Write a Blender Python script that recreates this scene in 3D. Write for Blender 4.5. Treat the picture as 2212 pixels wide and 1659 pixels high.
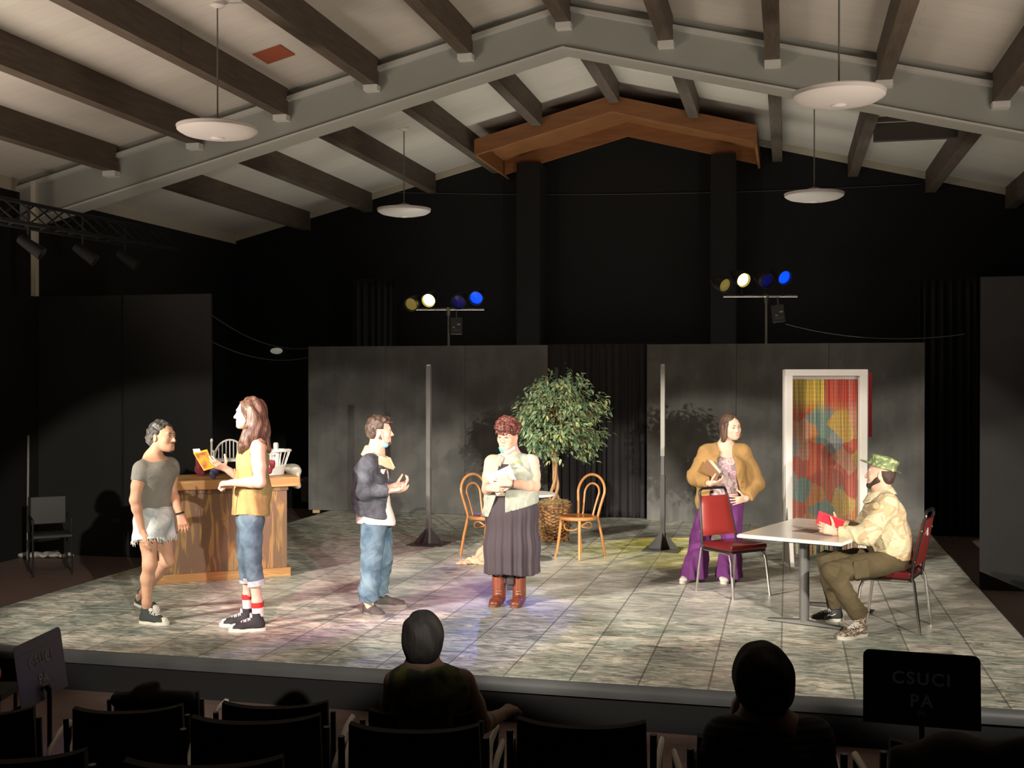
import bpy, bmesh, math, random
import numpy as np
from mathutils import Vector, Matrix, noise as mnoise

for o in list(bpy.data.objects):
    bpy.data.objects.remove(o)
SC = bpy.context.scene
COL = SC.collection
rnd = random.Random(7)
PI = math.pi

# ---------------------------------------------------------------- camera
YAW = math.radians(13.6)
F = 2460.0; CX = 1106.0; HY = 813.0          # focal length in px (2212 wide), horizon row
CAMZ = 2.0                                     # above the stage floor (z = 0); hall floor is z = -0.3
cd = bpy.data.cameras.new('camera'); cam = bpy.data.objects.new('camera', cd); COL.objects.link(cam)
cd.sensor_width = 36; cd.lens = 36 * F / 2212; cd.clip_start = 0.05; cd.clip_end = 100
cam.location = (0, 0, CAMZ)
cam.rotation_euler = (math.radians(90) - math.atan((829.5 - HY) / F), 0, YAW)
SC.camera = cam
SC.view_settings.view_transform = 'Standard'
SC.view_settings.look = 'None'
SC.view_settings.exposure = 0.0
SC.view_settings.gamma = 1.0
SC.view_settings.use_curve_mapping = False
SC.render.film_transparent = False

# ---------------------------------------------------------------- world and lights
w = bpy.data.worlds.new('world'); SC.world = w; w.use_nodes = True
w.node_tree.nodes['Background'].inputs[0].default_value = (0.9, 0.85, 0.75, 1)
w.node_tree.nodes['Background'].inputs[1].default_value = 0.008

def aim(o, target):
    o.rotation_euler = (Vector(target) - o.location).to_track_quat('-Z', 'Y').to_euler()

def spot(name, loc, target, power, deg, col=(1, 0.86, 0.66), blend=0.25, r=0.06):
    l = bpy.data.lights.new(name, 'SPOT'); l.energy = power; l.color = col
    l.spot_size = math.radians(deg); l.spot_blend = blend; l.shadow_soft_size = r
    o = bpy.data.objects.new(name, l); COL.objects.link(o); o.location = loc; aim(o, target)
    return o

def area(name, loc, target, power, sx, sy, col=(1, 0.86, 0.7)):
    l = bpy.data.lights.new(name, 'AREA'); l.shape = 'RECTANGLE'; l.size = sx; l.size_y = sy; l.energy = power; l.color = col; l.spread = math.radians(112)
    o = bpy.data.objects.new(name, l); COL.objects.link(o); o.location = loc; aim(o, target)
    return o

WARM = (1, 0.895, 0.76)
# front-of-house spots on two side bars (camera right, camera left), overlapping pools
for i, (lx, ly, lz, tx, ty, tz, pw, dg) in enumerate([
    (3.6, -3.0, 4.35, -5.0, 9.4, 0.55, 6600, 15),
    (3.9, -2.0, 4.35, -3.1, 10.2, 0.55, 7200, 15),
    (4.2, 0.0, 4.35, -1.4, 11.4, 0.6, 5200, 16),
    (4.3, 0.6, 4.35, 0.6, 9.2, 0.5, 4800, 20),
    (-8.8, -1.0, 4.35, 0.4, 9.4, 0.55, 6000, 15),
    (-8.8, 0.0, 4.35, -1.2, 10.4, 0.55, 6000, 16),
    (-8.8, 1.0, 4.35, -3.4, 10.4, 0.6, 4400, 18),
    (-8.8, 1.5, 4.35, -5.0, 9.3, 0.5, 2600, 20),
    (4.3, 1.5, 4.35, -4.6, 13.3, 0.45, 4600, 16),
    (-8.8, 2.0, 4.35, 0.6, 13.2, 0.45, 4600, 16),
    (-8.8, 2.6, 4.35, -2.2, 13.4, 0.45, 3600, 16)]):
    spot('front_spot', (lx, ly, lz), (tx, ty, tz), pw * 0.84, dg, WARM)
# pink and lavender wash, blue and yellow backlight
spot('pink_wash', (-2.4, 3.0, 4.6), (-4.0, 10.0, 0), 1700, 22, (1, 0.38, 0.5), 0.6, 0.1)
BLUE_SRC = (0.35, 16.45, 3.42); YEL_SRC = (-5.05, 16.45, 3.1)
spot('blue_back', (0.35, 16.2, 3.42), (-2.75, 8.1, 0), 1300, 12, (0.10, 0.14, 1.0), 0.15)
spot('yellow_back', (-0.2, 16.2, 3.4), (-1.4, 13.2, 0), 520, 24, (1.0, 0.80, 0.08), 0.4)
spot('blue_back_left', (-4.1, 16.2, 3.1), (-3.0, 10.2, 0), 130, 18, (0.2, 0.25, 1.0), 0.4)
# added unseen fill lamps at the sides and behind the flats, brightening the ceiling
area('ceiling_fill_left', (-8.9, 7.0, 1.2), (-6.0, 8.8, 6.0), 185, 0.5, 5.0, (1, 0.84, 0.72))
area('ceiling_fill_right', (4.0, 6.0, 1.2), (1.2, 8.4, 6.0), 195, 0.5, 5.0, (1, 0.84, 0.72))
area('ceiling_fill_back', (-2.6, 17.0, 0.5), (-2.6, 15.2, 6.0), 78, 7.5, 0.6, (1, 0.95, 0.84))

# ---------------------------------------------------------------- frame helpers
RX = (math.cos(YAW), math.sin(YAW)); FX = (-math.sin(YAW), math.cos(YAW))
def wc(xc, Z, z=0.0):
    """camera-aligned ground coordinates -> world"""
    return Vector((RX[0] * xc + FX[0] * Z, RX[1] * xc + FX[1] * Z, z))
def P(px, py, Z):
    return wc((px - CX) / F * Z, Z, CAMZ - (py - HY) / F * Z)
def G(px, py, z=0.0):
    return P(px, py, F * (CAMZ - z) / (py - HY))

# ---------------------------------------------------------------- materials
MATS = {}
def mat(name, base, rough=0.75, metal=0.0, var=0.0, vscale=6.0, base2=None, bump=0.0, bscale=60.0, stretch=(1, 1, 1), emit=None, estr=0.0, coat=0.0, sss=0.0, trans=0.0, detail=4.0, contrast=None):
    if name in MATS: return MATS[name]
    m = bpy.data.materials.new(name); m.use_nodes = True
    nt = m.node_tree; b = nt.nodes['Principled BSDF']
    b.inputs['Roughness'].default_value = rough
    b.inputs['Metallic'].default_value = metal
    base = tuple(base) + (1,)
    b.inputs['Base Color'].default_value = base
    if coat: b.inputs['Coat Weight'].default_value = coat
    if sss:
        b.inputs['Subsurface Weight'].default_value = sss
        b.inputs['Subsurface Radius'].default_value = (0.01, 0.004, 0.002)
    if trans: b.inputs['Transmission Weight'].default_value = trans
    if var > 0 or base2 is not None or bump > 0:
        tc = nt.nodes.new('ShaderNodeTexCoord'); mp = nt.nodes.new('ShaderNodeMapping')
        mp.inputs['Scale'].default_value = stretch
        nt.links.new(tc.outputs['Object'], mp.inputs['Vector'])
    if var > 0 or base2 is not None:
        if base2 is None: base2 = tuple(c * (1 - var) for c in base[:3])
        n = nt.nodes.new('ShaderNodeTexNoise'); n.inputs['Scale'].default_value = vscale; n.inputs['Detail'].default_value = detail
        nt.links.new(mp.outputs[0], n.inputs['Vector'])
        r = nt.nodes.new('ShaderNodeValToRGB')
        lo, hi = contrast if contrast else (0.32, 0.68)
        r.color_ramp.elements[0].position = lo; r.color_ramp.elements[1].position = hi
        r.color_ramp.elements[0].color = tuple(base2) + (1,); r.color_ramp.elements[1].color = base
        nt.links.new(n.outputs['Fac'], r.inputs['Fac']); nt.links.new(r.outputs[0], b.inputs['Base Color'])
    if bump > 0:
        n2 = nt.nodes.new('ShaderNodeTexNoise'); n2.inputs['Scale'].default_value = bscale; n2.inputs['Detail'].default_value = 3
        nt.links.new(mp.outputs[0], n2.inputs['Vector'])
        bp = nt.nodes.new('ShaderNodeBump'); bp.inputs['Strength'].default_value = bump; bp.inputs['Distance'].default_value = 0.01
        nt.links.new(n2.outputs['Fac'], bp.inputs['Height']); nt.links.new(bp.outputs[0], b.inputs['Normal'])
    if emit:
        b.inputs['Emission Color'].default_value = tuple(emit) + (1,); b.inputs['Emission Strength'].default_value = estr
    MATS[name] = m
    return m

def ramp(nt, fac, stops, const=False):
    r = nt.nodes.new('ShaderNodeValToRGB')
    if const: r.color_ramp.interpolation = 'CONSTANT'
    while len(r.color_ramp.elements) < len(stops): r.color_ramp.elements.new(0.5)
    for e, (p, c) in zip(r.color_ramp.elements, stops):
        e.position = p; e.color = tuple(c) + (1,)
    nt.links.new(fac, r.inputs['Fac'])
    return r.outputs[0]

def new_mat(name, rough=0.7):
    m = bpy.data.materials.new(name); m.use_nodes = True; MATS[name] = m
    nt = m.node_tree; b = nt.nodes['Principled BSDF']; b.inputs['Roughness'].default_value = rough
    tc = nt.nodes.new('ShaderNodeTexCoord'); mp = nt.nodes.new('ShaderNodeMapping')
    nt.links.new(tc.outputs['Object'], mp.inputs['Vector'])
    return m, nt, b, mp

def tex(nt, kind, vec, **kw):
    n = nt.nodes.new(kind)
    nt.links.new(vec, n.inputs['Vector'])
    for k, v in kw.items():
        if k in n.inputs: n.inputs[k].default_value = v
        else: setattr(n, k, v)
    return n

def mixc(nt, fac, a, b, mode='MIX'):
    n = nt.nodes.new('ShaderNodeMix'); n.data_type = 'RGBA'; n.blend_type = mode
    for sock, val in ((n.inputs[0], fac), (n.inputs[6], a), (n.inputs[7], b)):
        if isinstance(val, bpy.types.NodeSocket): nt.links.new(val, sock)
        elif isinstance(val, (int, float)): sock.default_value = val
        else: sock.default_value = tuple(val) + (1,)
    return n.outputs[2]

def mathn(nt, op, a, b=0.0, c=0.0):
    n = nt.nodes.new('ShaderNodeMath'); n.operation = op
    for s, v in zip(n.inputs, (a, b, c)):
        if isinstance(v, bpy.types.NodeSocket): nt.links.new(v, s)
        else: s.default_value = v
    return n.outputs[0]

# ---------------------------------------------------------------- mesh builder
class MB:
    def __init__(s): s.v = []; s.f = []; s.m = []; s.mi = 0
    def add(s, verts, faces):
        n = len(s.v); s.v += [tuple(v) for v in verts]; s.f += [tuple(i + n for i in f) for f in faces]; s.m += [s.mi] * len(faces)
    def box(s, lo, hi, M=None):
        x0, y0, z0 = lo; x1, y1, z1 = hi
        vs = [Vector(p) for p in ((x0,y0,z0),(x1,y0,z0),(x1,y1,z0),(x0,y1,z0),(x0,y0,z1),(x1,y0,z1),(x1,y1,z1),(x0,y1,z1))]
        if M is not None: vs = [M @ v for v in vs]
        s.add(vs, [(0,3,2,1),(4,5,6,7),(0,1,5,4),(1,2,6,5),(2,3,7,6),(3,0,4,7)])
        return s
    def prism(s, pts, off):
        """closed polygon (3D points) extruded by vector off"""
        n = len(pts); off = Vector(off); a = [Vector(p) for p in pts]; b = [p + off for p in a]
        s.add(a + b, [tuple(range(n))[::-1], tuple(range(n, 2 * n))] + [(i, (i + 1) % n, n + (i + 1) % n, n + i) for i in range(n)])
        return s
    def tube(s, pts, r, n=8, closed=False, flat=None, up=None):
        pts = [Vector(p) for p in pts]; m = len(pts)
        rs = r if isinstance(r, (list, tuple)) else [r] * m
        rings = []; prev = None
        for i, p in enumerate(pts):
            if closed: t = pts[(i + 1) % m] - pts[i - 1]
            else: t = pts[min(i + 1, m - 1)] - pts[max(i - 1, 0)]
            t.normalize()
            if prev is None:
                ref = Vector(up) if up else (Vector((0, 0, 1)) if abs(t.z) < 0.9 else Vector((1, 0, 0)))
                u = t.cross(ref).normalized()
            else:
                u = (prev - t * prev.dot(t)); u = u.normalized() if u.length > 1e-6 else prev
            prev = u; v = t.cross(u)
            fl = flat if flat else 1.0
            rings.append([p + (u * math.cos(2 * PI * k / n) + v * math.sin(2 * PI * k / n) * fl) * rs[i] for k in range(n)])
        vs = [q for rg in rings for q in rg]; fs = []
        for i in range(m if closed else m - 1):
            j = (i + 1) % m
            for k in range(n):
                fs.append((i * n + k, i * n + (k + 1) % n, j * n + (k + 1) % n, j * n + k))
        if not closed: fs += [tuple(range(n))[::-1], tuple((m - 1) * n + k for k in range(n))]
        s.add(vs, fs); return s
    def cyl(s, a, b, r, r2=None, n=16):
        return s.tube([a, b], [r, r if r2 is None else r2], n)
    def lathe(s, prof, c=(0, 0, 0), n=32, M=None):
        vs = []; fs = []; m = len(prof)
        for r, z in prof:
            for k in range(n):
                v = Vector((r * math.cos(2 * PI * k / n), r * math.sin(2 * PI * k / n), z))
                if M is not None: v = M @ v
                vs.append(v + Vector(c))
        for i in range(m - 1):
            for k in range(n): fs.append((i * n + k, i * n + (k + 1) % n, (i + 1) * n + (k + 1) % n, (i + 1) * n + k))
        fs += [tuple(range(n))[::-1], tuple((m - 1) * n + k for k in range(n))]
        s.add(vs, fs); return s
    def build(s, name, m, parent=None, smooth=False, bevel=0.0, loc=None, rz=0.0, label=None):
        me = bpy.data.meshes.new(name); me.from_pydata(s.v, [], s.f)
        bm = bmesh.new(); bm.from_mesh(me); bmesh.ops.recalc_face_normals(bm, faces=bm.faces)
        if bevel > 0:
            bmesh.ops.remove_doubles(bm, verts=bm.verts, dist=1e-5)
            es = [e for e in bm.edges if len(e.link_faces) == 2 and e.calc_face_angle(0) > 0.6]
            bmesh.ops.bevel(bm, geom=es, offset=bevel, segments=2, affect='EDGES', profile=0.5)
        bm.to_mesh(me); bm.free()
        for x in (m if isinstance(m, (list, tuple)) else [m]): me.materials.append(x)
        if isinstance(m, (list, tuple)) and bevel == 0:
            for p, i in zip(me.polygons, s.m): p.material_index = i
        if smooth:
            me.polygons.foreach_set('use_smooth', [True] * len(me.polygons))
            try: me.set_sharp_from_angle(angle=math.radians(40))
            except Exception: pass
        o = bpy.data.objects.new(name, me); COL.objects.link(o)
        if parent: o.parent = parent
        if loc is not None: o.location = loc
        if rz: o.rotation_euler = (0, 0, rz)
        if label: o['label'] = label
        return o

def thing(name, label, cat, loc=(0, 0, 0), rz=0.0, group=None):
    o = bpy.data.objects.new(name, None); COL.objects.link(o); o.empty_display_size = 0.1
    o.location = loc; o.rotation_euler = (0, 0, rz)
    return tag(o, label, cat, group)
def tag(o, label, cat, group=None, kind=None):
    o['label'] = label; o['category'] = cat
    if group: o['group'] = group
    if kind: o['kind'] = kind
    return o
def struct(o):
    o['kind'] = 'structure'; return o
def copy_tree(o, parent=None):
    c = o.copy(); COL.objects.link(c)
    if parent: c.parent = parent
    for ch in list(o.children): copy_tree(ch, c)
    return c

# ---------------------------------------------------------------- implicit-surface modelling for figures and cloth
def V3(p): return np.array(p, dtype=np.float32)
def nrm(v):
    v = np.array(v, dtype=np.float64); return v / (np.linalg.norm(v) + 1e-12)

def C(a, b, ra, rb=None, side=None, fa=1.0, fb=None, k=0.02, cut=None, op='+'):
    """tapered elliptical capsule; side axis carries radius r, the other axis r*f; cut=(point, normal) removes the far side"""
    a = np.array(a, float); b = np.array(b, float)
    rb = ra if rb is None else rb; fb = fa if fb is None else fb
    L = np.linalg.norm(b - a); w_ = (b - a) / L if L > 1e-6 else np.array([0, 0, 1.0])
    if side is None: side = (1, 0, 0) if abs(w_[0]) < 0.8 else (0, 1, 0)
    s = np.array(side, float); s = nrm(s - w_ * s.dot(w_)); t = np.cross(w_, s)
    return ('c', V3(a), V3(w_), V3(s), V3(t), float(max(L, 1e-5)), ra, rb, fa, fb, k, cut, op, V3((a + b) / 2), L / 2 + max(ra, rb) * max(1, fa, fb))
def E(c, rad, axes=None, k=0.02, op='+', cut=None):
    A = np.eye(3) if axes is None else np.array([nrm(x) for x in axes])
    return ('e', V3(c), V3(rad), A.astype(np.float32), k, cut, op)
def chain(pts, rs, side=None, flats=None, k=0.02, cut_end=False, cut_start=False, op='+'):
    out = []; n = len(pts)
    for i in range(n - 1):
        fa = flats[i] if flats else 1.0; fb = flats[i + 1] if flats else 1.0
        cut = None
        if cut_end and i == n - 2: cut = (V3(pts[-1]), V3(nrm(np.array(pts[-1]) - np.array(pts[-2]))))
        if cut_start and i == 0: cut = (V3(pts[0]), V3(nrm(np.array(pts[0]) - np.array(pts[1]))))
        out.append(C(pts[i], pts[i + 1], rs[i], rs[i + 1], side, fa, fb, k, cut, op))
    return out

def prim_d(pr, p):
    if pr[0] == 'c':
        _, a, w_, s, t, L, ra, rb, fa, fb, k, cut, op, _, _ = pr
        q = p - a; h = q @ w_; qs = q @ s; qt = q @ t
        hc = np.clip(h, 0, L); u = hc / L
        r = ra + (rb - ra) * u; f = fa + (fb - fa) * u; qw = h - hc
        rt = r * f; rm = np.minimum(r, rt)
        d = (np.sqrt((qs / r) ** 2 + (qt / rt) ** 2 + (qw / rm) ** 2) - 1) * rm
    else:
        _, c, rad, A, k, cut, op = pr
        q = (p - c) @ A.T
        d = (np.sqrt(((q / rad) ** 2).sum(-1)) - 1) * rad.min()
    if cut is not None: d = np.maximum(d, (p - cut[0]) @ cut[1])
    return d
def prim_k(pr): return pr[10] if pr[0] == 'c' else pr[4]
def prim_op(pr): return pr[12] if pr[0] == 'c' else pr[6]
def prim_box(pr):
    if pr[0] == 'c':
        r = max(pr[6], pr[7]) * max(1, pr[8], pr[9]); a = pr[1]; b = a + pr[2] * pr[5]
        return np.minimum(a, b) - r, np.maximum(a, b) + r
    r = pr[2].max(); return pr[1] - r, pr[1] + r

def smin(a, b, k):
    h = np.maximum(k - np.abs(a - b), 0) / k
    return np.minimum(a, b) - h * h * k * 0.25
def smax(a, b, k): return -smin(-a, -b, k)

def grow_prims(prims, g):
    out = []
    for p in prims:
        p = list(p)
        if p[0] == 'c': p[6] += g; p[7] += g
        else: p[2] = p[2] + g
        out.append(tuple(p))
    return out

def sdf_mesh(prims, vox=0.006, post=None, pad=0.03):
    adds = [p for p in prims if prim_op(p) == '+']
    lo = np.min([prim_box(p)[0] for p in adds], 0) - pad; hi = np.max([prim_box(p)[1] for p in adds], 0) + pad
    B = 8
    nb = np.ceil((hi - lo) / (vox * B)).astype(int)
    bi = np.stack(np.meshgrid(*[np.arange(n) for n in nb], indexing='ij'), -1).reshape(-1, 3)
    ctr = (lo + (bi + 0.5) * B * vox).astype(np.float32)
    half = vox * B * 0.87
    dall = np.stack([prim_d(p, ctr) for p in prims], 1)
    isadd = np.array([prim_op(p) == '+' for p in prims])
    dmin = dall[:, isadd].min(1)
    keep = (np.abs(dmin) < half * 1.6 + pad + 0.01) | (dall[:, isadd].min(1) < half)
    deep = dall[:, isadd].min(1) < -(half * 2 + pad)
    keep &= ~deep
    sign = np.where(dmin < 0, -1.0, 1.0)
    grid = np.empty(tuple(nb * B), np.float32)
    gv = grid.reshape(nb[0], B, nb[1], B, nb[2], B)
    gv[:] = sign.reshape(nb)[:, None, :, None, :, None]
    kb = bi[keep]; kc = ctr[keep]
    off = (np.stack(np.meshgrid(*[np.arange(B)] * 3, indexing='ij'), -1).reshape(-1, 3) + 0.5 - B / 2) * vox
    off = off.astype(np.float32)
    D = np.full((len(kb), B ** 3), 1.0, np.float32)
    kd = dall[keep]; km = dmin[keep]
    for j, p in enumerate(prims):
        k = prim_k(p)
        if prim_op(p) == '+': act = kd[:, j] < np.maximum(km, 0) + half * 2.4 + k + 0.02
        else: act = kd[:, j] < half * 1.5 + k
        idx = np.nonzero(act)[0]
        for c0 in range(0, len(idx), 400):
            ii = idx[c0:c0 + 400]
            pts = (kc[ii][:, None, :] + off[None]).reshape(-1, 3)
            d = prim_d(p, pts).reshape(len(ii), -1)
            D[ii] = smin(D[ii], d, k) if prim_op(p) == '+' else smax(D[ii], -d, k)
    if post is not None:
        for c0 in range(0, len(kb), 400):
            pts = (kc[c0:c0 + 400][:, None, :] + off[None]).reshape(-1, 3)
            D[c0:c0 + 400] = post(pts, D[c0:c0 + 400].reshape(-1)).reshape(-1, B ** 3)
    gv[kb[:, 0], :, kb[:, 1], :, kb[:, 2], :] = D.reshape(-1, B, B, B)
    return surface_nets(grid, lo + 0.5 * vox, vox)

def surface_nets(g, org, vox):
    ins = g < 0
    g8 = [(i, j, k) for i in (0, 1) for j in (0, 1) for k in (0, 1)]
    nx, ny, nz = [n - 1 for n in g.shape]
    anyi = np.zeros((nx, ny, nz), bool); alli = np.ones((nx, ny, nz), bool)
    for i, j, k in g8:
        s = ins[i:i + nx, j:j + ny, k:k + nz]; anyi |= s; alli &= s
    act = anyi & ~alli
    ids = np.argwhere(act); vid = np.full(act.shape, -1, np.int32); vid[act] = np.arange(len(ids))
    val = {c: g[ids[:, 0] + c[0], ids[:, 1] + c[1], ids[:, 2] + c[2]] for c in g8}
    acc = np.zeros((len(ids), 3)); cnt = np.zeros(len(ids))
    for c in g8:
        for ax in range(3):
            if c[ax]: continue
            e = list(c); e[ax] = 1; e = tuple(e)
            a, b = val[c], val[e]; m = (a < 0) != (b < 0)
            t = np.where(m, a / np.where(m, a - b, 1), 0)
            p = np.array(c, float)[None].repeat(len(ids), 0); p[:, ax] += t
            acc[m] += p[m]; cnt[m] += 1
    verts = org + (ids + acc / cnt[:, None]) * vox
    faces = []
    for ax in range(3):
        o1, o2 = [(1, 2), (2, 0), (0, 1)][ax]
        sl_a = [slice(None)] * 3; sl_b = [slice(None)] * 3
        sl_a[ax] = slice(0, -1); sl_b[ax] = slice(1, None)
        A = ins[tuple(sl_a)]; Bq = ins[tuple(sl_b)]
        cr = np.argwhere(A != Bq)
        ok = np.ones(len(cr), bool)
        for o in (o1, o2): ok &= (cr[:, o] > 0) & (cr[:, o] < g.shape[o] - 1)
        cr = cr[ok]
        fl = A[cr[:, 0], cr[:, 1], cr[:, 2]]
        def vi(d1, d2):
            c = cr.copy(); c[:, o1] += d1; c[:, o2] += d2
            return vid[c[:, 0], c[:, 1], c[:, 2]]
        q = np.stack([vi(-1, -1), vi(0, -1), vi(0, 0), vi(-1, 0)], 1)
        q[~fl] = q[~fl][:, ::-1]
        faces.append(q)
    faces = np.concatenate(faces); faces = faces[(faces >= 0).all(1)]
    return verts, faces

def np_mesh(name, verts, faces, m, parent=None, label=None, smooth_iter=1):
    # one light laplacian pass
    for _ in range(smooth_iter):
        acc = np.zeros_like(verts); cnt = np.zeros(len(verts))
        for a, b in ((0, 1), (1, 2), (2, 3), (3, 0)):
            np.add.at(acc, faces[:, a], verts[faces[:, b]]); np.add.at(cnt, faces[:, a], 1)
            np.add.at(acc, faces[:, b], verts[faces[:, a]]); np.add.at(cnt, faces[:, b], 1)
        cnt[cnt == 0] = 1
        verts = verts * 0.5 + 0.5 * acc / cnt[:, None]
    me = bpy.data.meshes.new(name)
    me.vertices.add(len(verts)); me.vertices.foreach_set('co', verts.astype(np.float32).ravel())
    me.loops.add(len(faces) * 4); me.loops.foreach_set('vertex_index', faces.astype(np.int32).ravel())
    me.polygons.add(len(faces)); me.polygons.foreach_set('loop_start', np.arange(0, len(faces) * 4, 4, dtype=np.int32))
    me.polygons.foreach_set('loop_total', np.full(len(faces), 4, np.int32))
    me.polygons.foreach_set('use_smooth', np.ones(len(faces), bool))
    me.update(calc_edges=True); me.validate()
    me.materials.append(m)
    o = bpy.data.objects.new(name, me); COL.objects.link(o)
    if parent: o.parent = parent
    if label: o['label'] = label
    return o

def sdf(name, prims, m, parent, vox=0.006, post=None, label=None, pad=0.03, si=1):
    v, f = sdf_mesh(prims, vox, post, pad)
    return np_mesh(name, v, f, m, parent, label, si)

def wob(p, fx, fy, fz, ph=0.0):
    x, y, z = p[..., 0], p[..., 1], p[..., 2]
    return (np.sin(x * fx + ph + 1.7 * np.sin(z * fz * 0.37 + ph * 2) + 0.9 * np.sin(y * fy * 0.6)) *
            np.sin(z * fz + 1.3 * np.sin(x * fx * 0.53 + ph) + 1.1 * np.sin(y * fy * 0.7 + 1)) +
            0.5 * np.sin(y * fy + z * fz * 0.5 + 2 * np.sin(x * fx * 0.3 + z * 9 + ph)))
# ================================================================ setting
M_CEIL = mat('ceiling_white', (0.58, 0.55, 0.49), 0.9, var=0.10, vscale=1.2, bump=0.25, bscale=12)
M_BEAMG = mat('steel_grey_paint', (0.31, 0.32, 0.285), 0.55, var=0.06, vscale=2)
M_WOODD = mat('dark_timber', (0.115, 0.085, 0.06), 0.7, var=0.35, vscale=5, stretch=(6, 0.6, 6), bump=0.2, bscale=20)
M_BLACK = mat('black_wall', (0.0032, 0.004, 0.0036), 0.85, var=0.2, vscale=2)
M_BLACKF = mat('black_masking', (0.022, 0.023, 0.0225), 0.8, var=0.25, vscale=1.5)
M_CREAM = mat('cream_paint', (0.50, 0.46, 0.36), 0.7)
M_BLOCK = mat('white_bracket', (0.66, 0.65, 0.60), 0.6)
M_ORANGE = mat('varnished_fir', (0.30, 0.125, 0.042), 0.5, var=0.25, vscale=3, stretch=(0.6, 3, 6))
M_ROUGHB = mat('black_stage_skirt', (0.008, 0.008, 0.009), 0.9)
M_LIP = mat('stage_lip_grey', (0.10, 0.105, 0.11), 0.5, var=0.25, vscale=3)

YB, YW, RIDX, RIDZ, SL = 12.54, 18.37, -2.45, 6.24, 0.25
XL, XR, YF = -9.45, 4.55, -4.5
def cz(x): return RIDZ - SL * abs(x - RIDX)

# hall floor
def hall_floor_mat():
    m, nt, b, mp = new_mat('hall_floor_planks', 0.45)
    br = tex(nt, 'ShaderNodeTexBrick', mp.outputs[0], Scale=1.0)
    br.inputs['Brick Width'].default_value = 1.2; br.inputs['Row Height'].default_value = 0.11
    br.inputs['Mortar Size'].default_value = 0.002
    br.inputs['Color1'].default_value = (0.24, 0.165, 0.145, 1); br.inputs['Color2'].default_value = (0.19, 0.135, 0.12, 1)
    br.inputs['Mortar'].default_value = (0.03, 0.02, 0.02, 1)
    n = tex(nt, 'ShaderNodeTexNoise', mp.outputs[0], Scale=3.0, Detail=5.0)
    nt.links.new(mixc(nt, 0.3, br.outputs[0], mixc(nt, n.outputs[0], (0.12, 0.085, 0.075), (0.26, 0.18, 0.16))), b.inputs['Base Color'])
    return m
mb = MB(); mb.box((XL, YF, -0.35), (XR, YW, -0.3)); struct(mb.build('floor', hall_floor_mat()))

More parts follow.
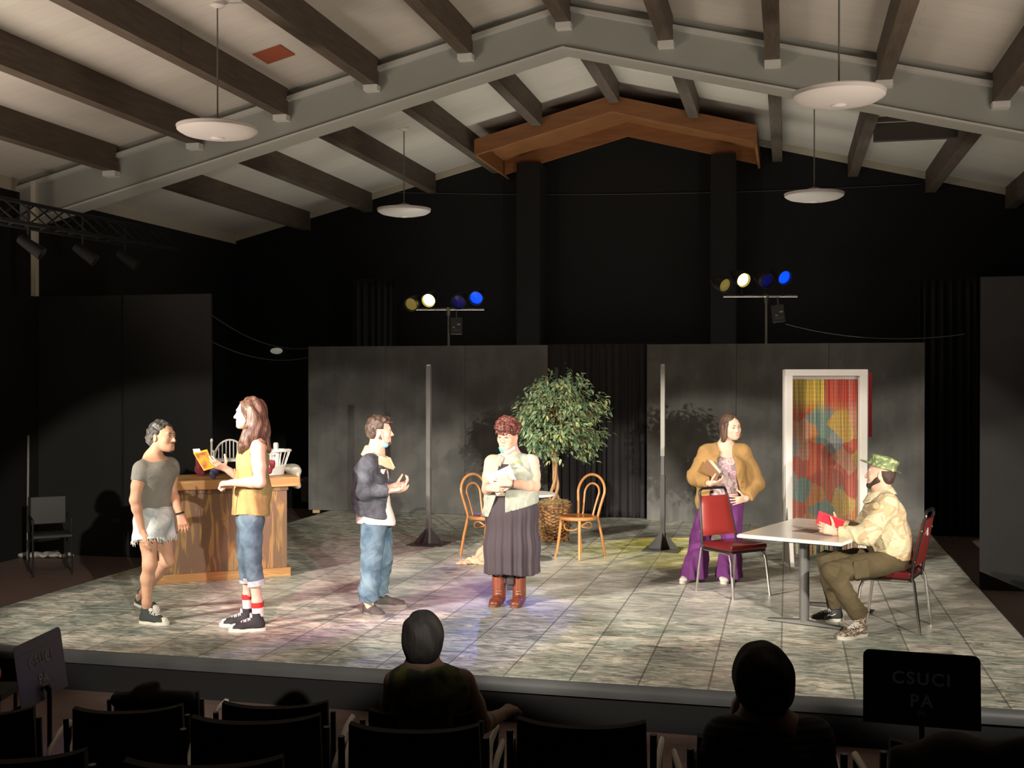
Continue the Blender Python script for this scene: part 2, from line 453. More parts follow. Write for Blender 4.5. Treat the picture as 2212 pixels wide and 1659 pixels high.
# stage platform top: painted faux-stone tiles
def stage_mat():
    m, nt, b, mp = new_mat('faux_stone_paint', 0.42)
    mpb = nt.nodes.new('ShaderNodeMapping'); mpb.inputs['Rotation'].default_value = (0, 0, PI / 2); mpb.inputs['Location'].default_value = (0, 0.04, 0); nt.links.new(mp.outputs[0], mpb.inputs['Vector'])
    br = tex(nt, 'ShaderNodeTexBrick', mpb.outputs[0], Scale=1.0)
    br.offset = 0.5; br.offset_frequency = 2; br.squash = 1.0
    br.inputs['Brick Width'].default_value = 0.58; br.inputs['Row Height'].default_value = 0.45
    br.inputs['Mortar Size'].default_value = 0.008; br.inputs['Mortar Smooth'].default_value = 0.3
    br.inputs['Color1'].default_value = (0, 0, 0, 1); br.inputs['Color2'].default_value = (1, 1, 1, 1)
    br.inputs['Mortar'].default_value = (0.5, 0.5, 0.5, 1)
    # streaks: marbled brushwork, stretched sideways
    mp2 = nt.nodes.new('ShaderNodeMapping'); mp2.inputs['Scale'].default_value = (1.0, 2.6, 1)
    nt.links.new(mp.outputs[0], mp2.inputs['Vector'])
    n1 = tex(nt, 'ShaderNodeTexNoise', mp2.outputs[0], Scale=5.5, Detail=8.0, Roughness=0.68, Distortion=1.3)
    n2 = tex(nt, 'ShaderNodeTexNoise', mp2.outputs[0], Scale=2.3, Detail=3.0, Distortion=0.4)
    n3 = tex(nt, 'ShaderNodeTexNoise', mp.outputs[0], Scale=0.9, Detail=2.0)
    streak = ramp(nt, n1.outputs[0], [(0.29, (0.17, 0.17, 0.155)), (0.41, (0.33, 0.335, 0.31)), (0.50, (0.58, 0.58, 0.53)), (0.62, (0.90, 0.88, 0.81))])
    tone = mixc(nt, ramp(nt, br.outputs[0], [(0, (0, 0, 0)), (1, (1, 1, 1))]), (0.72, 0.79, 0.79), (1.0, 1.0, 0.98))
    c = mixc(nt, 1.0, streak, tone, 'MULTIPLY')
    c = mixc(nt, 1.0, c, ramp(nt, n2.outputs[0], [(0.3, (0.62, 0.70, 0.68)), (0.7, (1.2, 1.12, 1.05))]), 'MULTIPLY')
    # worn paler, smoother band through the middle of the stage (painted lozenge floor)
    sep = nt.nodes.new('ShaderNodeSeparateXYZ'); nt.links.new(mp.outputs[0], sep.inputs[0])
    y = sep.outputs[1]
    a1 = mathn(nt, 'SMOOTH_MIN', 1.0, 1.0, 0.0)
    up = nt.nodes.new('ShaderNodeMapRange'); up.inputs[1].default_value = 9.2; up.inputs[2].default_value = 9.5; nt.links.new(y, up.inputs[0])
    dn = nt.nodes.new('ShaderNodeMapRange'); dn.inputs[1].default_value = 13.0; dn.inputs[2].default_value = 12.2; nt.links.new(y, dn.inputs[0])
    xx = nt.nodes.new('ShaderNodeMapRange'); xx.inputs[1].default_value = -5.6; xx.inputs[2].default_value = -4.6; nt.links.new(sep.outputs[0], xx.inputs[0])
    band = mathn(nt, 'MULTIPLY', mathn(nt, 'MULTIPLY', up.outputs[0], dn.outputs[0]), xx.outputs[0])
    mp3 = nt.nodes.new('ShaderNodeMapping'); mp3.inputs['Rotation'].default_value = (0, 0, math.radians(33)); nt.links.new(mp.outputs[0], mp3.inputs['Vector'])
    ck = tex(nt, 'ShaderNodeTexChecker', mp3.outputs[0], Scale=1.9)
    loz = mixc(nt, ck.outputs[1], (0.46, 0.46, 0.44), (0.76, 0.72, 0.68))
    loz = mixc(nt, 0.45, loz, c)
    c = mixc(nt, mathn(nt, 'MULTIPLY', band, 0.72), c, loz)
    line = nt.nodes.new('ShaderNodeMapRange'); line.inputs[1].default_value = 0.0; line.inputs[2].default_value = 1.0
    nt.links.new(br.outputs['Fac'], line.inputs[0])
    c = mixc(nt, mathn(nt, 'MULTIPLY', line.outputs[0], 0.6), c, (0.05, 0.05, 0.045))
    nt.links.new(c, b.inputs['Base Color'])
    bp = nt.nodes.new('ShaderNodeBump'); bp.inputs['Strength'].default_value = 0.08; bp.inputs['Distance'].default_value = 0.01
    nt.links.new(n1.outputs[0], bp.inputs['Height']); nt.links.new(bp.outputs[0], b.inputs['Normal'])
    r = ramp(nt, n2.outputs[0], [(0.3, (0.32, 0.32, 0.32)), (0.7, (0.5, 0.5, 0.5))]); nt.links.new(r, b.inputs['Roughness'])
    return m
SX0, SX1, SY0 = -6.62, 1.76, 7.36
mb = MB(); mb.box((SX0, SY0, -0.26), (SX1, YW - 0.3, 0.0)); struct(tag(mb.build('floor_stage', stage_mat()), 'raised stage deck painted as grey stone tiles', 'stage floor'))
mb = MB()
prof = [(SY0 + 0.02, -0.002), (SY0 - 0.02, -0.004), (SY0 - 0.045, -0.02), (SY0 - 0.055, -0.05), (SY0 - 0.05, -0.09), (SY0 - 0.02, -0.1), (SY0 + 0.02, -0.1)]
mb.prism([(SX0 - 0.02, y, z) for y, z in prof], (SX1 - SX0 + 0.04, 0, 0)); struct(mb.build('trim_1', M_LIP, smooth=True))
mb = MB(); mb.box((SX0 - 0.01, SY0 - 0.012, -0.3), (SX1 + 0.01, SY0 - 0.001, -0.1)); struct(mb.build('trim_2', M_ROUGHB))
mb = MB(); mb.box((SX0 - 0.015, SY0, -0.3), (SX0, YW - 0.3, -0.001)); mb.box((SX1, SY0, -0.3), (SX1 + 0.015, YW - 0.3, -0.001)); struct(mb.build('trim_3', M_ROUGHB))

# walls
mb = MB(); mb.box((XL, YW, -0.3), (XR, YW + 0.15, 6.5)); struct(mb.build('wall_back', M_BLACK))
mb = MB(); mb.box((XL - 0.15, YF, -0.3), (XL, YW + 0.15, cz(XL) - 0.16)); struct(mb.build('wall_left', M_BLACK))
mb = MB(); mb.box((XL - 0.15, YF, cz(XL) - 0.16), (XL + 0.004, YW, cz(XL) + 0.05)); struct(mb.build('trim_4', M_CREAM))
mb = MB(); mb.box((XL, YW - 0.02, 0), (XL + 0.01, YW, 0.01))
mb = MB(); mb.box((XR, YF, -0.3), (XR + 0.15, YW + 0.15, cz(XR) + 0.05)); struct(mb.build('wall_right', M_BLACK))
mb = MB(); mb.box((XL, YF - 0.15, -0.3), (XR, YF, 6.5)); struct(mb.build('wall_front', mat('rear_hall_wall', (0.12, 0.11, 0.1), 0.8)))
# ceiling slabs
def ceil_mat():
    m, nt, b, mp = new_mat('painted_fibre_board', 0.9)
    br = tex(nt, 'ShaderNodeTexBrick', mp.outputs[0], Scale=1.0)
    br.inputs['Brick Width'].default_value = 2.4; br.inputs['Row Height'].default_value = 0.2
    br.inputs['Mortar Size'].default_value = 0.004; br.inputs['Mortar Smooth'].default_value = 0.6
    br.inputs['Color1'].default_value = (0.60, 0.56, 0.49, 1); br.inputs['Color2'].default_value = (0.565, 0.53, 0.465, 1)
    br.inputs['Mortar'].default_value = (0.46, 0.43, 0.38, 1)
    n = tex(nt, 'ShaderNodeTexNoise', mp.outputs[0], Scale=0.7, Detail=4.0)
    nt.links.new(mixc(nt, 1.0, br.outputs[0], ramp(nt, n.outputs[0], [(0.3, (0.86, 0.86, 0.86)), (0.7, (1, 1, 1))]), 'MULTIPLY'), b.inputs['Base Color'])
    return m
CM = ceil_mat()
for i, (x0, x1) in enumerate(((XL - 0.1, RIDX), (RIDX, XR + 0.1))):
    mb = MB(); mb.prism([(x0, YF, cz(x0)), (x1, YF, cz(x1)), (x1, YF, cz(x1) + 0.12), (x0, YF, cz(x0) + 0.12)], (0, YW - YF + 0.1, 0))
    struct(mb.build('ceiling', CM))
# cream edge strips where the ceiling meets the back wall
mb = MB()
for x0, x1 in ((XL, RIDX), (RIDX, XR)):
    mb.prism([(x0, YW - 0.03, cz(x0) - 0.11), (x1, YW - 0.03, cz(x1) - 0.11), (x1, YW - 0.03, cz(x1)), (x0, YW - 0.03, cz(x0))], (0, 0.03, 0))
struct(mb.build('trim_5', M_CREAM))

# main grey gable beam
def gable_band(y0, y1, d0, d1, name, m, x0=XL, x1=XR):
    """band following the roof, from d0 to d1 below the ceiling"""
    mb = MB()
    a = [(x0, cz(x0) - d1), (RIDX, RIDZ - d1), (x1, cz(x1) - d1), (x1, cz(x1) - d0), (RIDX, RIDZ - d0), (x0, cz(x0) - d0)]
    for q in ((0, 1, 4, 5), (1, 2, 3, 4)):
        mb.prism([(a[i][0], y0, a[i][1]) for i in q], (0, y1 - y0, 0))
    return mb.build(name, m)
struct(gable_band(YB + 0.02, YB + 0.30, 0.0, 0.55, 'trim_6', M_BEAMG))
struct(gable_band(YB - 0.02, YB + 0.33, 0.55, 0.575, 'trim_7', mat('beam_flange', (0.50, 0.50, 0.45), 0.6)))
struct(gable_band(YB - 0.06, YB + 0.02, 0.10, 0.15, 'trim_8', mat('beam_ledge', (0.46, 0.46, 0.42), 0.6)))
# timber purlins, front bay and back bay, each with its white bracket
n = 9
BK = mat('purlin_bracket', (0.62, 0.62, 0.57), 0.6)
for k in range(-5, 7):
    x = RIDX + 1.135 * k + 0.02
    if x < XL + 0.2 or x > XR - 0.1: continue
    zt = cz(x) + 0.02
    o = MB().box((x - 0.075, YF, zt - 0.32), (x + 0.075, YB - 0.02, zt)).build('trim_%d' % n, M_WOODD); n += 1; struct(o)
    b_ = MB().box((x - 0.085, YB - 0.10, zt - 0.385), (x + 0.085, YB + 0.02, zt - 0.32)).build('bracket', BK, parent=o)
    o = MB().box((x - 0.075, YB + 0.30, zt - 0.32), (x + 0.075, YW if abs(k) > 1 else 16.29, zt)).build('trim_%d' % n, M_WOODD); n += 1; struct(o)
# boxed opening between two purlins at the right
x = RIDX + 1.135 * 3
o = MB().box((x + 0.09, 14.95, cz(x) - 0.44), (x + 1.08, 15.05, cz(x) - 0.22)).build('trim_%d' % n, mat('hatch_box_dark', (0.05, 0.04, 0.032), 0.8)); struct(o); n += 1
o = MB().box((x + 0.09, 14.50, cz(x) - 0.30), (x + 1.08, 14.54, cz(x) - 0.24)).build('trim_%d' % n, mat('hatch_box_dark', (0.05, 0.04, 0.032), 0.8)); struct(o); n += 1
# reddish hatch in the ceiling slope
hx, hy = -5.42, 11.45
pts = [(hx - 0.16, hy - 0.22), (hx + 0.16, hy - 0.22), (hx + 0.16, hy + 0.16), (hx - 0.16, hy + 0.16)]
mb = MB(); mb.prism([(a, b, cz(a) - 0.012) for a, b in pts], (0, 0, 0.02))
tag(mb.build('ceiling_hatch', mat('rust_red_panel', (0.30, 0.075, 0.035), 0.6)), 'small rust red rectangular hatch set in the white ceiling slope', 'ceiling hatch')

# varnished wood canopy (hollow gable) in front of the back wall
t = thing('wooden_canopy', 'varnished orange wood gable canopy high on the black back wall', 'canopy', (RIDX, YW, 5.3))
def canopy_part(name, y0, y1, zt0, zt1, xh, m=M_ORANGE, dx=-0.02):
    """zt(top) and bottom offsets measured down from the apex line z=6.04 at slope 0.26"""
    mb = MB(); A = 6.05; s = 0.262
    def z(x, d): return A - s * abs(x) - d
    for x0, x1 in ((-xh, 0), (0, xh)):
        mb.prism([(x0 + dx, y0 - YW, z(x0, zt1) - 5.3), (x1 + dx, y0 - YW, z(x1, zt1) - 5.3), (x1 + dx, y0 - YW, z(x1, zt0) - 5.3), (x0 + dx, y0 - YW, z(x0, zt0) - 5.3)], (0, y1 - y0, 0))
    return mb.build(name, m, parent=t)
canopy_part('fascia', 16.30, 16.36, 0.0, 0.235, 2.05)
canopy_part('top_panel', 16.36, YW - 0.001, 0.0, 0.03, 2.05)
canopy_part('rear_band', YW - 0.42, YW - 0.36, 0.03, 0.25, 2.0)
for sx in (-1, 1):
    xx = sx * 2.05; zz = 6.05 - 0.262 * 2.05 - 5.3
    MB().box((xx - 0.02 - (0.04 if sx > 0 else 0), 16.36 - YW, zz - 0.24), (xx - 0.02 + (0.04 if sx < 0 else 0), -0.002, zz - 0.03)).build('side_panel', M_ORANGE, parent=t)
# black pilasters against the back wall
for i, px_ in enumerate((1142, 1562)):
    tt = (px_ - CX) / F; x = (RX[0] * tt + FX[0]) / (RX[1] * tt + FX[1]) * (YW - 0.5)
    o = MB().box((x - 0.19, YW - 0.55, -0.3), (x + 0.19, YW, 5.43)).build('trim_%d' % n, M_BLACK); struct(o); n += 1
# pale pipe column at the far left
q = P(76, 640, 14.0)
o = MB().box((q.x - 0.034, q.y - 0.03, q.z), (q.x + 0.034, q.y + 0.03, P(74, 392, 14.0).z)).build('trim_%d' % n, M_CREAM); struct(o); n += 1

# masking flats beside the stage
def flat_panel(name, x0, x1, y, z0, z1, m, label, cat='stage flat', thick=0.04, group=None, fm=None):
    t = thing(name, label, cat, ((x0 + x1) / 2, y, z0), 0, group)
    MB().box((-(x1 - x0) / 2, 0, 0), ((x1 - x0) / 2, 0.006, z1 - z0)).build('panel', m, parent=t)
    fr = MB(); h = (x1 - x0) / 2; H = z1 - z0
    for a in (-h, -0.03, h - 0.06): fr.box((a, 0.006, 0), (a + 0.06, thick, H))
    for b in (0, H - 0.06): fr.box((-h + 0.06, 0.006, b), (h - 0.06, thick, b + 0.06))
    fr.build('frame', fm or mat('raw_batten', (0.42, 0.33, 0.2), 0.8), parent=t)
    return t
flat_panel('masking_flat', -9.44, -8.23, 12.9, -0.3, 3.03, M_BLACKF, 'tall black masking flat furthest left, behind the dark empty chair', fm=M_BLACKF)
flat_panel('masking_flat', -8.20, -6.98, 12.9, -0.3, 3.03, M_BLACKF, 'tall black masking flat catching the bent man\'s shadow, beside the counter', fm=M_BLACKF)
flat_panel('masking_flat', 2.02, 4.45, 13.1, -0.3, 3.07, M_BLACKF, 'tall black masking flat at the far right of the stage', fm=M_BLACKF)

# grey flats at the back, four feet wide, eight feet tall
M_GREY = None
def grey_mat():
    m, nt, b, mp = new_mat('flat_grey_paint', 0.55)
    n = tex(nt, 'ShaderNodeTexNoise', mp.outputs[0], Scale=2.2, Detail=3.0, Distortion=0.3)
    mp2 = nt.nodes.new('ShaderNodeMapping'); mp2.inputs['Scale'].default_value = (5, 1, 0.8); nt.links.new(mp.outputs[0], mp2.inputs['Vector'])
    n2 = tex(nt, 'ShaderNodeTexNoise', mp2.outputs[0], Scale=1.4, Detail=2.0)
    c = ramp(nt, n.outputs[0], [(0.35, (0.125, 0.128, 0.124)), (0.52, (0.150, 0.152, 0.146)), (0.54, (0.168, 0.17, 0.16)), (0.75, (0.178, 0.18, 0.17))])
    c = mixc(nt, 1.0, c, ramp(nt, n2.outputs[0], [(0.4, (0.92, 0.92, 0.92)), (0.6, (1.05, 1.05, 1.05))]), 'MULTIPLY')
    nt.links.new(c, b.inputs['Base Color'])
    return m
M_GREY = grey_mat()
gl = ['grey stage flat furthest left of the back row, behind the denim jacket man\'s left', 'grey stage flat behind the denim jacket man\'s outstretched hands', 'grey stage flat left of the black drape, catching the tree shadow',
      'grey stage flat just right of the black drape, behind the right pole', 'grey stage flat behind the woman in purple trousers', 'grey stage flat furthest right of the back row, behind the bead curtain doorway']
xs = [-6.97, -5.752, -4.532, 0 - 1.90, -0.68, 0.54]
for i, x0 in enumerate(xs):
    flat_panel('stage_flat', x0, x0 + 1.214, 15.85, 0.0 if i not in (0, 1, 2) else 0.004, 2.445, M_GREY, gl[i])
# pleated black drape between them
def drape(name, x0, x1, y, z0, z1, amp, m, label, per=0.11, top_gather=0.5):
    nx, nz = 150, 24; vs = []; fs = []
    for j in range(nz + 1):
        v = j / nz; z = z0 + (z1 - z0) * v
        for i in range(nx + 1):
            u = i / nx; x = x0 + (x1 - x0) * u
            a = amp * (1 - top_gather * v)
            ph = 2 * PI * x / per + 1.2 * math.sin(x * 7)
            yy = y + a * math.sin(ph + 0.5 * math.sin(v * 3 + x * 4)) + 0.3 * a * math.sin(ph * 2.3 + v)
            vs.append((x, yy, z + 0.01 * math.sin(x * 5) * (1 - v)))
    W = nx + 1
    for j in range(nz):
        for i in range(nx): fs.append((j * W + i, j * W + i + 1, (j + 1) * W + i + 1, (j + 1) * W + i))
    mb = MB(); mb.add(vs, fs); o = mb.build(name, m, smooth=True)
    md = o.modifiers.new('thick', 'SOLIDIFY'); md.thickness = 0.006
    return tag(o, label, 'drape')
drape('black_drape', -3.33, -1.80, 16.0, 0.01, 2.46, 0.035, mat('black_velour', (0.030, 0.028, 0.032), 0.95), 'pleated black drape hanging between the grey flats behind the tree')
drape('wing_drape', -6.95, -6.2, 17.6, -0.29 + 0.3, 3.6, 0.04, M_BLACK, 'dark drape in the wings behind the wooden counter')
drape('wing_drape', 1.85, 3.9, 17.4, -0.29, 3.4, 0.04, M_BLACK, 'dark drape in the wings right of the grey flats')

# ---------------------------------------------------------------- pendant discs
M_PEND = mat('pendant_white', (0.62, 0.58, 0.54), 0.5)
M_PENDL = mat('pendant_lens', (0.72, 0.70, 0.66), 0.3)
M_ROD = mat('rod_metal', (0.25, 0.24, 0.22), 0.4, metal=0.6)
for (px_, py_, Z, lab) in ((471, 283, 10.83, 'flat white pendant disc hanging at the upper left, the nearer left one'),
                           (873, 457, 16.2, 'flat white pendant disc hanging far back, left of the wooden canopy'),
                           (1811, 210, 9.55, 'flat white pendant disc hanging nearest, at the upper right'),
                           (1758, 424, 14.85, 'flat white pendant disc hanging far back, at the right')):
    c = P(px_, py_, Z)
    t = thing('pendant_light', lab, 'pendant light', c, 0, 'disc pendant lights under the roof')
    H = cz(c.x) - c.z
    MB().lathe([(0.0, -0.072), (0.10, -0.070), (0.22, -0.058), (0.32, -0.036), (0.362, -0.012), (0.376, 0.0), (0.378, 0.028), (0.366, 0.036), (0.30, 0.046), (0.20, 0.060), (0.06, 0.10), (0.0, 0.105)], n=48).build('shade', M_PEND, parent=t, smooth=True)
    MB().lathe([(0.0, -0.086), (0.05, -0.084), (0.062, -0.076), (0.06, -0.05), (0, -0.05)], n=24).build('lens', M_PENDL, parent=t, smooth=True)
    MB().lathe([(0.36, 0.024), (0.383, 0.026), (0.383, 0.036), (0.36, 0.040)], n=48).build('rim', mat('pendant_rim', (0.5, 0.47, 0.43), 0.4), parent=t, smooth=True)
    MB().cyl((0, 0, 0.08), (0, 0, H - 0.01), 0.008, n=8).build('rod', M_ROD, parent=t)
    mb = MB()
    for a in range(3):
        an = a * 2 * PI / 3 + 0.4
        mb.tube([(0, 0, 0.13), (0.13 * math.cos(an), 0.13 * math.sin(an), 0.07)], 0.004, 6)
    mb.build('hanger', M_ROD, parent=t)
    MB().lathe([(0.07, H + 0.02), (0.07, H - 0.02), (0.03, H - 0.045), (0.0, H - 0.045)], n=20).build('ceiling_cup', M_PEND, parent=t, smooth=True)

# ---------------------------------------------------------------- lighting stands behind the flats
M_RIG = mat('rig_black', (0.03, 0.03, 0.03), 0.4, metal=0.3)
M_STEEL = mat('rig_steel', (0.35, 0.34, 0.30), 0.35, metal=0.8)
M_YON = mat('yellow_gel_lit', (1, 0.85, 0.2), 0.3, emit=(1.0, 0.80, 0.12), estr=9)
M_YOFF = mat('yellow_gel_dim', (0.4, 0.32, 0.1), 0.3, emit=(0.5, 0.38, 0.08), estr=0.22)
M_BON = mat('blue_gel_lit', (0.02, 0.1, 1), 0.3, emit=(0.0, 0.045, 1.0), estr=1.8)
M_BOFF = mat('blue_gel_dim', (0.01, 0.01, 0.1), 0.3, emit=(0.01, 0.01, 0.25), estr=0.2)
def light_stand(base_px, top_y, lamps, bar, Z, lab):
    top = P(base_px, top_y, Z)
    t = thing('light_stand', lab, 'light stand', (top.x, top.y, 0.0), YAW)
    H = top.z
    MB().cyl((0, 0, 0.02), (0, 0, H + 0.03), 0.019, n=12).build('pole', M_STEEL, parent=t, smooth=True)
    for a in range(3):
        an = a * 2 * PI / 3 + 0.5
        MB().tube([(0, 0, 0.45), (0.2 * math.cos(an), 0.2 * math.sin(an), 0.02)], 0.012, 8).build('leg', M_RIG, parent=t)
    MB().lathe([(0.03, H - 0.09), (0.03, H - 0.02), (0.045, H), (0.03, H + 0.03)], n=12).build('collar', M_STEEL, parent=t)
    x0, x1 = [(b - base_px) / F * Z for b in bar]
    MB().cyl((x0, 0, H), (x1, 0, H), 0.017, n=12).build('crossbar', M_STEEL, parent=t, smooth=True)
    for (lx, ly, on, colr, yaw_) in lamps:
        c = P(lx, ly, Z - 0.1) - Vector((top.x, top.y, 0))
        c = Matrix.Rotation(-YAW, 4, 'Z') @ c
        can = thing('par_can', ('lit ' if on else 'dim ') + colr + ' stage lantern on the ' + ('left' if base_px < 1200 else 'right') + ' light stand', 'stage light', (0, 0, 0))
        can.location = (top.x, top.y, 0); can.rotation_euler = (0, 0, YAW)
        # aim down and towards stage centre
        d = Vector((yaw_, -1, -0.42)).normalized(); R = d.to_track_quat('Z', 'Y').to_matrix().to_4x4()
        body = MB().lathe([(0.0, -0.30), (0.055, -0.29), (0.075, -0.24), (0.10, -0.12), (0.108, 0.0), (0.112, 0.035), (0.102, 0.036), (0.098, 0.0), (0.0, -0.02)], c=c, n=24, M=R)
        body.build('can', M_RIG, parent=can, smooth=True)
        lm = {('yellow', 1): M_YON, ('yellow', 0): M_YOFF, ('blue', 1): M_BON, ('blue', 0): M_BOFF}[(colr, on)]
        MB().lathe([(0.0, 0.012), (0.05, 0.008), (0.097, -0.002), (0.097, -0.012), (0, -0.012)], c=c, n=24, M=R).build('gel', lm, parent=can, smooth=True)
        MB().tube([(c.x, c.y + 0.04, H + 0.0), (c.x, c.y + 0.06, c.z)], 0.01, 6).build('yoke', M_RIG, parent=can)
    # dimmer pack on a safety line
    b = P(base_px + (17 if base_px < 1200 else 24), top_y + (37 if base_px < 1200 else 36), Z) ; bx = (17 if base_px < 1200 else 24) / F * Z
    d = thing('dimmer_pack', 'small black dimmer box hanging from the ' + ('left' if base_px < 1200 else 'right') + ' light stand', 'dimmer box', (top.x, top.y, 0), YAW)
    rz = Matrix.Translation((bx, -0.04, H - 0.25)) @ Matrix.Rotation(math.radians(0 if base_px < 1200 else -7), 4, 'Y')
    MB().box((-0.085, -0.04, -0.125), (0.085, 0.04, 0.125), rz).build('case', mat('pack_dark', (0.05, 0.05, 0.045), 0.5), parent=d, bevel=0.006)
    MB().box((-0.05, -0.044, -0.03), (-0.02, -0.04, -0.015), rz).build('socket', mat('pack_label', (0.55, 0.55, 0.5), 0.5), parent=d)
    MB().box((0.015, -0.044, 0.01), (0.06, -0.04, 0.03), rz).build('label_plate', mat('pack_label', (0.55, 0.55, 0.5), 0.5), parent=d)
    MB().box((-0.055, -0.044, -0.08), (0.06, -0.04, -0.05), rz).build('socket_panel', mat('pack_socket', (0.09, 0.09, 0.08), 0.5), parent=d)
    MB().tube([(bx, 0, H), (bx, -0.04, H - 0.13)], 0.008, 6).build('clamp', M_STEEL, parent=d)
    return t
light_stand(969, 668, [(889, 657, 0, 'yellow', -0.35), (927, 648, 1, 'yellow', -0.25), (991, 652, 0, 'blue', -0.2), (1029, 643, 1, 'blue', -0.2)], (893, 1046), 16.95, 'steel lighting stand rising behind the left grey flats')
light_stand(1655, 640, [(1565, 616, 0, 'yellow', 0.5), (1604, 604, 1, 'yellow', 0.35), (1655, 606, 0, 'blue', 0.35), (1693, 599, 1, 'blue', 0.35)], (1562, 1722), 16.3, 'steel lighting stand rising behind the right grey flats')
def Pw(px, py, Y):
    tt = (px - CX) / F; Z = Y / (RX[1] * tt + FX[1]); return P(px, py, Z)
# hanging cables
def cable(name, pts, r, m, lab):
    return tag(MB().tube(pts, r, 6).build(name, m, smooth=True), lab, 'cable')
def sag(a, b, s, n=14): return [a.lerp(b, i / n) - Vector((0, 0, s * 4 * (i / n) * (1 - i / n))) for i in range(n + 1)]
M_CAB = mat('cable_grey', (0.07, 0.07, 0.065), 0.6)
cable('hanging_cable', sag(P(1697, 700, 16.0), P(2084, 722, 14.2), 0.12), 0.006, M_CAB, 'thin dark cable drooping from the right light stand to the wing flat')
cable('hanging_cable', sag(Pw(457, 680, 12.93), Pw(665, 752, 15.88), 0.14), 0.006, M_CAB, 'upper thin cable drooping above the wooden counter')
cable('hanging_cable', sag(Pw(457, 738, 12.93), Pw(665, 772, 15.88), 0.12), 0.006, M_CAB, 'lower thin cable drooping above the wooden counter')
cable('hanging_cable', sag(Pw(790, 414, YW - 0.005), Pw(1990, 398, YW - 0.005), 0.10, 24), 0.005, M_CAB, 'long thin wire strung high across the back wall')
# bulkhead lamp on the dark back wall
c = Pw(598, 758, YW - 0.02)
t = thing('bulkhead_lamp', 'small oval white bulkhead lamp on the dark wall above the counter', 'wall lamp', c, 0)
MB().lathe([(0.0, 0.0), (0.11, 0.0), (0.10, 0.05), (0.06, 0.085), (0, 0.095)], n=24, M=Matrix.Diagonal((1, 0.5, 1, 1)) if False else Matrix.Rotation(PI / 2, 4, 'X') @ Matrix.Diagonal((1.0, 0.5, 1, 1))).build('diffuser', mat('bulkhead_glass', (0.8, 0.8, 0.7), 0.4, emit=(0.9, 0.9, 0.75), estr=0.16), parent=t, smooth=True)

M_TRUSS = mat('truss_black', (0.0035, 0.0035, 0.0035), 0.85)
# lighting truss along the left wall
def truss():
    a = P(-30, 448, 11.0); b = P(365, 522, 15.2)
    t = thing('lighting_truss', 'black lattice lighting truss running along the left wall under the ceiling', 'lighting truss', a)
    d = b - a; L = d.length; u = d.normalized(); side = u.cross(Vector((0, 0, 1))).normalized(); upv = side.cross(u)
    ch = MB(); offs = [side * 0.13 + upv * -0.11, side * -0.13 + upv * -0.11, upv * 0.12]
    for o in offs: ch.tube([o, o + u * L], 0.022, 8)
    ch.build('chord', M_TRUSS, parent=t, smooth=True)
    lc = MB(); n_ = int(L / 0.3)
    for i in range(n_):
        for j in range(3):
            o1, o2 = offs[j], offs[(j + 1) % 3]
            lc.tube([o1 + u * (i * L / n_), o2 + u * ((i + 1) * L / n_)], 0.009, 6)
    lc.build('lacing', M_TRUSS, parent=t)
    return a, u, L
ta, tu, tL = truss()
for i, f in enumerate((0.18, 0.45, 0.7)):
    p = ta + tu * tL * f
    lab = ['nearest black lantern hanging from the left truss', 'middle black lantern hanging from the left truss, beside the pale pipe', 'furthest black lantern hanging from the left truss'][i]
    t = thing('stage_lantern', lab, 'stage light', p - Vector((0, 0, 0.12)))
    R = Vector((0.75, 0.25, -0.55)).to_track_quat('Z', 'Y').to_matrix().to_4x4()
    MB().lathe([(0.0, -0.15), (0.045, -0.14), (0.055, -0.07), (0.065, 0.07), (0.07, 0.14), (0.062, 0.14), (0.0, 0.08)], c=(0.03, 0, -0.2), n=20, M=R).build('can', M_TRUSS, parent=t, smooth=True)
    MB().lathe([(0, 0.095), (0.060, 0.105), (0.060, 0.095), (0, 0.085)], c=(0.03, 0, -0.2), n=20, M=R).build('lens', mat('lens_dark', (0.02, 0.022, 0.022), 0.3), parent=t, smooth=True)
    MB().tube([(0, 0, 0.25), (0, 0, -0.2)], 0.014, 6).build('clamp', M_TRUSS, parent=t)
# ================================================================ props on the stage
M_BENT = mat('bent_beech', (0.50, 0.22, 0.07), 0.32, var=0.25, vscale=6, coat=0.3)
M_SEATW = mat('chair_seat_ply', (0.33, 0.13, 0.045), 0.3, var=0.3, vscale=8, coat=0.3)
M_CHROME = mat('chrome_tube', (0.62, 0.60, 0.56), 0.22, metal=1.0)
M_REDV = mat('red_vinyl', (0.32, 0.036, 0.032), 0.30, coat=0.2, bump=0.03, bscale=90)
M_REDD = mat('oxblood_vinyl', (0.115, 0.008, 0.010), 0.28, coat=0.2, bump=0.03, bscale=90)
M_WHITE = mat('white_gloss', (0.80, 0.78, 0.74), 0.4)

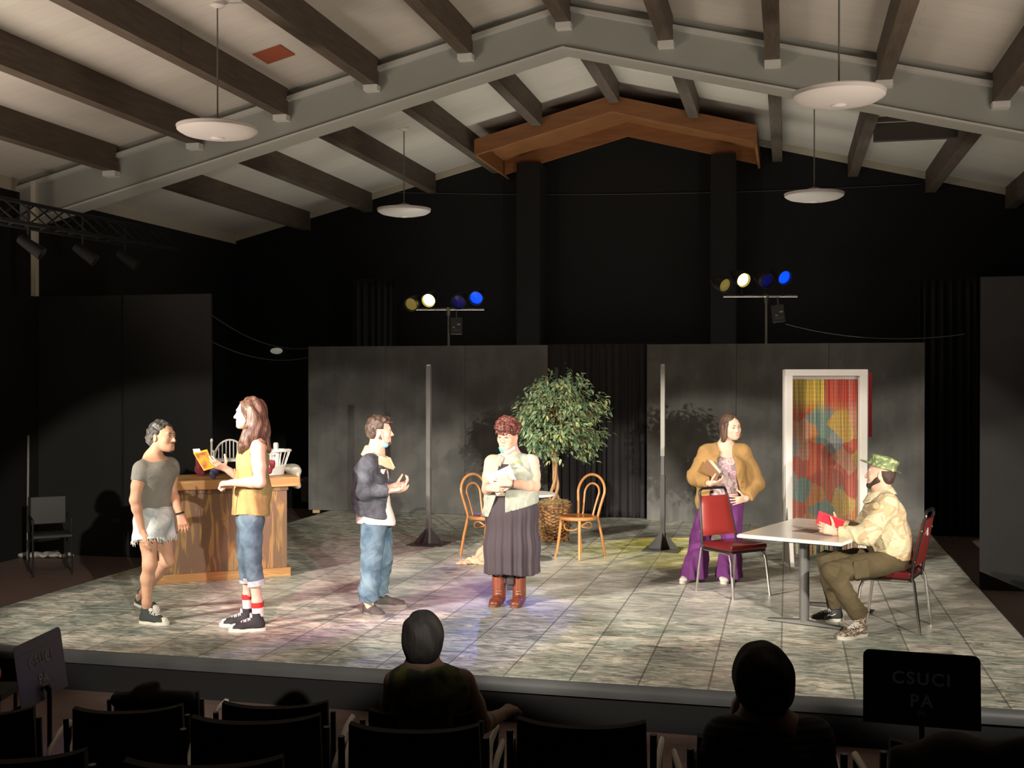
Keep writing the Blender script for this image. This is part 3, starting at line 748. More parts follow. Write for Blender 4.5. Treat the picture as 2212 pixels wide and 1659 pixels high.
# flat posts on gusseted bases
def post(px_, top, basey, lab, two=False):
    g = G(px_, basey); Z = F * 2.0 / (basey - HY)
    t = thing('stage_post', lab, 'post', g, YAW - 0.3)
    H = CAMZ - (top - HY) / F * Z
    PM = mat('post_grey', (0.19, 0.19, 0.185), 0.45, var=0.2, vscale=3)
    if two:
        MB().box((-0.026, -0.026, 0.012), (0.026, 0.026, 0.86)).build('lower_section', mat('post_dark', (0.06, 0.06, 0.06), 0.5), parent=t, bevel=0.003)
        MB().box((-0.02, -0.02, 0.86), (0.02, 0.02, 1.08)).build('sleeve', mat('post_mid', (0.12, 0.12, 0.12), 0.5), parent=t, bevel=0.003)
        MB().box((-0.024, -0.024, 1.08), (0.024, 0.024, H)).build('upper_section', mat('post_pale', (0.34, 0.33, 0.31), 0.4), parent=t, bevel=0.003)
    else:
        MB().box((-0.026, -0.026, 0.012), (0.026, 0.026, H)).build('upright', PM, parent=t, bevel=0.003)
    MB().box((-0.018, -0.018, H - 0.03), (0.018, 0.018, H + 0.012)).build('cap', M_WHITE, parent=t)
    BM = mat('post_base', (0.055, 0.055, 0.055), 0.45)
    MB().box((-0.21, -0.21, 0.0), (0.21, 0.21, 0.012)).build('base_plate', BM, parent=t)
    mb = MB()
    for sx, sy in ((1, 0), (-1, 0), (0, 1), (0, -1)):
        w_ = Vector((-sy, sx, 0)) * 0.004
        a = Vector((sx, sy, 0))
        mb.prism([a * 0.026 + Vector((0, 0, 0.012)) - w_, a * 0.19 + Vector((0, 0, 0.012)) - w_, a * 0.026 + Vector((0, 0, 0.2)) - w_], w_ * 2)
    mb.build('gusset', BM, parent=t)
    return t
post(926, 790, 1176, 'slim grey post on a gusseted base, left of the woman in the black skirt')
post(1432, 789, 1188, 'slim two-tone post on a dark gusseted base, right of the tree', True)
g = P(1202, 1108, 15.2); g.z = 0
t = thing('stage_post', 'dark slim post standing behind the tree, its tip showing above the leaves', 'post', g, YAW)
MB().box((-0.024, -0.024, 0.0), (0.024, 0.024, 2.12)).build('upright', mat('post_dark2', (0.10, 0.10, 0.10), 0.5), parent=t, bevel=0.003)
MB().box((-0.2, -0.1, 0.0), (0.2, 0.1, 0.012)).build('base_plate', mat('post_base', (0.055, 0.055, 0.055), 0.45), parent=t)
MB().lathe([(0, 0.0), (0.014, 0.0), (0.014, 0.012), (0, 0.012)], c=(0, -0.03, 0.78), n=12, M=Matrix.Rotation(PI / 2, 4, 'X')).build('bolt', M_WHITE, parent=t)

# potted ficus
tb = G(1198, 1168); tree = thing('ficus_tree', 'tall leafy ficus with a braided pale trunk in a woven basket between the bentwood chairs', 'tree', tb)
M_WICK = mat('wicker', (0.33, 0.17, 0.065), 0.7, var=0.75, vscale=22, stretch=(1, 1, 2.4), contrast=(0.42, 0.56))
NK = 28; rows = 22; vs = []; fs = []; seg = NK * 6
for j in range(rows * 5 + 1):
    z = 0.44 * j / (rows * 5); rr = 0.165 + 0.035 * (z / 0.44)
    row = j // 5; fr = (j % 5) / 5
    for i in range(seg):
        a = 2 * PI * i / seg
        wv = math.sin(a * NK / 2 + (row % 2) * PI) * 0.013 * math.sin(PI * fr) + 0.008 * math.sin(PI * fr)
        r = rr + wv; vs.append((r * math.cos(a), r * math.sin(a), z))
for j in range(rows * 5):
    for i in range(seg): fs.append((j * seg + i, j * seg + (i + 1) % seg, (j + 1) * seg + (i + 1) % seg, (j + 1) * seg + i))
mb = MB(); mb.add(vs, fs); mb.add([(0, 0, 0)], []); bk = mb.build('basket', M_WICK, parent=tree, smooth=False)
mb = MB()
for zz, rr in ((0.44, 0.205), (0.425, 0.207), (0.02, 0.172)):
    for ph in (0, PI):
        mb.tube([((rr + 0.006 * math.cos(30 * 2 * PI * i / 120 + ph)) * math.cos(2 * PI * i / 120), (rr + 0.006 * math.cos(30 * 2 * PI * i / 120 + ph)) * math.sin(2 * PI * i / 120), zz + 0.008 * math.sin(30 * 2 * PI * i / 120 + ph)) for i in range(120)], 0.008, 6, closed=True)
mb.build('rim', M_WICK, parent=bk)
# dry moss mound
mo = MB(); r2 = random.Random(3)
for i in range(900):
    a = r2.uniform(0, 2 * PI); r = 0.19 * math.sqrt(r2.random()); h = 0.455 + 0.035 * (1 - (r / 0.19) ** 2) + r2.uniform(-0.01, 0.012)
    p = Vector((r * math.cos(a), r * math.sin(a), h)); d = Vector((r2.gauss(0, 1), r2.gauss(0, 1), r2.gauss(0, 0.5))).normalized() * 0.028
    mo.tube([p - d, p + Vector((0, 0, 0.012)), p + d], 0.0028, 4)
tag_o = mo.build('moss', mat('dry_moss', (0.42, 0.29, 0.13), 0.95, var=0.4, vscale=30), parent=tree)
MB().lathe([(0.0, 0.40), (0.185, 0.40), (0.18, 0.45), (0.1, 0.475), (0, 0.48)], n=24).build('soil', mat('moss_base', (0.2, 0.13, 0.06), 0.95), parent=tree)
M_BARK = mat('pale_bark', (0.52, 0.30, 0.15), 0.7, var=0.35, vscale=12, stretch=(1, 1, 0.4), bump=0.2, bscale=30)
mb = MB()
for ph in (0, 2 * PI / 3, 4 * PI / 3):
    pts = []; rs = []
    for i in range(34):
        f = i / 33; z = 0.44 + 0.80 * f; a = ph + f * 7.0; R_ = 0.028 + 0.045 * max(0, 1 - f * 6) + 0.012 * math.sin(f * 9)
        pts.append((R_ * math.cos(a) - 0.02 + 0.03 * math.sin(f * 4), R_ * math.sin(a), z)); rs.append(0.021 - 0.006 * f)
    mb.tube(pts, rs, 9)
mb.build('trunk', M_BARK, parent=tree, smooth=True)
# branches and leaves: crown with an irregular outline
cr = Vector((0.06, 0, 1.47)); RC = Matrix.Rotation(YAW, 3, 'Z')
tips = []; bmb = MB(); r3 = random.Random(11)
def crown_r(az, el):
    base = 0.50 + 0.06 * math.sin(az * 3 + 0.5) + 0.05 * math.sin(az * 5 + el * 3)
    return base
clusters = []
for i in range(250):
    az = r3.uniform(0, 2 * PI); el = math.asin(r3.uniform(-0.85, 1)); rr = crown_r(az, el) * (r3.random() ** 0.38)
    d = Vector((math.cos(az) * math.cos(el), math.sin(az) * math.cos(el), math.sin(el) * 1.12))
    p = cr + d * rr
    if p.z > 1.93 and abs(p.x - 0.04) < 0.14: p.z -= 0.13          # notch at the top
    clusters.append((p, d))
for p, d in clusters:
    st = Vector((0, 0, 1.2 + r3.uniform(-0.02, 0.15)))
    mid = st.lerp(p, 0.5) + Vector((r3.uniform(-0.04, 0.04), r3.uniform(-0.04, 0.04), 0.05))
    bmb.tube([st, mid, p], [0.008, 0.005, 0.003], 5)
bmb.build('branches', M_BARK, parent=tree)
def leaf_mat():
    m, nt, b, mp = new_mat('ficus_leaf', 0.38)
    n = tex(nt, 'ShaderNodeTexNoise', mp.outputs[0], Scale=9.0, Detail=2.0)
    c = ramp(nt, n.outputs[0], [(0.30, (0.12, 0.20, 0.11)), (0.46, (0.21, 0.33, 0.18)), (0.58, (0.34, 0.45, 0.25)), (0.66, (0.60, 0.57, 0.20)), (0.76, (0.32, 0.43, 0.27))])
    nt.links.new(c, b.inputs['Base Color'])
    return m
lm = MB(); r4 = random.Random(5)
for p, d in clusters:
    for q in range(r4.randint(15, 22)):
        o = p + Vector((r4.gauss(0, 0.05), r4.gauss(0, 0.05), r4.gauss(0, 0.045)))
        L = r4.uniform(0.055, 0.085); W = L * 0.24
        dr = Vector((d.x * 0.8 + r4.gauss(0, 0.6), d.y * 0.8 + r4.gauss(0, 0.6), -0.55 + r4.gauss(0, 0.45))).normalized()
        upv = Vector((r4.gauss(0, 0.5), r4.gauss(0, 0.5), 1)); s = dr.cross(upv).normalized(); nn = s.cross(dr)
        P_ = lambda u, v, h: o + dr * (L * u) + s * (W * v) + nn * (L * h)
        vs = [P_(0, 0, 0), P_(0.3, -0.85, 0.07), P_(0.3, 0, 0.0), P_(0.3, 0.85, 0.07), P_(0.65, -0.8, 0.03), P_(0.65, 0, -0.05), P_(0.65, 0.8, 0.03), P_(1.02, 0, -0.16)]
        lm.add(vs, [(0, 2, 1), (0, 3, 2), (1, 2, 5, 4), (2, 3, 6, 5), (4, 5, 7), (5, 6, 7)])
fo = lm.build('foliage', leaf_mat(), parent=tree, smooth=False)
fo['kind'] = 'stuff'

# bentwood chairs: local +y is the back
def bentwood(name, lab, loc, rz):
    t = thing(name, lab, 'chair', loc, rz)
    MB().lathe([(0.0, 0.455), (0.17, 0.455), (0.195, 0.46), (0.20, 0.447), (0.20, 0.425), (0.18, 0.42), (0.0, 0.425)], n=40).build('seat', M_SEATW, parent=t, smooth=True)
    MB().tube([(0.195 * math.cos(a), 0.195 * math.sin(a), 0.438) for a in [2 * PI * i / 40 for i in range(40)]], 0.019, 8, closed=True, flat=1.0).build('seat_ring', M_BENT, parent=t, smooth=True)
    def hoop(wb, wt, zb, yb, top, rr, ext=None):
        pts = []
        if ext: pts += [Vector((-ext[0], ext[1], 0.0)), Vector((-(ext[0] + wb) / 2 - 0.004, (ext[1] + yb) / 2 + 0.005, zb * 0.5))]
        L = [(-wb, zb)]
        n1 = 6; zt = top - wt
        for i in range(1, n1): L.append((-(wb + (wt - wb) * (i / n1) ** 1.2), zb + (zt - zb) * i / n1))
        for i in range(15): a = PI - PI * i / 14; L.append((wt * math.cos(a), zt + wt * math.sin(a)))
        for i in range(n1 - 1, -1, -1): L.append(((wb + (wt - wb) * (i / n1) ** 1.2), zb + (zt - zb) * i / n1))
        for x, z in L:
            f = (z - zb) / (top - zb); pts.append(Vector((x, yb + 0.10 * f - 0.015 * (1 - abs(x) / wt) * f, z)))
        if ext: pts += [Vector(((ext[0] + wb) / 2 + 0.004, (ext[1] + yb) / 2 + 0.005, zb * 0.5)), Vector((ext[0], ext[1], 0.0))]
        return MB().tube(pts, rr, 10)
    hoop(0.145, 0.195, 0.44, 0.165, 0.90, 0.0155, (0.175, 0.255)).build('back_hoop', M_BENT, parent=t, smooth=True)
    hoop(0.075, 0.105, 0.455, 0.165, 0.80, 0.012).build('inner_hoop', M_BENT, parent=t, smooth=True)
    for sx in (-1, 1):
        MB().tube([(sx * 0.135, -0.125, 0.43), (sx * 0.15, -0.145, 0.22), (sx * 0.165, -0.165, 0.06), (sx * 0.18, -0.18, 0.0)], [0.018, 0.017, 0.014, 0.013], 10).build('leg', M_BENT, parent=t, smooth=True)
    MB().tube([(0.15 * math.cos(a), 0.15 * math.sin(a), 0.31 + 0.09 * abs(math.cos(a)) ** 3) for a in [2 * PI * i / 40 for i in range(40)]], 0.009, 8, closed=True).build('leg_ring', M_BENT, parent=t, smooth=True)
    return t
bentwood('bentwood_chair', 'bentwood chair right of the ficus basket, its back hoop clear', wc(0.73, 12.6), YAW - math.radians(45))
bentwood('bentwood_chair', 'bentwood chair half hidden behind the woman in the black skirt', wc(-0.27, 12.65), YAW + math.radians(45))

# café table, mostly hidden by the skirt
t = thing('cafe_table', 'small round café table with a dark top and white edge, behind the black skirt', 'table', wc(0.22, 12.45))
MB().lathe([(0, 0.70), (0.25, 0.70), (0.25, 0.722), (0, 0.722)], n=40).build('tabletop', mat('table_top_dark', (0.03, 0.03, 0.035), 0.3), parent=t)
MB().lathe([(0.249, 0.698), (0.255, 0.70), (0.255, 0.722), (0.249, 0.724)], n=40).build('edge_band', M_WHITE, parent=t)
MB().cyl((0, 0, 0.02), (0, 0, 0.70), 0.03, n=16).build('column', M_RIG, parent=t, smooth=True)
MB().lathe([(0, 0), (0.22, 0), (0.22, 0.012), (0.05, 0.035), (0, 0.035)], n=40).build('base', mat('table_base_grey', (0.12, 0.12, 0.12), 0.45), parent=t, smooth=True)
# crumpled cream cloth
cc = G(1022, 1218)
pr = [E((0.12, 0.0, 0.05), (0.10, 0.12, 0.09)), E((0.10, 0.02, 0.12), (0.06, 0.05, 0.07)), C((0.08, 0, 0.04), (-0.12, -0.05, 0.02), 0.05, 0.022), C((-0.12, -0.05, 0.018), (-0.20, -0.09, 0.015), 0.018, 0.014), E((0.0, -0.02, 0.03), (0.1, 0.08, 0.035))]
cl = sdf('crumpled_cloth', pr, mat('cream_cloth', (0.72, 0.60, 0.40), 0.9), None, 0.006, lambda p, d: np.maximum(d + 0.010 * wob(p, 60, 70, 50), 0.002 - p[:, 2]))
cl.location = cc; cl.rotation_euler = (0, 0, YAW); tag(cl, 'crumpled cream cloth lying on the floor left of the black skirt', 'cloth')

# red banquet chairs: local +y is the back
def red_chair(lab, loc, rz, both=True):
    t = thing('banquet_chair', lab, 'chair', loc, rz)
    MB().box((-0.215, -0.21, 0.42), (0.215, 0.20, 0.48)).build('seat', M_REDD, parent=t, bevel=0.022, smooth=True)
    MB().box((-0.20, -0.20, 0.405), (0.20, 0.19, 0.42)).build('seat_pan', M_RIG, parent=t)
    def yb(z): return 0.20 + (z - 0.45) * 0.20
    w0, w1 = 0.20, 0.155
    def prism_back(z0, z1, off, th):
        mb = MB(); f = lambda z: w0 + (w1 - w0) * (z - 0.5) / 0.42
        ns = 10; vs = []; fs = []
        for j in range(ns + 1):
            z = z0 + (z1 - z0) * j / ns
            for i in range(9):
                u = -1 + 2 * i / 8; e = 1 if 0 < i < 8 and 0 < j < ns else 0.35
                vs.append((u * f(z), yb(z) + off - th * e * (1 - 0.25 * u * u), z))
        n0 = len(vs)
        for j in range(ns + 1):
            z = z0 + (z1 - z0) * j / ns
            for i in range(9):
                u = -1 + 2 * i / 8; vs.append((u * f(z), yb(z) + off + 0.012, z))
        for j in range(ns):
            for i in range(8):
                a = j * 9 + i; fs.append((a, a + 1, a + 10, a + 9)); fs.append((n0 + a, n0 + a + 9, n0 + a + 10, n0 + a + 1))
        for i in range(8):
            fs.append((i, n0 + i, n0 + i + 1, i + 1)); a = ns * 9 + i; fs.append((a, a + 1, n0 + a + 1, n0 + a))
        for j in range(ns):
            a = j * 9; fs.append((a, a + 9, n0 + a + 9, n0 + a)); a += 8; fs.append((a, n0 + a, n0 + a + 9, a + 9))
        mb.add(vs, fs); return mb
    prism_back(0.52, 0.88, 0.0, 0.035).build('backrest', M_REDV, parent=t, smooth=True)
    MB().box((-0.02, yb(0.78) + 0.012, 0.75), (0.02, yb(0.78) + 0.018, 0.81)).build('sticker', M_WHITE, parent=t)
    # outer frame hoop of the back, dark tube outside and chrome legs
    pts = [(-0.205, 0.20, 0.40), (-0.208, yb(0.5), 0.5), (-0.185, yb(0.72), 0.72), (-0.165, yb(0.88), 0.88)]
    for i in range(7):
        a = PI - (PI / 2) * i / 6; pts.append((-0.115 + 0.045 * math.cos(a), yb(0.94), 0.905 + 0.045 * math.sin(a)))
    pts += [(-x, y, z) for x, y, z in pts[::-1]]
    MB().tube(pts, 0.0125, 8).build('back_frame', mat('frame_dark_tube', (0.05, 0.05, 0.05), 0.25, metal=0.7), parent=t, smooth=True)
    for sx in (-1, 1):
        MB().tube([(sx * 0.205, 0.20, 0.44), (sx * 0.21, 0.22, 0.40), (sx * 0.225, 0.27, 0.0)], 0.012, 8).build('leg', M_CHROME, parent=t, smooth=True)
        MB().tube([(sx * 0.205, 0.18, 0.405), (sx * 0.205, -0.12, 0.402), (sx * 0.205, -0.165, 0.39), (sx * 0.21, -0.19, 0.33), (sx * 0.22, -0.235, 0.0)], 0.012, 8).build('leg', M_CHROME, parent=t, smooth=True)
        MB().tube([(sx * 0.205, yb(0.56), 0.56), (sx * 0.208, yb(0.56) + 0.012, 0.56)], 0.009, 8).tube([(sx * 0.18, yb(0.8), 0.8), (sx * 0.185, yb(0.8) + 0.014, 0.8)], 0.009, 8).build('bolt', M_CHROME, parent=t)
    MB().tube([(-0.205, -0.14, 0.402), (0.205, -0.14, 0.402)], 0.010, 8).build('stretcher', M_CHROME, parent=t)
    return t
fwd = Vector((0.51, -0.86, 0)); ang = math.atan2(fwd.x, -fwd.y)
red_chair('empty red vinyl banquet chair standing in front of the woman in purple trousers', wc(2.045, 10.47), YAW + ang)
fwd = Vector((-0.86, 0.51, 0)); ang = math.atan2(fwd.x, -fwd.y)
red_chair('red vinyl banquet chair under the seated man in camouflage cap', wc(3.03, 9.10), YAW + ang)

# long white pedestal table
u = Vector((0.57, 0.82, 0)).normalized(); v_ = Vector((0.82, -0.57, 0)).normalized()
ta_ = wc(1.80, 9.09)
t = thing('pedestal_table', 'long white laminate table on two grey T legs by the seated man', 'table', ta_, YAW + math.atan2(u.y, u.x))
# local x runs along the table, local -y across towards camera right
TL, TW = 1.27, 0.84
MB().box((0, -TW, 0.71), (TL, 0, 0.742)).build('tabletop', mat('table_laminate', (0.62, 0.58, 0.52), 0.25, coat=0.2), parent=t, bevel=0.01)
MB().box((-0.004, -TW - 0.004, 0.712), (TL + 0.004, 0.004, 0.735)).build('edge_band', M_WHITE, parent=t, bevel=0.006)
M_TG = mat('table_leg_grey', (0.13, 0.13, 0.125), 0.45, metal=0.3)
for xx in (0.36, TL - 0.12):
    MB().cyl((xx, -TW / 2, 0.03), (xx, -TW / 2, 0.66), 0.04, n=24).build('column', M_TG, parent=t, smooth=True)
    MB().box((xx - 0.05, -TW / 2 - 0.16, 0.66), (xx + 0.05, -TW / 2 + 0.16, 0.71)).build('top_bracket', M_RIG, parent=t)
    mb = MB(); mb.prism([(xx - 0.035, -TW / 2 - 0.31, 0.012), (xx - 0.035, -TW / 2 + 0.31, 0.012), (xx - 0.035, -TW / 2 + 0.31, 0.022), (xx - 0.035, -TW / 2, 0.045), (xx - 0.035, -TW / 2 - 0.31, 0.022)], (0.07, 0, 0))
    mb.build('foot_bar', M_TG if xx < 0.5 else M_RIG, parent=t)
    mb = MB()
    for sy in (-0.29, 0.29): mb.cyl((xx, -TW / 2 + sy, 0.0), (xx, -TW / 2 + sy, 0.013), 0.016, n=10)
    mb.build('glide', M_RIG, parent=t)
# papers on the table
MB_ = MB().box((-0.11, -0.08, 0), (0.11, 0.08, 0.004))
pp = P(1745, 1147, F * 1.255 / (1147 - HY)); pp.z = 0.742
tag(MB_.build('paper_card', mat('dark_card', (0.16, 0.11, 0.085), 0.6), loc=pp, rz=YAW + 0.75), 'flat brown card lying on the white table beside the red book', 'card')

# doorway with bead curtain
dz = F * 2.0 / (1222 - HY)
dl = wc((1697 - CX) / F * 11.95, 11.95)
dyaw = YAW + math.radians(-6)
t = thing('doorway_frame', 'freestanding white door frame on splayed feet behind the white table', 'door frame', dl, dyaw)
DW, DH, DD = 0.84, 2.07, 0.13
MB().box((0, 0, 0.04), (0.075, DD, DH)).build('jamb', M_WHITE, parent=t, bevel=0.004)
MB().box((DW - 0.075, 0, 0.04), (DW, DD, DH)).build('jamb', M_WHITE, parent=t, bevel=0.004)
MB().box((0.0, -0.001, DH - 0.065), (DW, DD + 0.001, DH + 0.004)).build('lintel', M_WHITE, parent=t, bevel=0.004)
mb = MB()
for x0, x1 in ((-0.012, 0.0), (DW, DW + 0.012)): mb.box((x0, 0.03, 0.05), (x1, DD + 0.02, DH))
mb.build('outer_moulding', mat('white_moulding', (0.62, 0.60, 0.58), 0.5), parent=t)
for xx in (0.0375, DW - 0.0375):
    mb = MB(); mb.prism([(xx - 0.02, -0.28, 0.0), (xx - 0.02, -0.17, 0.0), (xx - 0.02, DD / 2, 0.30), (xx - 0.02, DD + 0.19, 0.0), (xx - 0.02, DD + 0.28, 0.0), (xx - 0.02, DD + 0.02, 0.62), (xx - 0.02, -0.02, 0.62)], (0.04, 0, 0))
    mb.build('foot', M_WHITE, parent=t)
MB().box((0.06, DD + 0.0, DH - 0.1), (DW - 0.06, DD + 0.03, DH - 0.07)).build('curtain_rail', M_WHITE, parent=t)
def bead_mat():
    m, nt, b, mp = new_mat('painted_beads', 0.55)
    # generic patchwork: warped patches, yellow at the upper left, red at the upper right, mixed below
    n = tex(nt, 'ShaderNodeTexNoise', mp.outputs[0], Scale=3.2, Detail=2.0)
    sub = nt.nodes.new('ShaderNodeVectorMath'); sub.operation = 'MULTIPLY_ADD'
    nt.links.new(n.outputs[1], sub.inputs[0]); sub.inputs[1].default_value = (0.28, 0, 0.28); nt.links.new(mp.outputs[0], sub.inputs[2])
    vo = tex(nt, 'ShaderNodeTexVoronoi', sub.outputs[0], Scale=4.8)
    sp = nt.nodes.new('ShaderNodeSeparateColor'); nt.links.new(vo.outputs['Color'], sp.inputs[0])
    pal = ramp(nt, sp.outputs[0], [(0.0, (0.72, 0.07, 0.025)), (0.22, (0.80, 0.28, 0.06)), (0.36, (0.78, 0.50, 0.08)), (0.55, (0.20, 0.36, 0.34)), (0.70, (0.76, 0.34, 0.20)), (0.84, (0.34, 0.38, 0.42)), (0.92, (0.70, 0.12, 0.03))], True)
    sx = nt.nodes.new('ShaderNodeSeparateXYZ'); nt.links.new(mp.outputs[0], sx.inputs[0])
    top = ramp(nt, mathn(nt, 'DIVIDE', sx.outputs[0], DW), [(0.0, (0.78, 0.56, 0.07)), (0.5, (0.70, 0.045, 0.02))], True)
    tm = nt.nodes.new('ShaderNodeMapRange'); tm.inputs[1].default_value = 1.60; tm.inputs[2].default_value = 1.75; nt.links.new(sx.outputs[2], tm.inputs[0])
    c = mixc(nt, tm.outputs[0], pal, top)
    # fringe with mixed dark and pale threads
    w1 = tex(nt, 'ShaderNodeTexWhiteNoise', mp.outputs[0]); w1.noise_dimensions = '1D'
    nt.links.new(mathn(nt, 'FLOOR', mathn(nt, 'MULTIPLY', sx.outputs[0], 110.0)), w1.inputs['W'])
    fr = ramp(nt, w1.outputs[0], [(0, (0.03, 0.03, 0.03)), (0.25, (0.5, 0.42, 0.25)), (0.45, (0.62, 0.55, 0.2)), (0.6, (0.65, 0.12, 0.06)), (0.75, (0.3, 0.4, 0.38)), (0.88, (0.75, 0.72, 0.66))], True)
    fm = nt.nodes.new('ShaderNodeMapRange'); fm.inputs[1].default_value = 0.52; fm.inputs[2].default_value = 0.40; nt.links.new(sx.outputs[2], fm.inputs[0])
    c = mixc(nt, fm.outputs[0], c, fr)
    # strand-to-strand wear
    c = mixc(nt, 0.28, c, fr)
    nt.links.new(c, b.inputs['Base Color'])
    return m
bc = MB(); r5 = random.Random(8); ns = 92
for i in range(ns):
    x = 0.078 + (DW - 0.156) * (i + 0.5) / ns
    if i in (21, 47, 66, 70): x += 0.004
    yb_ = DD + 0.015 + r5.uniform(-0.006, 0.006); zb = r5.uniform(0.10, 0.125)
    npt = 84; pts = []; rs = []
    for j in range(npt):
        z = zb + (DH - 0.085 - zb) * j / (npt - 1)
        pts.append((x + 0.002 * math.sin(z * 5 + i), yb_, z)); rs.append(0.0038 if j % 2 else 0.0027)
    bc.tube(pts, rs, 5)
cur = bc.build('bead_curtain', bead_mat(), loc=dl, rz=dyaw)
tag(cur, 'bead curtain painted in yellow, red and teal patches hanging in the white doorway', 'bead curtain', kind='stuff')
# red flap behind the frame
mb = MB(); mb.box((DW - 0.03, DD + 0.05, 1.36), (DW + 0.08, DD + 0.062, DH - 0.03))
tag(mb.build('red_banner', mat('red_cloth_panel', (0.42, 0.02, 0.02), 0.7), loc=dl, rz=dyaw), 'strip of red cloth showing behind the right side of the door frame', 'banner')

# ---------------------------------------------------------------- painted wooden counter
def counter_mat(name, base, streak, sc):
    m, nt, b, mp = new_mat(name, 0.45)
    mp.inputs['Scale'].default_value = sc
    n = tex(nt, 'ShaderNodeTexNoise', mp.outputs[0], Scale=1.0, Detail=3.0, Roughness=0.5, Distortion=1.0)
    c = ramp(nt, n.outputs[0], [(0.0, base), (0.52, base), (0.60, streak), (0.66, streak), (0.72, base)])
    nt.links.new(c, b.inputs['Base Color']); return m
M_CP = counter_mat('counter_brown_paint', (0.15, 0.078, 0.040), (0.31, 0.17, 0.05), (17, 17, 2.4))
M_CT = counter_mat('counter_golden_paint', (0.38, 0.18, 0.058), (0.46, 0.28, 0.10), (1.6, 1.6, 16))
a = wc(-3.415, 10.93); b_ = wc(-2.235, 11.42); cdv = (b_ - a); cl_ = cdv.length; crz = math.atan2(cdv.y, cdv.x)
t = thing('wooden_counter', 'brown painted wooden counter with golden top and base behind the two men', 'counter', a, crz)
CD = 0.62
MB().box((0.03, 0.02, 0.075), (cl_ - 0.02, CD, 0.89)).build('body', M_CP, parent=t)
MB().box((0.0, -0.012, 0.0), (cl_ + 0.012, CD, 0.085)).build('plinth', M_CT, parent=t, bevel=0.004)
MB().box((-0.06, -0.05, 0.90), (cl_ + 0.10, CD + 0.05, 0.992)).build('countertop', M_CT, parent=t, bevel=0.006)
MB().box((0.02, 0.0, 0.862), (cl_ - 0.01, 0.019, 0.90)).build('top_rail', M_CP, parent=t)
CI = Matrix.Translation(a) @ Matrix.Rotation(crz, 4, 'Z')
def on_counter(x, y, z=0.992): return CI @ Vector((x, y, z))
# things on the counter
M_PL = mat('white_plastic', (0.72, 0.72, 0.70), 0.4)
t = thing('white_miniature_bench', 'white rack with arched spindle back standing on the counter', 'rack', on_counter(0.74, 0.36), crz)
MB().box((-0.18, -0.1, 0.15), (0.22, 0.1, 0.175)).build('shelf', M_PL, parent=t)
for sx in (-0.16, 0.20):
    MB().tube([(sx, -0.09, 0), (sx, -0.09, 0.235), (sx, -0.07, 0.255), (sx, 0.06, 0.255)], 0.011, 8).build('arm', M_PL, parent=t, smooth=True)
    MB().cyl((sx, 0.09, 0), (sx, 0.09, 0.34), 0.011, n=8).lathe([(0.0, 0.33), (0.016, 0.345), (0.012, 0.37), (0, 0.38)], c=(sx, 0.09, 0), n=12).build('post', M_PL, parent=t, smooth=True)
MB().tube([(0.02 - 0.15 * math.cos(a_), 0.09, 0.18 + 0.18 * math.sin(a_)) for a_ in [PI * i / 14 for i in range(15)]], 0.010, 8).build('arch', M_PL, parent=t, smooth=True)
mb = MB()
for i in range(7):
    xx = -0.09 + 0.037 * i; mb.cyl((xx, 0.09, 0.17), (xx, 0.09, 0.18 + 0.175 * math.sqrt(max(0, 1 - ((xx - 0.02) / 0.15) ** 2))), 0.006, n=6)
mb.build('spindles', M_PL, parent=t)
t = thing('laundry_basket', 'white plastic laundry basket at the right end of the counter', 'basket', on_counter(1.16, 0.34, 0.993), crz)
mb = MB(); nb_ = 22
def ov(a_, s, z): return Vector((0.20 * s * math.cos(a_), 0.14 * s * math.sin(a_), z))
for i in range(nb_):
    a_ = 2 * PI * i / nb_; mb.tube([ov(a_, 0.72, 0.09), ov(a_, 0.97, 0.235)], 0.0055, 5)
mb.build('slats', M_PL, parent=t)
mb = MB()
for s, z, r_ in ((1.0, 0.245, 0.012), (0.72, 0.09, 0.008)): mb.tube([ov(2 * PI * i / 36, s, z) for i in range(36)], r_, 8, closed=True)
mb.build('rim', M_PL, parent=t, smooth=True)
MB().lathe([(0, 0.0), (0.13, 0.0), (0.15, 0.1), (0.14, 0.1), (0.12, 0.01), (0, 0.01)], n=32, M=Matrix.Diagonal((1, 0.72, 1, 1))).build('tub', M_PL, parent=t)
t = thing('white_bottle', 'white detergent bottle standing in the laundry basket', 'bottle', on_counter(1.21, 0.34, 1.03), crz)
MB().lathe([(0, 0), (0.048, 0.0), (0.05, 0.02), (0.05, 0.16), (0.04, 0.20), (0.024, 0.225), (0.022, 0.235), (0, 0.235)], n=24).build('body', M_PL, parent=t, smooth=True)
MB().lathe([(0, 0.235), (0.028, 0.235), (0.027, 0.28), (0.018, 0.29), (0, 0.29)], n=20).build('cap', mat('bottle_cap', (0.5, 0.5, 0.5), 0.4), parent=t, smooth=True)
t = thing('jug', 'pale plastic jug with looped handle lying in the laundry basket', 'jug', on_counter(1.09, 0.34, 1.05), crz)
MB().lathe([(0, 0), (0.045, 0), (0.05, 0.1), (0.03, 0.14), (0, 0.14)], n=20).build('body', mat('jug_plastic', (0.6, 0.6, 0.55), 0.4), parent=t, smooth=True)
MB().tube([(-0.03, 0, 0.13), (-0.02, 0, 0.17), (0.02, 0, 0.185), (0.055, 0, 0.16), (0.055, 0, 0.09)], 0.009, 8).build('handle', M_PL, parent=t, smooth=True)
def lump(name, lab, cat, loc, rad, m, amp=0.012, f=45, rz=0.0, extra=()):
    pr = [E((0, 0, rad[2]), rad, k=0.03)] + list(extra)
    o = sdf(name, pr, m, None, 0.007, lambda p, d: np.maximum(d + amp * wob(p, f, f * 1.1, f * 0.9), 0.001 - p[:, 2]))
    o.location = loc; o.rotation_euler = (0, 0, rz); return tag(o, lab, cat)
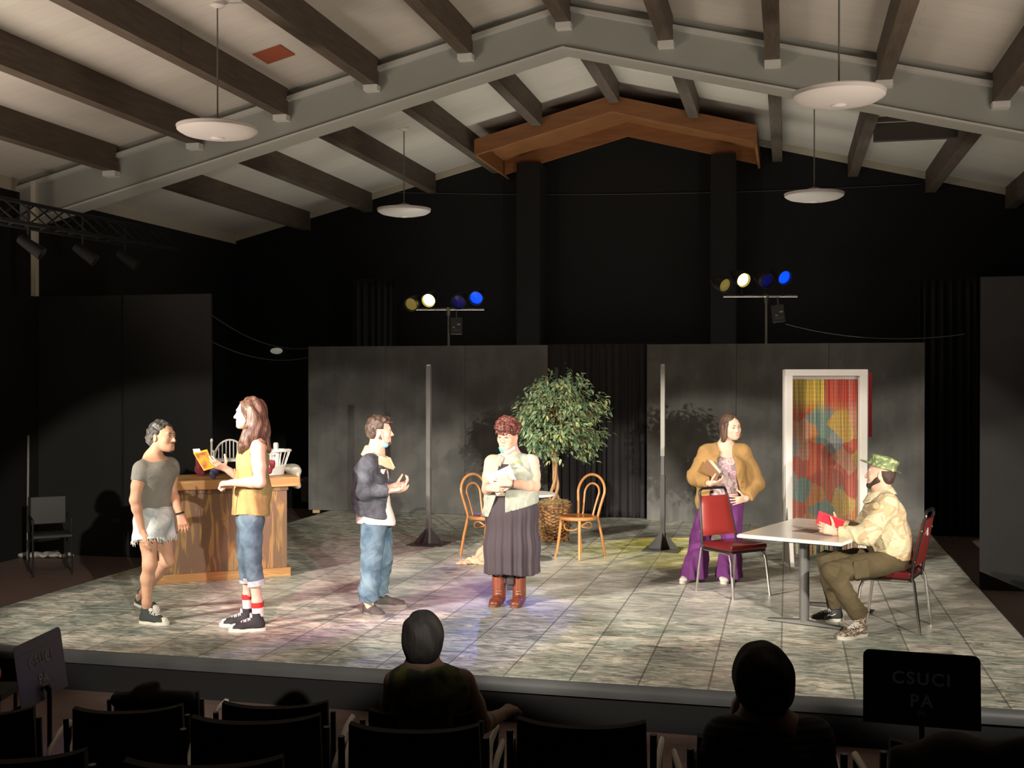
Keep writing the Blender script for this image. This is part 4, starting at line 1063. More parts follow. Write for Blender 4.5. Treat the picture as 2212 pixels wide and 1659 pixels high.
lump('folded_cloth', 'dark pink folded cloth at the back of the counter, left of the white rack', 'cloth', on_counter(0.50, 0.50), (0.085, 0.07, 0.10), mat('maroon_cloth', (0.22, 0.03, 0.05), 0.9), rz=crz)
lump('purple_bag', 'small crumpled blue-purple bag on the counter edge below the yellow book', 'bag', on_counter(0.55, 0.04), (0.045, 0.045, 0.07), mat('purple_bag', (0.10, 0.09, 0.20), 0.6), rz=crz)
lump('maroon_fabric', 'maroon fabric with white shapes hanging below the laundry basket', 'cloth', on_counter(1.07, 0.12), (0.085, 0.045, 0.085), mat('maroon_print', (0.25, 0.03, 0.05), 0.8, base2=(0.6, 0.58, 0.55), vscale=9, contrast=(0.36, 0.40)), rz=crz)
# white sheet over the right end
pr = [C((cl_ + 0.15, 0.42, 0.97), (cl_ + 0.155, 0.42, 0.84), 0.15, 0.16, (0, 1, 0), 0.24, k=0.05), E((cl_ + 0.04, 0.50, 1.015), (0.15, 0.13, 0.035), k=0.05), E((cl_ + 0.13, 0.45, 0.98), (0.06, 0.14, 0.06), k=0.05)]
o = sdf('rumpled_sheet', pr, mat('grey_white_sheet', (0.45, 0.44, 0.38), 0.9), None, 0.008, lambda p, d: d + 0.004 * wob(p, 40, 40, 30))
o.location = a + Vector((0, 0, 0.03)); o.rotation_euler = (0, 0, crz); tag(o, 'rumpled pale sheet draped over the right rear end of the counter', 'sheet')
# pale box beyond the counter
q = G(648, 1086); t = thing('storage_box', 'low dusty beige storage box in the dark beyond the counter', 'box', q + Vector((0.1, 0.3, 0)), YAW)
MB().box((-0.17, -0.15, 0), (0.17, 0.15, 0.36)).build('carton', mat('dusty_card', (0.16, 0.14, 0.10), 0.9), parent=t, bevel=0.004)
MB().box((-0.175, -0.155, 0.33), (0.175, 0.155, 0.37)).build('lid', mat('dusty_card2', (0.20, 0.175, 0.13), 0.9), parent=t)

# dark chair and white cloth in the left shadows
def wing_chair(loc, rz):
    t = thing('folding_chair', 'empty dark metal chair in the shadows left of the stage', 'chair', loc, rz)
    m = mat('chair_shadow_black', (0.02, 0.02, 0.02), 0.4)
    MB().box((-0.22, -0.21, 0.43), (0.22, 0.2, 0.47)).build('seat', m, parent=t, bevel=0.01)
    MB().box((-0.2, 0.2, 0.55), (0.2, 0.23, 0.88)).build('backrest', m, parent=t, bevel=0.01)
    for sx in (-1, 1):
        MB().tube([(sx * 0.21, 0.25, 0), (sx * 0.21, 0.21, 0.88)], 0.012, 8).build('leg', m, parent=t)
        MB().tube([(sx * 0.21, -0.22, 0), (sx * 0.21, -0.18, 0.43), (sx * 0.21, -0.2, 0.65), (sx * 0.21, 0.22, 0.67)], 0.012, 8).build('leg', m, parent=t)
wing_chair(wc((108 - CX) / F * 13.3, 13.3, -0.3), YAW + 0.5)
lump('white_cloth', 'low white cloth lying along the foot of the left masking flat', 'cloth', wc((95 - CX) / F * 14.5, 14.45, -0.3), (0.34, 0.10, 0.035), mat('white_cloth', (0.5, 0.5, 0.47), 0.9), 0.01, 30, YAW)
q = wc((58 - CX) / F * 14.3, 14.3, -0.3)
t = tag(MB().tube([(0, 0, 0), (-0.07, 0.12, 1.55)], 0.014, 8).build('leaning_pole', mat('pole_pale', (0.3, 0.3, 0.27), 0.5), loc=q), 'thin pale pole leaning on the left masking flat', 'pole')
# tape marks
for i, (x_, y_, m, lab, rz_) in enumerate(((1232, 1329, mat('white_tape', (0.8, 0.8, 0.75), 0.6), 'short white tape mark on the stage floor, right of the brown boots', 0.1), (1486, 1403, mat('pink_tape', (0.8, 0.3, 0.28), 0.6), 'short pink tape mark on the stage floor, below the empty red chair', 0.1))):
    o = MB().box((-0.035, -0.01, 0), (0.035, 0.01, 0.001)).build('tape_mark', m, loc=G(x_, y_), rz=rz_); tag(o, lab, 'tape mark')
for x_, y_, lab in ((2086, 1224, 'small pale wooden block on the floor at the foot of the right masking flat'), (683, 1108, 'small pale wooden block at the foot of the leftmost grey flat')):
    q = G(x_, y_, 0.0 if x_ < 1000 else -0.3)
    if x_ > 1000: q = wc((2086 - CX) / F * 12.15, 12.15, -0.3 + 0.0)
    o = MB().box((-0.05, -0.03, 0), (0.05, 0.03, 0.045)).build('wood_block', mat('pale_block', (0.5, 0.36, 0.2), 0.7), loc=q, rz=YAW, bevel=0.003); tag(o, lab, 'wood block')
# ================================================================ audience furniture
M_FAB = mat('audience_black_fabric', (0.012, 0.012, 0.013), 0.9)
M_ARM = mat('armrest_grey', (0.80, 0.76, 0.68), 0.45)
M_FRM = mat('audience_frame', (0.06, 0.06, 0.06), 0.4)
def build_aud_chair():
    t = thing('audience_armchair', '', 'chair')
    vs = []; fs = []; nx, nz = 14, 10
    for side in (0, 1):
        for j in range(nz + 1):
            for i in range(nx + 1):
                u = -1 + 2 * i / nx; z = 0.50 + 0.38 * j / nz
                wdt = 0.235 - 0.01 * (j / nz)
                zz = z + (0.018 * (abs(u) ** 3) * (j / nz)) - (0.02 * max(0, abs(u) - 0.9) * 10 * (j == nz) * 0)
                y = -0.21 - 0.10 * (z - 0.5) + 0.035 * u * u + (-0.022 if side else 0.022)
                vs.append((u * wdt, y, zz))
    W = nx + 1; N = W * (nz + 1)
    for j in range(nz):
        for i in range(nx):
            a = j * W + i; fs += [(a, a + 1, a + W + 1, a + W), (N + a, N + a + W, N + a + W + 1, N + a + 1)]
    for i in range(nx): fs += [(i, N + i, N + i + 1, i + 1), (nz * W + i, nz * W + i + 1, N + nz * W + i + 1, N + nz * W + i)]
    for j in range(nz): fs += [(j * W, (j + 1) * W, N + (j + 1) * W, N + j * W), (j * W + nx, N + j * W + nx, N + (j + 1) * W + nx, (j + 1) * W + nx)]
    mb = MB(); mb.add(vs, fs); mb.build('backrest', M_FAB, parent=t, smooth=True)
    MB().box((-0.235, -0.2, 0.42), (0.235, 0.25, 0.49)).build('seat', M_FAB, parent=t, bevel=0.02)
    for sx in (-1, 1):
        MB().tube([(sx * 0.250, -0.19, 0.50), (sx * 0.258, -0.17, 0.60), (sx * 0.266, -0.11, 0.675), (sx * 0.277, 0.02, 0.705), (sx * 0.288, 0.16, 0.708), (sx * 0.290, 0.22, 0.69)], [0.012, 0.014, 0.022, 0.024, 0.022, 0.016], 10, flat=0.5).build('armrest', M_ARM, parent=t, smooth=True)
        MB().tube([(sx * 0.285, 0.20, 0.69), (sx * 0.27, 0.22, 0.4), (sx * 0.265, 0.24, 0.0)], 0.012, 8).build('leg', M_FRM, parent=t)
        MB().tube([(sx * 0.25, -0.24, 0.86), (sx * 0.25, -0.20, 0.44), (sx * 0.26, -0.27, 0.0)], 0.012, 8).build('leg', M_FRM, parent=t)
    return t
ac0 = build_aud_chair()
# (centre px, depth, floor z, turn, label) local +y faces the stage
aud = [
    (300, 5.05, -0.3, 6, 'dark armchair left of centre in the second row back from the stage, wide flat back'),
    (612, 5.12, -0.3, 2, 'dark armchair in front of the left side of the stage, between its two neighbours'),
    (926, 5.0, -0.3, -3, 'dark armchair under the short-haired spectator in the sleeveless top'),
    (574, 4.25, -0.1, 3, 'dark armchair directly behind the one left of the seated spectator'),
    (910, 4.15, -0.1, -2, 'dark armchair directly behind the spectator in the sleeveless top'),
    (1262, 4.2, -0.1, -6, 'dark armchair just right of the centre spectator, grey arms showing both sides'),
    (1640, 4.0, -0.1, -6, 'dark armchair under the spectator in the striped top'),
    (2050, 3.95, -0.1, -10, 'dark armchair at the lower right with a coat draped over it'),
    (-20, 5.0, -0.3, 10, 'dark armchair cut by the left edge of the picture'),
    (62, 3.55, 0.0, 6, 'dark armchair in the bottom left corner, nearest row'),
    (470, 3.5, 0.0, 4, 'dark armchair at the bottom edge, second from the left in the nearest row'),
    (360, 5.9, -0.3, 2, 'dark armchair in the front row with a jacket hung over its back'),
]
for i, (px_, Z, fz, rz_, lab) in enumerate(aud):
    o = ac0 if i == 0 else copy_tree(ac0)
    o.location = wc((px_ - CX) / F * Z, Z, fz); o.rotation_euler = (0, 0, YAW + math.radians(rz_)); o['label'] = lab
    o['group'] = 'dark armchairs for the audience'
    if i == 11: o.scale = (0.92, 0.92, 0.80)
# raised seating steps under the rear rows
for i, (y0, y1, z1) in enumerate(((2.9, 3.72, 0.0), (3.72, 4.62, -0.1))):
    pts = [wc(-6, y0 + 0.0), wc(6, y0), wc(6, y1), wc(-6, y1)]
    mb = MB(); mb.prism([(p.x, p.y, -0.3) for p in pts], (0, 0, z1 + 0.3)); struct(mb.build('trim_%d' % (n + i), mat('riser_black', (0.02, 0.02, 0.02), 0.8)))

# jacket over front-row chair, coat over right chair
pr = [C((-0.2, -0.27, 0.88), (0.2, -0.27, 0.89), 0.045, 0.05, k=0.03), E((0, -0.29, 0.72), (0.23, 0.045, 0.2), k=0.03), C((-0.05, -0.27, 0.90), (0.02, -0.26, 0.97), 0.06, 0.02, k=0.03)]
o = sdf('black_jacket', pr, mat('jacket_black', (0.018, 0.018, 0.02), 0.85), None, 0.01, lambda p, d: d + 0.010 * wob(p, 22, 20, 16))
o.location = wc((360 - CX) / F * 5.9, 5.9, -0.3); o.rotation_euler = (0, 0, YAW); o.scale = (0.85, 0.92, 0.79); tag(o, 'black jacket with peaked collar hung over a front-row armchair', 'jacket')
pr = [C((-0.21, -0.29, 0.87), (0.23, -0.29, 0.87), 0.05, 0.06, k=0.04), E((0.0, -0.33, 0.62), (0.27, 0.06, 0.3), k=0.05), E((-0.03, -0.29, 0.91), (0.10, 0.05, 0.035), k=0.04)]
o = sdf('dark_coat', pr, mat('coat_dark', (0.028, 0.026, 0.022), 0.95), None, 0.01, lambda p, d: d + 0.014 * wob(p, 16, 16, 11))
o.location = wc((2050 - CX) / F * 3.95, 3.95, -0.1); o.rotation_euler = (0, 0, YAW - 0.17); tag(o, 'dark heavy coat draped over the armchair at the lower right', 'coat')

# music stands with stencilled letters
def text_mesh(name, body, size, m, parent, M, ext=0.0008, sp=1.0):
    cu = bpy.data.curves.new(name, 'FONT'); cu.body = body; cu.size = size; cu.align_x = 'CENTER'; cu.extrude = ext; cu.space_character = sp; cu.offset = size * 0.02
    tmp = bpy.data.objects.new(name, cu); COL.objects.link(tmp)
    dg = bpy.context.evaluated_depsgraph_get(); me = bpy.data.meshes.new_from_object(tmp.evaluated_get(dg))
    bpy.data.objects.remove(tmp)
    # stencil bridges: slice each letter with a thin horizontal gap
    me.transform(M); me.materials.clear(); me.materials.append(m)
    o = bpy.data.objects.new(name, me); COL.objects.link(o); o.parent = parent
    return o
M_STAND = mat('music_stand_black', (0.020, 0.021, 0.022), 0.45)
def music_stand(lab, base, rz, desk_z, col):
    t = thing('music_stand', lab, 'music stand', base, rz)
    T = Matrix.Translation((0, 0, desk_z)) @ Matrix.Rotation(math.radians(-8), 4, 'X')
    mb = MB(); W, H, r = 0.255, 0.33, 0.03; pts = [(-W, 0, 0), (W, 0, 0)]
    for cx_, s in ((W - r, 0), (-W + r, 1)):
        for i in range(6):
            a_ = (PI / 2) * i / 5 + (PI / 2) * s; pts.append((cx_ + r * math.cos(a_), 0, H - r + r * math.sin(a_)))
    mb.prism([T @ Vector(p) for p in pts], T.to_3x3() @ Vector((0, 0.0025, 0))); mb.build('desk', M_STAND, parent=t)
    mb = MB(); mb.box((-W, 0.0, -0.002), (W, 0.06, 0.0), T); mb.box((-W, 0.058, 0.0), (W, 0.06, 0.015), T); mb.build('ledge', M_STAND, parent=t)
    MB().box((-W + 0.004, -0.002, H - 0.062), (W - 0.004, 0.0, H - 0.058), T).build('fold', mat('fold_line', (0.01, 0.01, 0.01), 0.4), parent=t)
    MB().cyl((0, -0.02, 0.05), (0, -0.02, desk_z + 0.06), 0.013, n=12).build('shaft', M_STAND, parent=t, smooth=True)
    MB().tube([(0, -0.02, desk_z + 0.05), (0, -0.006, desk_z + 0.07)], 0.02, 8).build('tilt_joint', M_STAND, parent=t)
    for a_ in (0.5, 2.6, 4.7):
        MB().tube([(0, -0.02, 0.16), (0.16 * math.cos(a_), 0.16 * math.sin(a_) - 0.02, 0.07), (0.26 * math.cos(a_), 0.26 * math.sin(a_) - 0.02, 0.008)], 0.009, 8).build('leg', M_STAND, parent=t)
    lm_ = mat('stencil_' + col[0], col[1], 0.6)
    for s_, zz in (('CSUCI', 0.185), ('PA', 0.085)):
        M = T @ Matrix.Translation((0.0, -0.001, zz)) @ Matrix.Rotation(PI / 2, 4, 'X')
        text_mesh('lettering', s_, 0.078, lm_, t, M, sp=1.22)
    return t
music_stand('dark music stand stencilled CSUCI PA in front of the stage at the lower right', wc((1992 - CX) / F * 5.2, 5.2, -0.3), YAW - 0.30, 0.70, ('blue', (0.30, 0.48, 0.60)))
music_stand('grey-looking music stand stencilled CSUCI PA, turned sideways at the left edge', wc(-2.46, 6.0, -0.3), YAW + math.radians(86), 0.60, ('grey', (0.28, 0.29, 0.29)))
# patterned bag on the far left
lump('patterned_bag', 'red and orange patterned bag at the left edge beside the music stand', 'bag', wc(-3.28, 7.0, 0.08), (0.14, 0.10, 0.09), mat('red_orange_print', (0.45, 0.05, 0.03), 0.8, base2=(0.5, 0.22, 0.05), vscale=14, contrast=(0.45, 0.52)), 0.012, 25, YAW)
t = thing('side_stool', 'low dark stool under the patterned bag at the left edge', 'stool', wc(-3.28, 7.0, -0.3), YAW)
MB().box((-0.2, -0.15, 0.34), (0.2, 0.15, 0.38)).build('seat', M_RIG, parent=t)
for sx in (-1, 1):
    for sy in (-1, 1): MB().cyl((sx * 0.17, sy * 0.12, 0), (sx * 0.17, sy * 0.12, 0.34), 0.013, n=8).build('leg', M_RIG, parent=t)
# ================================================================ figures
M_SKIN = {}
def skin(name, c, c2):
    M_SKIN[name] = mat('skin_' + name, c, 0.62, base2=c2, vscale=14, sss=0.06, detail=2, contrast=(0.25, 0.75)); return M_SKIN[name]
SK_TAN = skin('tan', (0.56, 0.33, 0.21), (0.47, 0.25, 0.16))
SK_FAIR = skin('fair', (0.74, 0.48, 0.36), (0.66, 0.38, 0.28))
SK_PALE = skin('pale', (0.78, 0.55, 0.43), (0.72, 0.46, 0.35))
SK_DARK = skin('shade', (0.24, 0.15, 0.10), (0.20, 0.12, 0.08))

def denim(name, c, c2, scale=9):
    m, nt, b, mp = new_mat(name, 0.9)
    n = tex(nt, 'ShaderNodeTexNoise', mp.outputs[0], Scale=scale, Detail=5.0, Distortion=0.5)
    f = tex(nt, 'ShaderNodeTexNoise', mp.outputs[0], Scale=220.0, Detail=1.0)
    cc = ramp(nt, n.outputs[0], [(0.33, c), (0.66, c2)])
    nt.links.new(mixc(nt, 1.0, cc, ramp(nt, f.outputs[0], [(0.3, (0.85, 0.85, 0.85)), (0.7, (1.1, 1.1, 1.1))]), 'MULTIPLY'), b.inputs['Base Color'])
    wr = tex(nt, 'ShaderNodeTexNoise', mp.outputs[0], Scale=7.0, Detail=2.0, Distortion=1.6)
    bp = nt.nodes.new('ShaderNodeBump'); bp.inputs['Strength'].default_value = 0.55; bp.inputs['Distance'].default_value = 0.02
    nt.links.new(wr.outputs[0], bp.inputs['Height']); nt.links.new(bp.outputs[0], b.inputs['Normal'])
    return m

def cloth(name, c, var=0.12, vs=8, rough=0.9, wrinkle=0.5, wscale=6, base2=None, contrast=(0.32, 0.68)):
    m, nt, b, mp = new_mat(name, rough)
    n = tex(nt, 'ShaderNodeTexNoise', mp.outputs[0], Scale=vs, Detail=3.0)
    c2 = base2 if base2 else tuple(x * (1 - var) for x in c)
    nt.links.new(ramp(nt, n.outputs[0], [(contrast[0], c2), (contrast[1], c)]), b.inputs['Base Color'])
    wr = tex(nt, 'ShaderNodeTexNoise', mp.outputs[0], Scale=wscale, Detail=2.0, Distortion=1.6)
    bp = nt.nodes.new('ShaderNodeBump'); bp.inputs['Strength'].default_value = wrinkle; bp.inputs['Distance'].default_value = 0.02
    nt.links.new(wr.outputs[0], bp.inputs['Height']); nt.links.new(bp.outputs[0], b.inputs['Normal'])
    return m

def creases(p, f=30.0, ph=0.0, dx=0.5, dy=0.4):
    """narrow raised folds, values 0..1"""
    x, y, z = p[..., 0], p[..., 1], p[..., 2]
    a = np.abs(np.sin(z * f + dx * f * x + dy * f * y + 1.8 * np.sin(x * f * 0.4 + ph) + 1.5 * np.sin(y * f * 0.45 + z * f * 0.3 + ph * 2)))
    m_ = 0.5 + 0.5 * np.sin(x * f * 0.35 + z * f * 0.22 + ph)
    return (1 - a) ** 2.2 * m_

def hair_mat(name, c, c2, stretch=(60, 60, 6), rough=0.48):
    m, nt, b, mp = new_mat(name, rough)
    mp.inputs['Scale'].default_value = stretch
    n = tex(nt, 'ShaderNodeTexNoise', mp.outputs[0], Scale=1.0, Detail=3.0, Distortion=1.2)
    nt.links.new(ramp(nt, n.outputs[0], [(0.36, c), (0.66, c2)]), b.inputs['Base Color'])
    bp = nt.nodes.new('ShaderNodeBump'); bp.inputs['Strength'].default_value = 0.5; bp.inputs['Distance'].default_value = 0.006
    nt.links.new(n.outputs[0], bp.inputs['Height']); nt.links.new(bp.outputs[0], b.inputs['Normal'])
    return m

class Fig:
    """frame of one figure: x = to the right in the photograph, y = away, z = up; root on the ground"""
    def __init__(s, px, Z, gz=0.0, label='', cat='person', group=None):
        s.Z = Z; s.xc = (px - CX) / F * Z; s.gz = gz
        s.root = thing('person', label, cat, wc(s.xc, Z, gz), YAW, group)
    def L(s, px, py, dy=0.0):
        Z = s.Z + dy
        return np.array([(px - CX) / F * Z - s.xc, dy, CAMZ - (py - HY) / F * Z - s.gz])
    def world(s, p):
        return s.root.matrix_basis @ Vector(p)

def frame3(fwd, up):
    f = nrm(fwd); u = np.array(up, float); u = nrm(u - f * u.dot(f)); r = np.cross(f, u); return r, f, u

def head_prims(c, fwd, up, neck, s=1.0, neck_r=0.055, fat=1.0, jaw=1.0, fem=0):
    r, f, u = frame3(fwd, up); c = np.array(c)
    A = (r, f, u)
    W = lambda x, y, z: c + (r * x + f * y + u * z) * s
    pr = [E(W(0, -0.015, 0.028), (0.075 * s, 0.094 * s, 0.090 * s), A, k=0.02),
          E(W(0, 0.030, -0.020), (0.060 * s * fat, 0.062 * s, 0.085 * s), A, k=0.03),
          E(W(0, 0.048, -0.068), (0.044 * s * fat * jaw, 0.042 * s, 0.044 * s), A, k=0.03),
          C(W(-0.048 * fat, 0.0, -0.055), W(-0.016, 0.072, -0.092), 0.022 * s, 0.017 * s, k=0.03),
          C(W(0.048 * fat, 0.0, -0.055), W(0.016, 0.072, -0.092), 0.022 * s, 0.017 * s, k=0.03),
          E(W(0, 0.080, -0.097), (0.018 * s, 0.016 * s, 0.015 * s), A, k=0.015),
          C(W(-0.034, 0.076 - 0.002 * fem, 0.024), W(0.034, 0.076 - 0.002 * fem, 0.024), (0.013 - 0.003 * fem) * s, k=0.015 + 0.01 * fem),
          E(W(-0.038 * fat, 0.062, -0.028), (0.022 * s, 0.02 * s, 0.022 * s), A, k=0.02),
          E(W(0.038 * fat, 0.062, -0.028), (0.022 * s, 0.02 * s, 0.022 * s), A, k=0.02),
          C(W(0, 0.085, 0.012), W(0, 0.111 - 0.006 * fem, -0.030), (0.0075 - 0.001 * fem) * s, (0.0115 - 0.002 * fem) * s, k=0.012),
          E(W(-0.012, 0.097, -0.034), (0.009 * s,) * 3, A, k=0.006), E(W(0.012, 0.097, -0.034), (0.009 * s,) * 3, A, k=0.006),
          E(W(-0.031, 0.096, 0.001), (0.015 * s, 0.012 * s, 0.009 * s), A, k=0.01, op='-'),
          E(W(0.031, 0.096, 0.001), (0.015 * s, 0.012 * s, 0.009 * s), A, k=0.01, op='-'),
          C(W(-0.016, 0.088, -0.060), W(0.016, 0.088, -0.060), 0.0085 * s, k=0.008),
          C(W(-0.013, 0.086, -0.071), W(0.013, 0.086, -0.071), 0.0085 * s, k=0.008)]
    for sx in (-1, 1):
        e0 = W(sx * 0.076, -0.012, -0.012)
        pr.append(E(e0, (0.010 * s, 0.018 * s, 0.031 * s), (nrm(r + f * 0.3 * sx * -1), nrm(f), u), k=0.006))
        pr.append(E(W(sx * 0.088, -0.006, -0.008), (0.006 * s, 0.008 * s, 0.014 * s), A, k=0.004, op='-'))
    nb = np.array(neck)
    pr += [C(W(0, -0.022, -0.045), nb, neck_r * s, neck_r * 1.08 * s, k=0.03)]
    return pr, W, A

def face_parts(root, W, A, s, brow=(0.03, 0.02, 0.015), iris=(0.05, 0.03, 0.02), lip=(0.48, 0.17, 0.14), lookx=0.0, closed=False, sides=(-1, 1)):
    BM = mat('brow_%.2f_%.2f' % (brow[0], brow[1]), brow, 0.8); EW = mat('eye_white', (0.70, 0.66, 0.60), 0.2); IM = mat('iris_%.2f' % iris[1], iris, 0.15)
    LM = mat('lip_%.2f' % lip[0], lip, 0.5)
    r, f, u = A; Mx = Matrix((tuple(r), tuple(f), tuple(u))).transposed().to_4x4()
    for sx in sides:
        e = root_mesh = MB().lathe([(0, -1), (0.5, -0.87), (0.87, -0.5), (1, 0), (0.87, 0.5), (0.5, 0.87), (0, 1)], c=tuple(W(sx * 0.031, 0.0835, 0.0005)), n=14, M=Mx @ Matrix.Diagonal((0.0135 * s, 0.0075 * s, (0.0062 if not closed else 0.002) * s, 1)))
        eo = e.build('eye', EW, parent=root, smooth=True)
        MB().lathe([(0, -1), (0.7, -0.7), (1, 0), (0.7, 0.7), (0, 1)], c=tuple(W(sx * 0.031 + lookx * 0.006, 0.0893, 0.0005)), n=12, M=Mx @ Matrix.Diagonal((0.0048 * s, 0.0026 * s, 0.0052 * s, 1))).build('iris', IM, parent=eo, smooth=True)
        MB().tube([W(sx * 0.016, 0.0915, 0.003), W(sx * 0.025, 0.0945, 0.0078), W(sx * 0.036, 0.092, 0.0072), W(sx * 0.046, 0.084, 0.001)], 0.0016 * s, 6).build('eyelid', BM, parent=eo)
        MB().tube([W(sx * 0.012, 0.0915, 0.021), W(sx * 0.024, 0.092, 0.0275), W(sx * 0.038, 0.0865, 0.0265), W(sx * 0.051, 0.073, 0.019)], [0.0030 * s, 0.0036 * s, 0.003 * s, 0.0012 * s], 6).build('eyebrow', BM, parent=root, smooth=True)
    MB().tube([W(-0.022, 0.086, -0.066), W(-0.012, 0.0945, -0.0635), W(0, 0.0975, -0.0645), W(0.012, 0.0945, -0.0635), W(0.022, 0.086, -0.066)], [0.0015 * s, 0.005 * s, 0.0055 * s, 0.005 * s, 0.0015 * s], 8, flat=0.8).build('lips', LM, parent=root, smooth=True)

def hand_prims(wrist, d, n, thumb, s=1.0, curl=(0.5, 0.6, 0.7, 0.8), spread=0.06, tcurl=0.3, tout=0.75, fist=False):
    """d finger direction, n palm-facing normal, thumb = side the thumb is on"""
    d = nrm(d); n = np.array(n, float); n = nrm(n - d * n.dot(d)); t = np.array(thumb, float); sd = np.cross(n, d); sd = nrm(sd); 
    if sd.dot(t) < 0: sd = -sd
    w_ = np.array(wrist, float); pr = []
    offs = (0.029, 0.010, -0.010, -0.028); ln = (0.94, 1.05, 0.98, 0.78)
    for i in range(4):
        base = w_ + (d * (0.088 - 0.004 * abs(i - 1)) + sd * offs[i]) * s
        pr.append(C(w_ + (d * 0.012 + sd * offs[i] * 0.55) * s, base, 0.0145 * s, 0.0125 * s, k=0.014))
        p = base; ang = 0.0; dd = nrm(d + sd * (spread * (1.5 - i)))
        for q, (l, r0, r1) in enumerate(((0.042, 0.0098, 0.0090), (0.026, 0.0090, 0.0082), (0.022, 0.0082, 0.0070))):
            ang += curl[i] * (0.9 if q == 0 else 1.15)
            v = dd * math.cos(ang) + n * math.sin(ang); q2 = p + v * l * ln[i] * s
            pr.append(C(p, q2, r0 * s, r1 * s, k=0.003)); p = q2
    b0 = w_ + (d * 0.022 + sd * 0.018 + n * 0.006) * s
    td = nrm(d * (1 - tout) + sd * tout + n * 0.25); b1 = b0 + td * 0.042 * s
    pr.append(C(b0, b1, 0.0165 * s, 0.0125 * s, k=0.012))
    t2 = nrm(td * (1 - tcurl) + d * tcurl + n * tcurl * 0.8); b2 = b1 + t2 * 0.032 * s; t3 = nrm(t2 + n * tcurl * 0.8 + d * 0.2); b3 = b2 + t3 * 0.026 * s
    pr += [C(b1, b2, 0.0118 * s, 0.0105 * s, k=0.004), C(b2, b3, 0.0105 * s, 0.0085 * s, k=0.003)]
    return pr

def arm_prims(sh, el, wr, up=0.046, fo=0.040, wri=0.026, k=0.02):
    sh, el, wr = map(np.array, (sh, el, wr)); m = sh * 0.45 + el * 0.55; m2 = el * 0.72 + wr * 0.28
    return chain([sh, m, el], [up * 1.12, up, fo], k=k) + chain([el, m2, wr], [fo, fo * 0.97, wri], k=k)
def leg_prims(hip, kn, an, th=0.082, kr=0.053, ca=0.056, ar=0.034, k=0.03, back=(0, 0, 0)):
    hip, kn, an = map(np.array, (hip, kn, an)); b = np.array(back)
    return chain([hip, hip * 0.5 + kn * 0.5, kn], [th, th * 0.86, kr], k=k) + chain([kn, kn * 0.68 + an * 0.32 + b * 0.02, an * 0.85 + kn * 0.15, an], [kr * 0.95, ca, ar * 1.1, ar], k=k)

